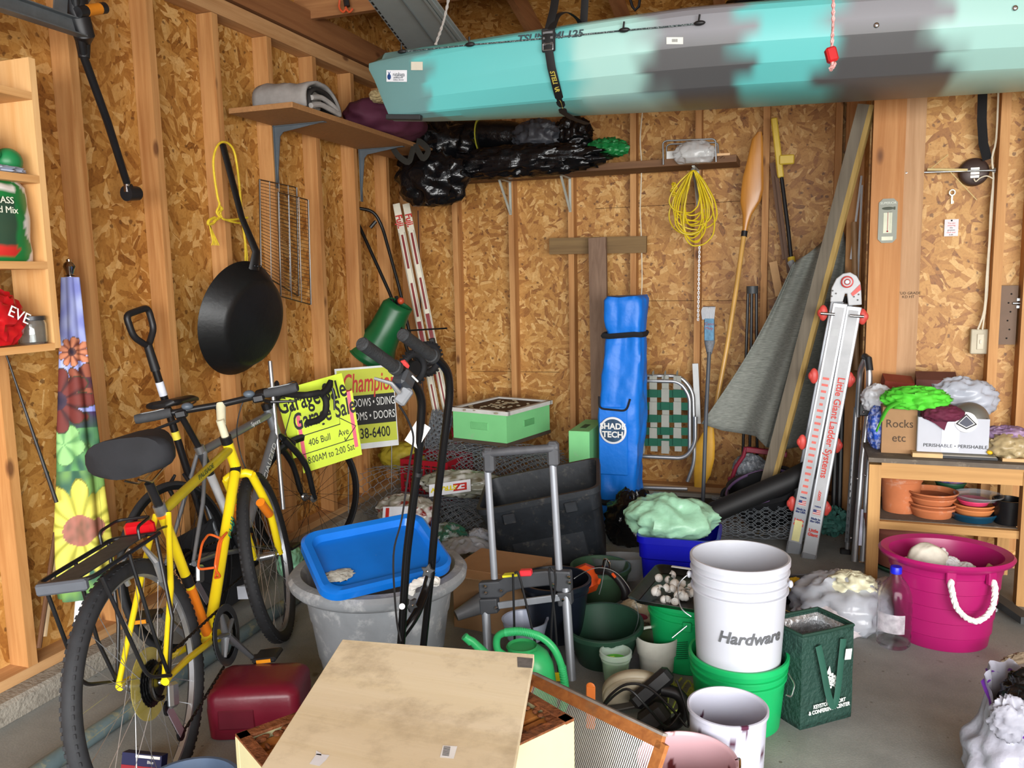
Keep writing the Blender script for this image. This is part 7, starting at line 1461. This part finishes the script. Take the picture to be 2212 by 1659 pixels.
# ------------------------------------------------------------------ kayak and what hangs with it
x0k, x1k = -1.80, 2.05
kn = T('kayak', 'long turquoise, mint and grey kayak slung under the roof', 'kayak', (0, 3.6, 2.06))
def kc(x): return 3.36+.17*(x-x0k)
def ksec(t):
    e = min(t, 1-t)*2; w = .055+.29*(1-(1-min(1, e*1.2))**1.7)**.9; hb = .005*(1-min(1, e*3))**2; ht = .295+.06*min(1, e*1.4)
    if t > .40 and t < .8: ht += .0
    return w, hb, ht
def kring(t):
    x = x0k+(x1k-x0k)*t; w, hb, ht = ksec(t); o_ = []
    prof = [(0, 0), (-.35, .008), (-.60, .05), (-.65, .07), (-.84, .21), (-.87, .235), (-.965, .40), (-.98, .43), (-1.0, .58), (-1.0, .74), (-.97, .80), (-.93, .83), (-.8, .88), (-.5, .95), (-.25, .99), (0, 1.0)]
    prof = prof+[(-a, b) for a, b in prof[-2:0:-1]]
    for a, b in prof:
        z = 2.140+.012*t+hb+(ht-hb)*b; fr_ = b; sk = .085*max(0, 1-t*16)*(1-min(1, fr_*1.35))**.8*1.0
        o_.append(V((x+sk+(.06*max(0, 1-t*16) if fr_ > .84 else 0), kc(x)+a*w, z)))
    return o_
GX = [P(x, 200, 3.15).x for x in (795, 868, 890, 1195, 1260, 1345, 1380, 1420, 1590, 1635, 1760, 1830, 2040, 2100, 2400)]
def kcol(p):
    n = noise.noise(V((p.x*3, p.z*26, 1)))*.11+noise.noise(V((p.x*10, p.z*45, 5)))*.06; x = p.x+n
    AQ, MI, GY, SP = (.12, .50, .49), (.34, .58, .53), (.085, .085, .088), (.13, .27, .27)
    st = [(GX[0], SP), (GX[1], SP), (GX[2], AQ), (GX[3], (.12, .46, .45)), (GX[4], MI), (GX[5], MI), (GX[7], GY), (GX[8], GY), (GX[9], AQ), (GX[10], AQ), (GX[11], GY), (GX[12], GY), (GX[13], MI), (GX[14], MI)]
    if p.z > 2.33: st = [(a, (.22, .22, .24) if c is GY else c) for a, c in st]
    if x <= st[0][0]: return (*SP, 1)
    for (a, ca), (b, cb_) in zip(st, st[1:]):
        if x <= b: f = (x-a)/(b-a); f = f*f*(3-2*f); return (*[u*(1-f)+v*f for u, v in zip(ca, cb_)], 1)
    return (*MI, 1)
mb = MB(); N = 620; mb.loft([kring(i/N) for i in range(N+1)])
mb.build('hull', vcol('kayak_plastic', .38), kn, col=kcol, ang=14)
def kpt(x, y, dz=0, out=.004):
    """point on the near hull side seen at pixel x, y (solved along the ray)"""
    lo, hi = 2.4, 3.9
    for _ in range(30):
        m_ = (lo+hi)/2; p = P(x, y, m_); t = (p.x-x0k)/(x1k-x0k); w, hb, ht = ksec(max(0, min(1, t)))
        fz = max(0, min(1, (p.z-2.140-.012*t-hb)/(ht-hb))); 
        tab = [(0, 0), (.05, .60), (.21, .84), (.40, .965), (.58, 1), (.74, 1), (.83, .93), (.95, .5), (1, 0)]
        for (a, b), (c, d) in zip(tab, tab[1:]):
            if a <= fz <= c: ww = b+(d-b)*(fz-a)/(c-a); break
        if p.y < kc(p.x)-ww*w: lo = m_
        else: hi = m_
    p = P(x, y, lo); return p+V((0, -out, 0))
def kplate(x0_, y0_, x1_, y1_, mat, nm, t=.002):
    a, b_, c = kpt(x0_, y0_), kpt(x1_, y0_+(y1_-y0_)*.0), kpt(x0_, y1_); m, w, h = aff(a, b_, c); flat_panel(MB(), m, w, h, z=-.001, t=t).build(nm, mat, kn, smooth=False); return m, w, h
m, w, h = kplate(836, 152, 880, 177, M('#dde0e6', .35), 'sticker'); m2 = m @ Matrix.Translation(V((0, 0, .002)))
text('lettering', 'rutabaga', M('#5a5f66', .5), m2 @ Matrix.Translation(V((.10*w*2*.55, .12*h, 0))), .024, kn, .75, .0004); text('lettering', 'paddlesports', M('#5a5f66', .5), m2 @ Matrix.Translation(V((.08*w, -.14*h, 0))), .010, kn, .9, .0004); text('lettering', 'madison, wisconsin', M('#5a5f66', .5), m2 @ Matrix.Translation(V((.1*w, -.33*h, 0))), .007, kn, 1, .0004)
MB(m2).ball((-.36*w, -.08*h, 0), (.010, .012, .001), 14, 8).tube([(-.36*w, .1*h, 0), (-.30*w, .38*h, 0)], .001, 4).tube([(-.36*w, .1*h, 0), (-.42*w, .38*h, 0)], .001, 4).tube([(-.36*w, .1*h, 0), (-.36*w, .3*h, 0)], .001, 4).build('root_emblem', M('#1c3f78', .5), kn)
kplate(889, 134, 914, 152, M('#cfc9b8', .6), 'masking_tape'); m, w, h = kplate(1440, 81, 1476, 96, M('#d9d8d0', .5), 'barcode_sticker'); text('barcode', 'IIIIIIIII', INK, m @ Matrix.Translation(V((0, 0, .002))), .016, kn, .6, .0003)
a, b_ = kpt(1090, 88, out=.006), kpt(1290, 70, out=.006); m, w, h = aff(a, b_, a+V((0, 0, -.04))); text('lettering', 'TSUNAMI 125', M('#33454a', .5), m @ Matrix.Translation(V((0, .02, 0))), .036, kn, 1.25, .0006, .2, bold=.001)
lp_ = [kpt(x, y, out=.008) for x, y in ((872, 113), (940, 106), (1018, 98), (1100, 91), (1190, 83), (1270, 75), (1350, 67), (1430, 60), (1512, 52))]
MB().tube(lp_, .0032, 6).build('deck_line', M('#2b3a3c', .7, 0, .5, 120, dirt='#c9d4d4', da=.3), kn)
for i in (0, 2, 6, 8):
    c = lp_[i]+V((0, -.006, 0)); MB().ball(c, (.022, .01, .009), 12, 8).tube([c+V((-.004, 0, 0)), c+V((.002, -.01, .028))], .004, 6).build('deck_fitting', BLK, kn)
for x, y in ((1893, 55), (2192, 18)):
    c = kpt(x, y); MB().ball(c, (.010, .006, .010), 12, 8).build('bolt', CHR, kn)
MB().beam(P(836, 253, kpt(850, 246).y-.0), P(910, 254, kpt(900, 246).y-.0), .022, .03, (0, -1, 0), b=.003).build('skid_plate', M('#26282a', .6), kn)
# straps
ks = T('lashing_strap', 'black lettered cam strap around the kayak', 'strap', P(1190, 90, 3.1)); BW_ = M('#0f0f10', .7)
sp_ = [kpt(x, y, out=.03) for x, y in ((1187, 78), (1190, 110), (1196, 150), (1206, 190), (1215, 225), (1221, 246))]
MB().tube([P(1208, -60, sp_[0].y+.12), P(1196, 20, sp_[0].y+.05)]+sp_+[sp_[-1]+V((.01, .12, -.006)), sp_[-1]+V((.03, .30, .0))], .017, 6, sq=.12, up=(0, 1, 0)).build('webbing', BW_, ks)
MB().tube(smooth_path([P(1192, 62, sp_[0].y), P(1203, 35, sp_[0].y+.05), P(1225, 27, sp_[0].y+.1), P(1248, 42, sp_[0].y+.15), P(1258, 62, sp_[0].y+.2)], 4), .017, 6, sq=.12, up=(0, 0, 1)).build('webbing_tail', BW_, ks)
MB().tube([P(1267, -60, sp_[0].y+.25), P(1260, 62, sp_[0].y+.25)], .016, 6, sq=.12, up=(0, 1, 0)).build('webbing', BW_, ks)
c = kpt(1188, 92, out=.02); MB().beam(c+V((0, 0, .05)), c-V((0, 0, .04)), .055, .01, (0, -1, 0), b=.004).build('buckle_pad', BLK, ks)
for dz in (.03, .01, -.012): MB().box(c+V((0, -.008, dz)), (.042, .006, .012), b=.002).build('cam_buckle', M('#8e9092', .3, .9), ks)
MB().tube(fillet([c+V((-.02, -.01, -.035)), c+V((.02, -.01, -.035)), c+V((.02, -.01, -.012)), c+V((-.02, -.01, -.012)), c+V((-.02, -.01, -.035))], .003), .003, 6).build('cam_buckle', M('#8e9092', .3, .9), ks)
d = (sp_[-1]-sp_[2]).normalized(); n = V((0, -1, 0)); n = (n-d*n.dot(d)).normalized(); mm = Matrix((d, n.cross(d), n)).transposed().to_4x4()
for xa, ya, xb, yb in ((1198, 160, 1209, 200), (1211, 212, 1220, 242)):
    a, c_ = kpt(xa, ya, out=.036), kpt(xb, yb, out=.036); d = (c_-a).normalized(); n = V((0, -1, 0)); n = (n-d*n.dot(d)).normalized(); mm = Matrix((d, n.cross(d), n)).transposed().to_4x4(); mm.translation = (a+c_)/2; text('lettering', 'STELLAR', M('#b8a84a', .5), mm, .026, ks, .9, .0005, .15, bold=.0006)
MB().beam(kpt(1190, 124, out=.014), kpt(1191, 142, out=.014), .016, .001, (0, -1, 0)).build('white_tag', WHT, ks, smooth=False)
rr = T('pull_cord', 'red and white rope with a red handle hanging in front of the kayak', 'rope', P(1796, 118, 2.6)); RW = M('#c98a86', .8, 0, .5, 90, dirt='#e6d8d4', da=.3)
mb = MB(); twisted(mb, [P(1800, -40, 2.6), P(1800, 40, 2.6), P(1797, 104, 2.6)], .0055, 2, 160, 5); mb.build('rope', RW, rr)
MB().beam(P(1792, 103, 2.6), P(1800, 134, 2.6), .030, .025, (.3, -1, 0), b=.005).build('handle', M('#b01f22', .3), rr)['label'] = 'red plastic pull handle'
mb = MB(); twisted(mb, [P(1798, 134, 2.6), P(1800, 141, 2.6), P(1793, 151, 2.6)], .008, 2, 160, 5); mb.build('rope_tail', RW, rr)
mb = MB(); twisted(mb, [P(974, -30, 3.1), P(960, 40, 3.15), P(941, 96, 3.2)], .006, 2, 120, 5); o = one(mb, 'white_rope', M('#a8a29c', .8), 'whitish rope rising from the kayak end to the roof', 'rope')
sp2 = T('siding_panel', 'pale grey vinyl siding panel lying across the rafters overhead', 'panel', PZ(900, 50, 2.78)); zz = 2.76
q = [PZ(780, -20, zz), PZ(925, -20, zz), PZ(1010, 92, zz), PZ(880, 112, zz)]; VN = M('#a7b3b4', .5, 0, .05)
mb = MB(); mb.add(q+[p+V((0, 0, .01)) for p in q], [(3, 2, 1, 0), (4, 5, 6, 7), (0, 1, 5, 4), (1, 2, 6, 5), (2, 3, 7, 6), (3, 0, 4, 7)]); mb.build('panel', VN, sp2, smooth=False)
for t, w_ in ((.52, .004), (.86, .012), (.93, .018)): MB().beam(q[0].lerp(q[1], t)+V((0, 0, -.004)), q[3].lerp(q[2], t)+V((0, 0, -.004)), w_, .008, (0, 0, 1)).build('panel_ridge', VN if w_ > .005 else M('#7c8688', .5), sp2, smooth=False)
for k in range(15): t = (k+.5)/15; c = q[0].lerp(q[3], t)+(q[1]-q[0])*.035+V((0, 0, -.002)); d = (q[3]-q[0]).normalized()*.02; MB().beam(c-d, c+d, .007, .003, (0, 0, 1)).build('nail_slot', INK, sp2, smooth=False)
hk = T('overhead_hook', 'orange coated hook under the tie beam at the top of the picture', 'hook', P(745, 15, 4.0))
for dx in (0, 14): MB().tube(smooth_path([P(734+dx, 0, 4.0), P(733+dx, 16, 4.0), P(741+dx, 26, 4.0), P(748+dx, 18, 4.0)], 4), .006, 8).build('hook_wire', M('#c8522a', .5), hk)
MB().tube([P(746, -10, 4.0), P(750, 14, 4.0)], .016, 8).build('stem', BLK, hk)
cloth_lump('black_sheet', (1750, 12), 3.9, (.36, .2, .12), 131, BLKP, 'black plastic sheet lying over the kayak cockpit', 'sheet', amp=.15, fr=2.5, flat=-.9)
one(MB().tube([P(1362, 0, 4.6), P(1366, 14, 4.6), P(1372, 22, 4.6), P(1380, 14, 4.6), P(1382, 0, 4.6)], .008, 8), 'roof_hook', BLKM, 'small black hook on the roof behind the kayak', 'hook')
# ------------------------------------------------------------------ foreground hive
CRM = M('#bfb98f', .6, 0, .06, 8, dirt='#c2b384', da=.03); PROP = M('#6e3d1e', .7, 0, .4, 30, .6, 60, dirt='#2e1a10', da=.25); HON = wood('hive_frame', '#a0602c', '#c98745', 2, False, .5)
zt_ = .60; Lc, Rc = PZ(507, 1590, zt_), PZ(1241, 1555, zt_); e1 = (PZ(645, 1540, zt_)-Lc).normalized(); e2 = V((e1.y, -e1.x, 0)); dgl = Rc-Lc; la, lb_ = dgl.dot(e1), dgl.dot(e2)
hm = frame(Lc+V((0, 0, -zt_)), e1, V((0, 0, 1)).cross(e1) if True else e2)   # x along e1, y left of it
sgn = -1
fh = T('beehive', 'cream painted beehive box full of sticky frames in the foreground under the plywood cover', 'beehive', (Lc+Rc)/2-V((0, 0, zt_)))
def hb_(cx, cy, cz, sx_, sy_, sz_, nm, mat, **k): return MB(hm).box((cx, sgn*cy, cz), (sx_, sy_, sz_)).build(nm, mat, fh, **k)
la, lb_ = abs(la), abs(lb_)
for (z0_, z1_) in ((0.0, .30), (.302, zt_)):
    zc_, hh_ = (z0_+z1_)/2, z1_-z0_
    for (cx, cy, sx_, sy_) in ((la/2, .01, la, .02), (la/2, lb_-.01, la, .02), (.01, lb_/2, .02, lb_-.04), (la-.01, lb_/2, .02, lb_-.04)): hb_(cx, cy, zc_, sx_, sy_, hh_, 'hive_wall', CRM, smooth=False, bev=.002)
for (cx, cy, sx_, sy_) in ((la/2, .012, la, .022), (la/2, lb_-.012, la, .022), (.012, lb_/2, .022, lb_), (la-.012, lb_/2, .022, lb_)): hb_(cx, cy, zt_+.001, sx_*.99, sy_, .006, 'stained_rim', PROP, smooth=False)
nf = 8; along_x = la > lb_
for k in range(nf):
    t = (k+.5)/nf
    if along_x: hb_(la/2, .025+(lb_-.05)*t, zt_-.02, la-.05, .026, .02, 'hive_frame', HON, smooth=False); hb_(la/2, .025+(lb_-.05)*t, zt_-.14, la-.07, .012, .22, 'comb', PROP, smooth=False)
    else: hb_(.025+(la-.05)*t, lb_/2, zt_-.02, .026, lb_-.05, .02, 'hive_frame', HON, smooth=False); hb_(.025+(la-.05)*t, lb_/2, zt_-.14, .012, lb_-.07, .22, 'comb', PROP, smooth=False)
random.seed(9); mb = MB(hm)
for k in range(90):
    s_ = random.choice((0, 1, 2, 3)); t = random.random(); x, y = ((la*t, .02), (la*t, lb_-.02), (.02, lb_*t), (la-.02, lb_*t))[s_]
    mb.ball((x+random.uniform(0, .02)*(1 if x < la/2 else -1), sgn*(y+random.uniform(0, .02)*(1 if y < lb_/2 else -1)), zt_-.003), (random.uniform(.004, .014), random.uniform(.004, .012), .004), 7, 5)
mb.build('propolis', PROP, fh)['kind'] = 'stuff'
zc_ = zt_+.012; TLp, TRp = PZ(740, 1381, zc_+.02), PZ(1154, 1413, zc_+.02); ex = TRp-TLp; w_ = ex.length; ex.normalize(); ey = (TLp-PZ(563, 1659, zc_+.02)); ey2 = TRp-PZ(1110, 1659, zc_+.02)
ply = wood('plywood_cover', '#e4d5b0', '#f2e6ca', 0, True, .65, .5, stain='#b3a284')
ed = wood('plywood_edge', '#b08a58', '#c9a874', 0, False)
bl_, br_ = TLp-ey*1.05, TRp-ey2*1.05
cv = T('plywood_cover', 'stained square plywood cover lying across the cream beehive', 'cover', (TLp+br_)/2)
cm = MB(); cm.add([bl_, br_, TRp, TLp]+[p-V((0, 0, .019)) for p in (bl_, br_, TRp, TLp)], [(0, 1, 2, 3), (7, 6, 5, 4), (4, 5, 1, 0), (5, 6, 2, 1), (6, 7, 3, 2), (7, 4, 0, 3)]); cm.build('board', ply, cv, smooth=False, bev=.0015)
def onb(x, y): return PZ(x, y, zc_+.0205)
def bq(l, mat, nm, dz=0): MB().add([onb(*q)+V((0, 0, dz)) for q in l]+[onb(*q)+V((0, 0, dz-.0006)) for q in l], [tuple(range(len(l)))[::-1], tuple(range(len(l), 2*len(l)))]).build(nm, mat, cv, smooth=False)
bq([(1117, 1419), (1151, 1422), (1149, 1443), (1118, 1441)], M('#6c6a68', .7, 0, .3, 40), 'metal_patch'); bq([(950, 1636), (957, 1610), (988, 1612), (980, 1639)], M('#e2e2e0', .5), 'barcode_label'); bq([(668, 1650), (684, 1628), (712, 1631), (704, 1642), (690, 1655)], M('#e0e0e4', .5), 'torn_label'); bq([(682, 1630), (683, 1621), (694, 1627), (694, 1632)], M('#e0e0e4', .5), 'torn_label')
for k in range(9): bq([(955+.4*k, 1632-2.3*k), (955.4+.4*k, 1631-2.3*k), (970+.4*k, 1632.5-2.3*k), (969.6+.4*k, 1633.5-2.3*k)], INK, 'barcode_line', .0005)
# queen excluder
A_, B_ = P(1150, 1467, 2.02), P(1432, 1604, 1.72); dn = V((-.10, -.12, -.34)).normalized(); 
qx = T('queen_excluder', 'wood framed metal rod grid leaning against the right side of the cream beehive', 'grid', B_+dn*.4)
ab = (B_-A_).normalized(); nn = ab.cross(dn).normalized(); nn = -nn if nn.y > 0 else nn; FRW = wood('excluder_frame', '#8a5128', '#b0713a', 0, False, .6, 2, stain='#6b5a45'); GRW = M('#86807a', .7, 0, .2, 20)
Hq = .40
for a, c, o_ in ((A_, B_, 0), (A_+dn*Hq, B_+dn*Hq, 0), (A_, A_+dn*Hq, 1), (B_, B_+dn*Hq, 1)): MB().beam(a, c, .030, .012, nn).build('frame_rail', FRW, qx, smooth=False)
MB().beam(A_-dn*.017, B_-dn*.017, .006, .016, nn).build('grey_edge', GRW, qx, smooth=False)
mb = MB(); n_ = 78; La = (B_-A_).length
for k in range(n_): q = A_+ab*(La*(k+.5)/n_); mb.tube([q+dn*.01, q+dn*(Hq-.01)], .0015, 4, caps=False)
mb.build('metal_rods', M('#c0bfba', .35, .8), qx)
for z_ in (.13, .27): MB().beam(A_+dn*z_-nn*.003, B_+dn*z_-nn*.003, .004, .002, nn).build('cross_wire', STEEL, qx, smooth=False)
# gas can
gc_ = V((-1.655, 2.125, 0)); mt = rotm(gc_, rad(22)); gs = T('gas_can', 'dark red plastic fuel can on the floor beside the yellow bicycle', 'fuel can', gc_); GR = M('#6d1428', .35, 0, .12, 6, .05, 60, dirt='#a0657a', da=.02)
mb = MB(mt); mb.loft([rring(.135, .095, .03, 0), rring(.145, .105, .035, .008), rring(.15, .11, .035, .10), rring(.148, .108, .035, .112), rring(.148, .108, .035, .14), rring(.142, .10, .035, .155), rring(.125, .085, .03, .166), rring(.09, .06, .02, .170)]); mb.build('can_body', GR, gs, ang=50)
MB(mt).box((-.05, -.106, .075), (.12, .012, .07), b=.006).build('embossed_panel', M('#5e1022', .4), gs); 
# bottom left bucket, carton, pipe, bags
c = P(402, 1705, 1.50); c.z = .0; hgt = P(402, 1700, 1.50).z; o = pot('blue_grey_bucket', M('#47566c', .45, 0, .15), (c.x, c.y, 0), .10, .125, max(.12, hgt), 'blue-grey bucket cut off at the bottom edge beside the yellow bicycle', 'bucket')
cn_ = T('printed_carton', 'navy and red printed strip seen through the rear bicycle wheel', 'carton', PZ(312, 1650, .04)); m = frame(PZ(312, 1645, .05), (1, .15, 0), (0, .3, 1)); MB(m).box((0, 0, 0), (.13, .05, .03)).build('carton', M('#1e2148', .5), cn_, smooth=False); MB(m).box((0, -.017, .0158), (.128, .016, .001)).build('red_band', M('#8f1e2a', .5), cn_, smooth=False); MB(m).box((.02, .018, .0158), (.08, .008, .001)).build('white_band', WHT, cn_, smooth=False); text('lettering', 'Blue', WHT, m @ Matrix.Translation(V((.03, .004, .0162))), .012, cn_)
pp_ = MB().tube([PZ(-60, 1770, .028), PZ(100, 1655, .028), PZ(330, 1500, .028), PZ(560, 1345, .028), PZ(700, 1250, .028)], .028, 16); one(pp_, 'metal_pipe', M('#5e6f73', .5, .2, .3, 9, dirt='#a29a72', da=.25), 'long greenish grey pipe lying on the floor under the bicycles', 'pipe')
cloth_lump('green_plastic_bag', (628, 1255), 3.35, (.06, .07, .085), 141, M('#8cc9a4', .3, 0, .1), 'pale green plastic bag on the floor behind the yellow front wheel', 'bag', z0=0)
o = one(MB().box((0, 0, 0), (.09, .05, .06)), 'white_carton', M('#cdd2dd', .6), 'small white carton on the floor behind the yellow bicycle frame', 'carton', smooth=False); o.location = PZ(525, 1290, .03); o.rotation_euler = (0, .1, .6)
o = one(MB().box((0, 0, 0), (.14, .12, .10), b=.01), 'black_case', BLK, 'black box shape behind the yellow bicycle frame by the silver bicycle crank', 'case'); o.location = PZ(425, 1215, .22)
# garbage bag at the lower right
wg = T('white_garbage_bag', 'open white kitchen garbage bag with purple drawstring at the lower right corner', 'garbage bag', PZ(2160, 1659, 0)); c = P(2195, 1620, 2.45); c.z = .16
WG_ = M('#9c9ca8', .25, 0, .04, 5, .8, 14); rg = []
for i in range(26):
    t = i/25; r_ = .095+.045*sin(pi*min(1, t*1.3))+.02*t; z = .005+.24*t; rg.append([V((c.x+.03*t+r_*cos(a)*(1+.16*noise.noise(V((cos(a)*3.5, sin(a)*3.5, t*5)))), c.y+r_*.9*sin(a)*(1+.16*noise.noise(V((cos(a)*3.5, sin(a)*3.5, t*5)))), z+(.10*max(0, cos(a-2.3)) if t > .7 else 0)*(t-.7)/.3+.012*noise.noise(V((a*3, t*8, 2))))) for a in [2*pi*k/64 for k in range(64)]])
rg.append([p*.0+V((c.x+(p.x-c.x)*.93, c.y+(p.y-c.y)*.93, p.z-.02)) for p in rg[-1]]); rg.append([V((c.x+(p.x-c.x)*.85, c.y+(p.y-c.y)*.85, p.z-.12)) for p in rg[-2]])
MB().loft(rg, False).build('bag_body', WG_, wg, ang=80); MB().tube([p+V((0, 0, -.025)) for p in rg[25]][::2], .008, 6, closed=True, sq=.4).build('drawstring', M('#5e2a8a', .4), wg)['label'] = 'purple drawstring'
one(crumple(c+V((.05, -.02, .10)), (.10, .09, .11), 152, .25, 3, 50, 30), 'black_plastic', BLKP, 'black plastic bag stuffed in the open white garbage bag', 'garbage bag', ang=75)
one(crumple(c+V((-.04, -.09, .10)), (.05, .03, .06), 153, .3, 2.4, 40, 24), 'white_tissue', M('#8f8f9a', .5), 'pale grey crumpled film at the mouth of the white garbage bag', 'film', ang=75)
o = one(crumple((0, 0, 0), (.05, .018, .018), 155, .3, 3, 30, 16, Matrix.Rotation(-.4, 4, 'Y')), 'tan_root', M('#7e6d58', .8), 'tan root-like scrap at the right edge above the garbage bag', 'scrap'); o.location = PZ(2196, 1440, .03)
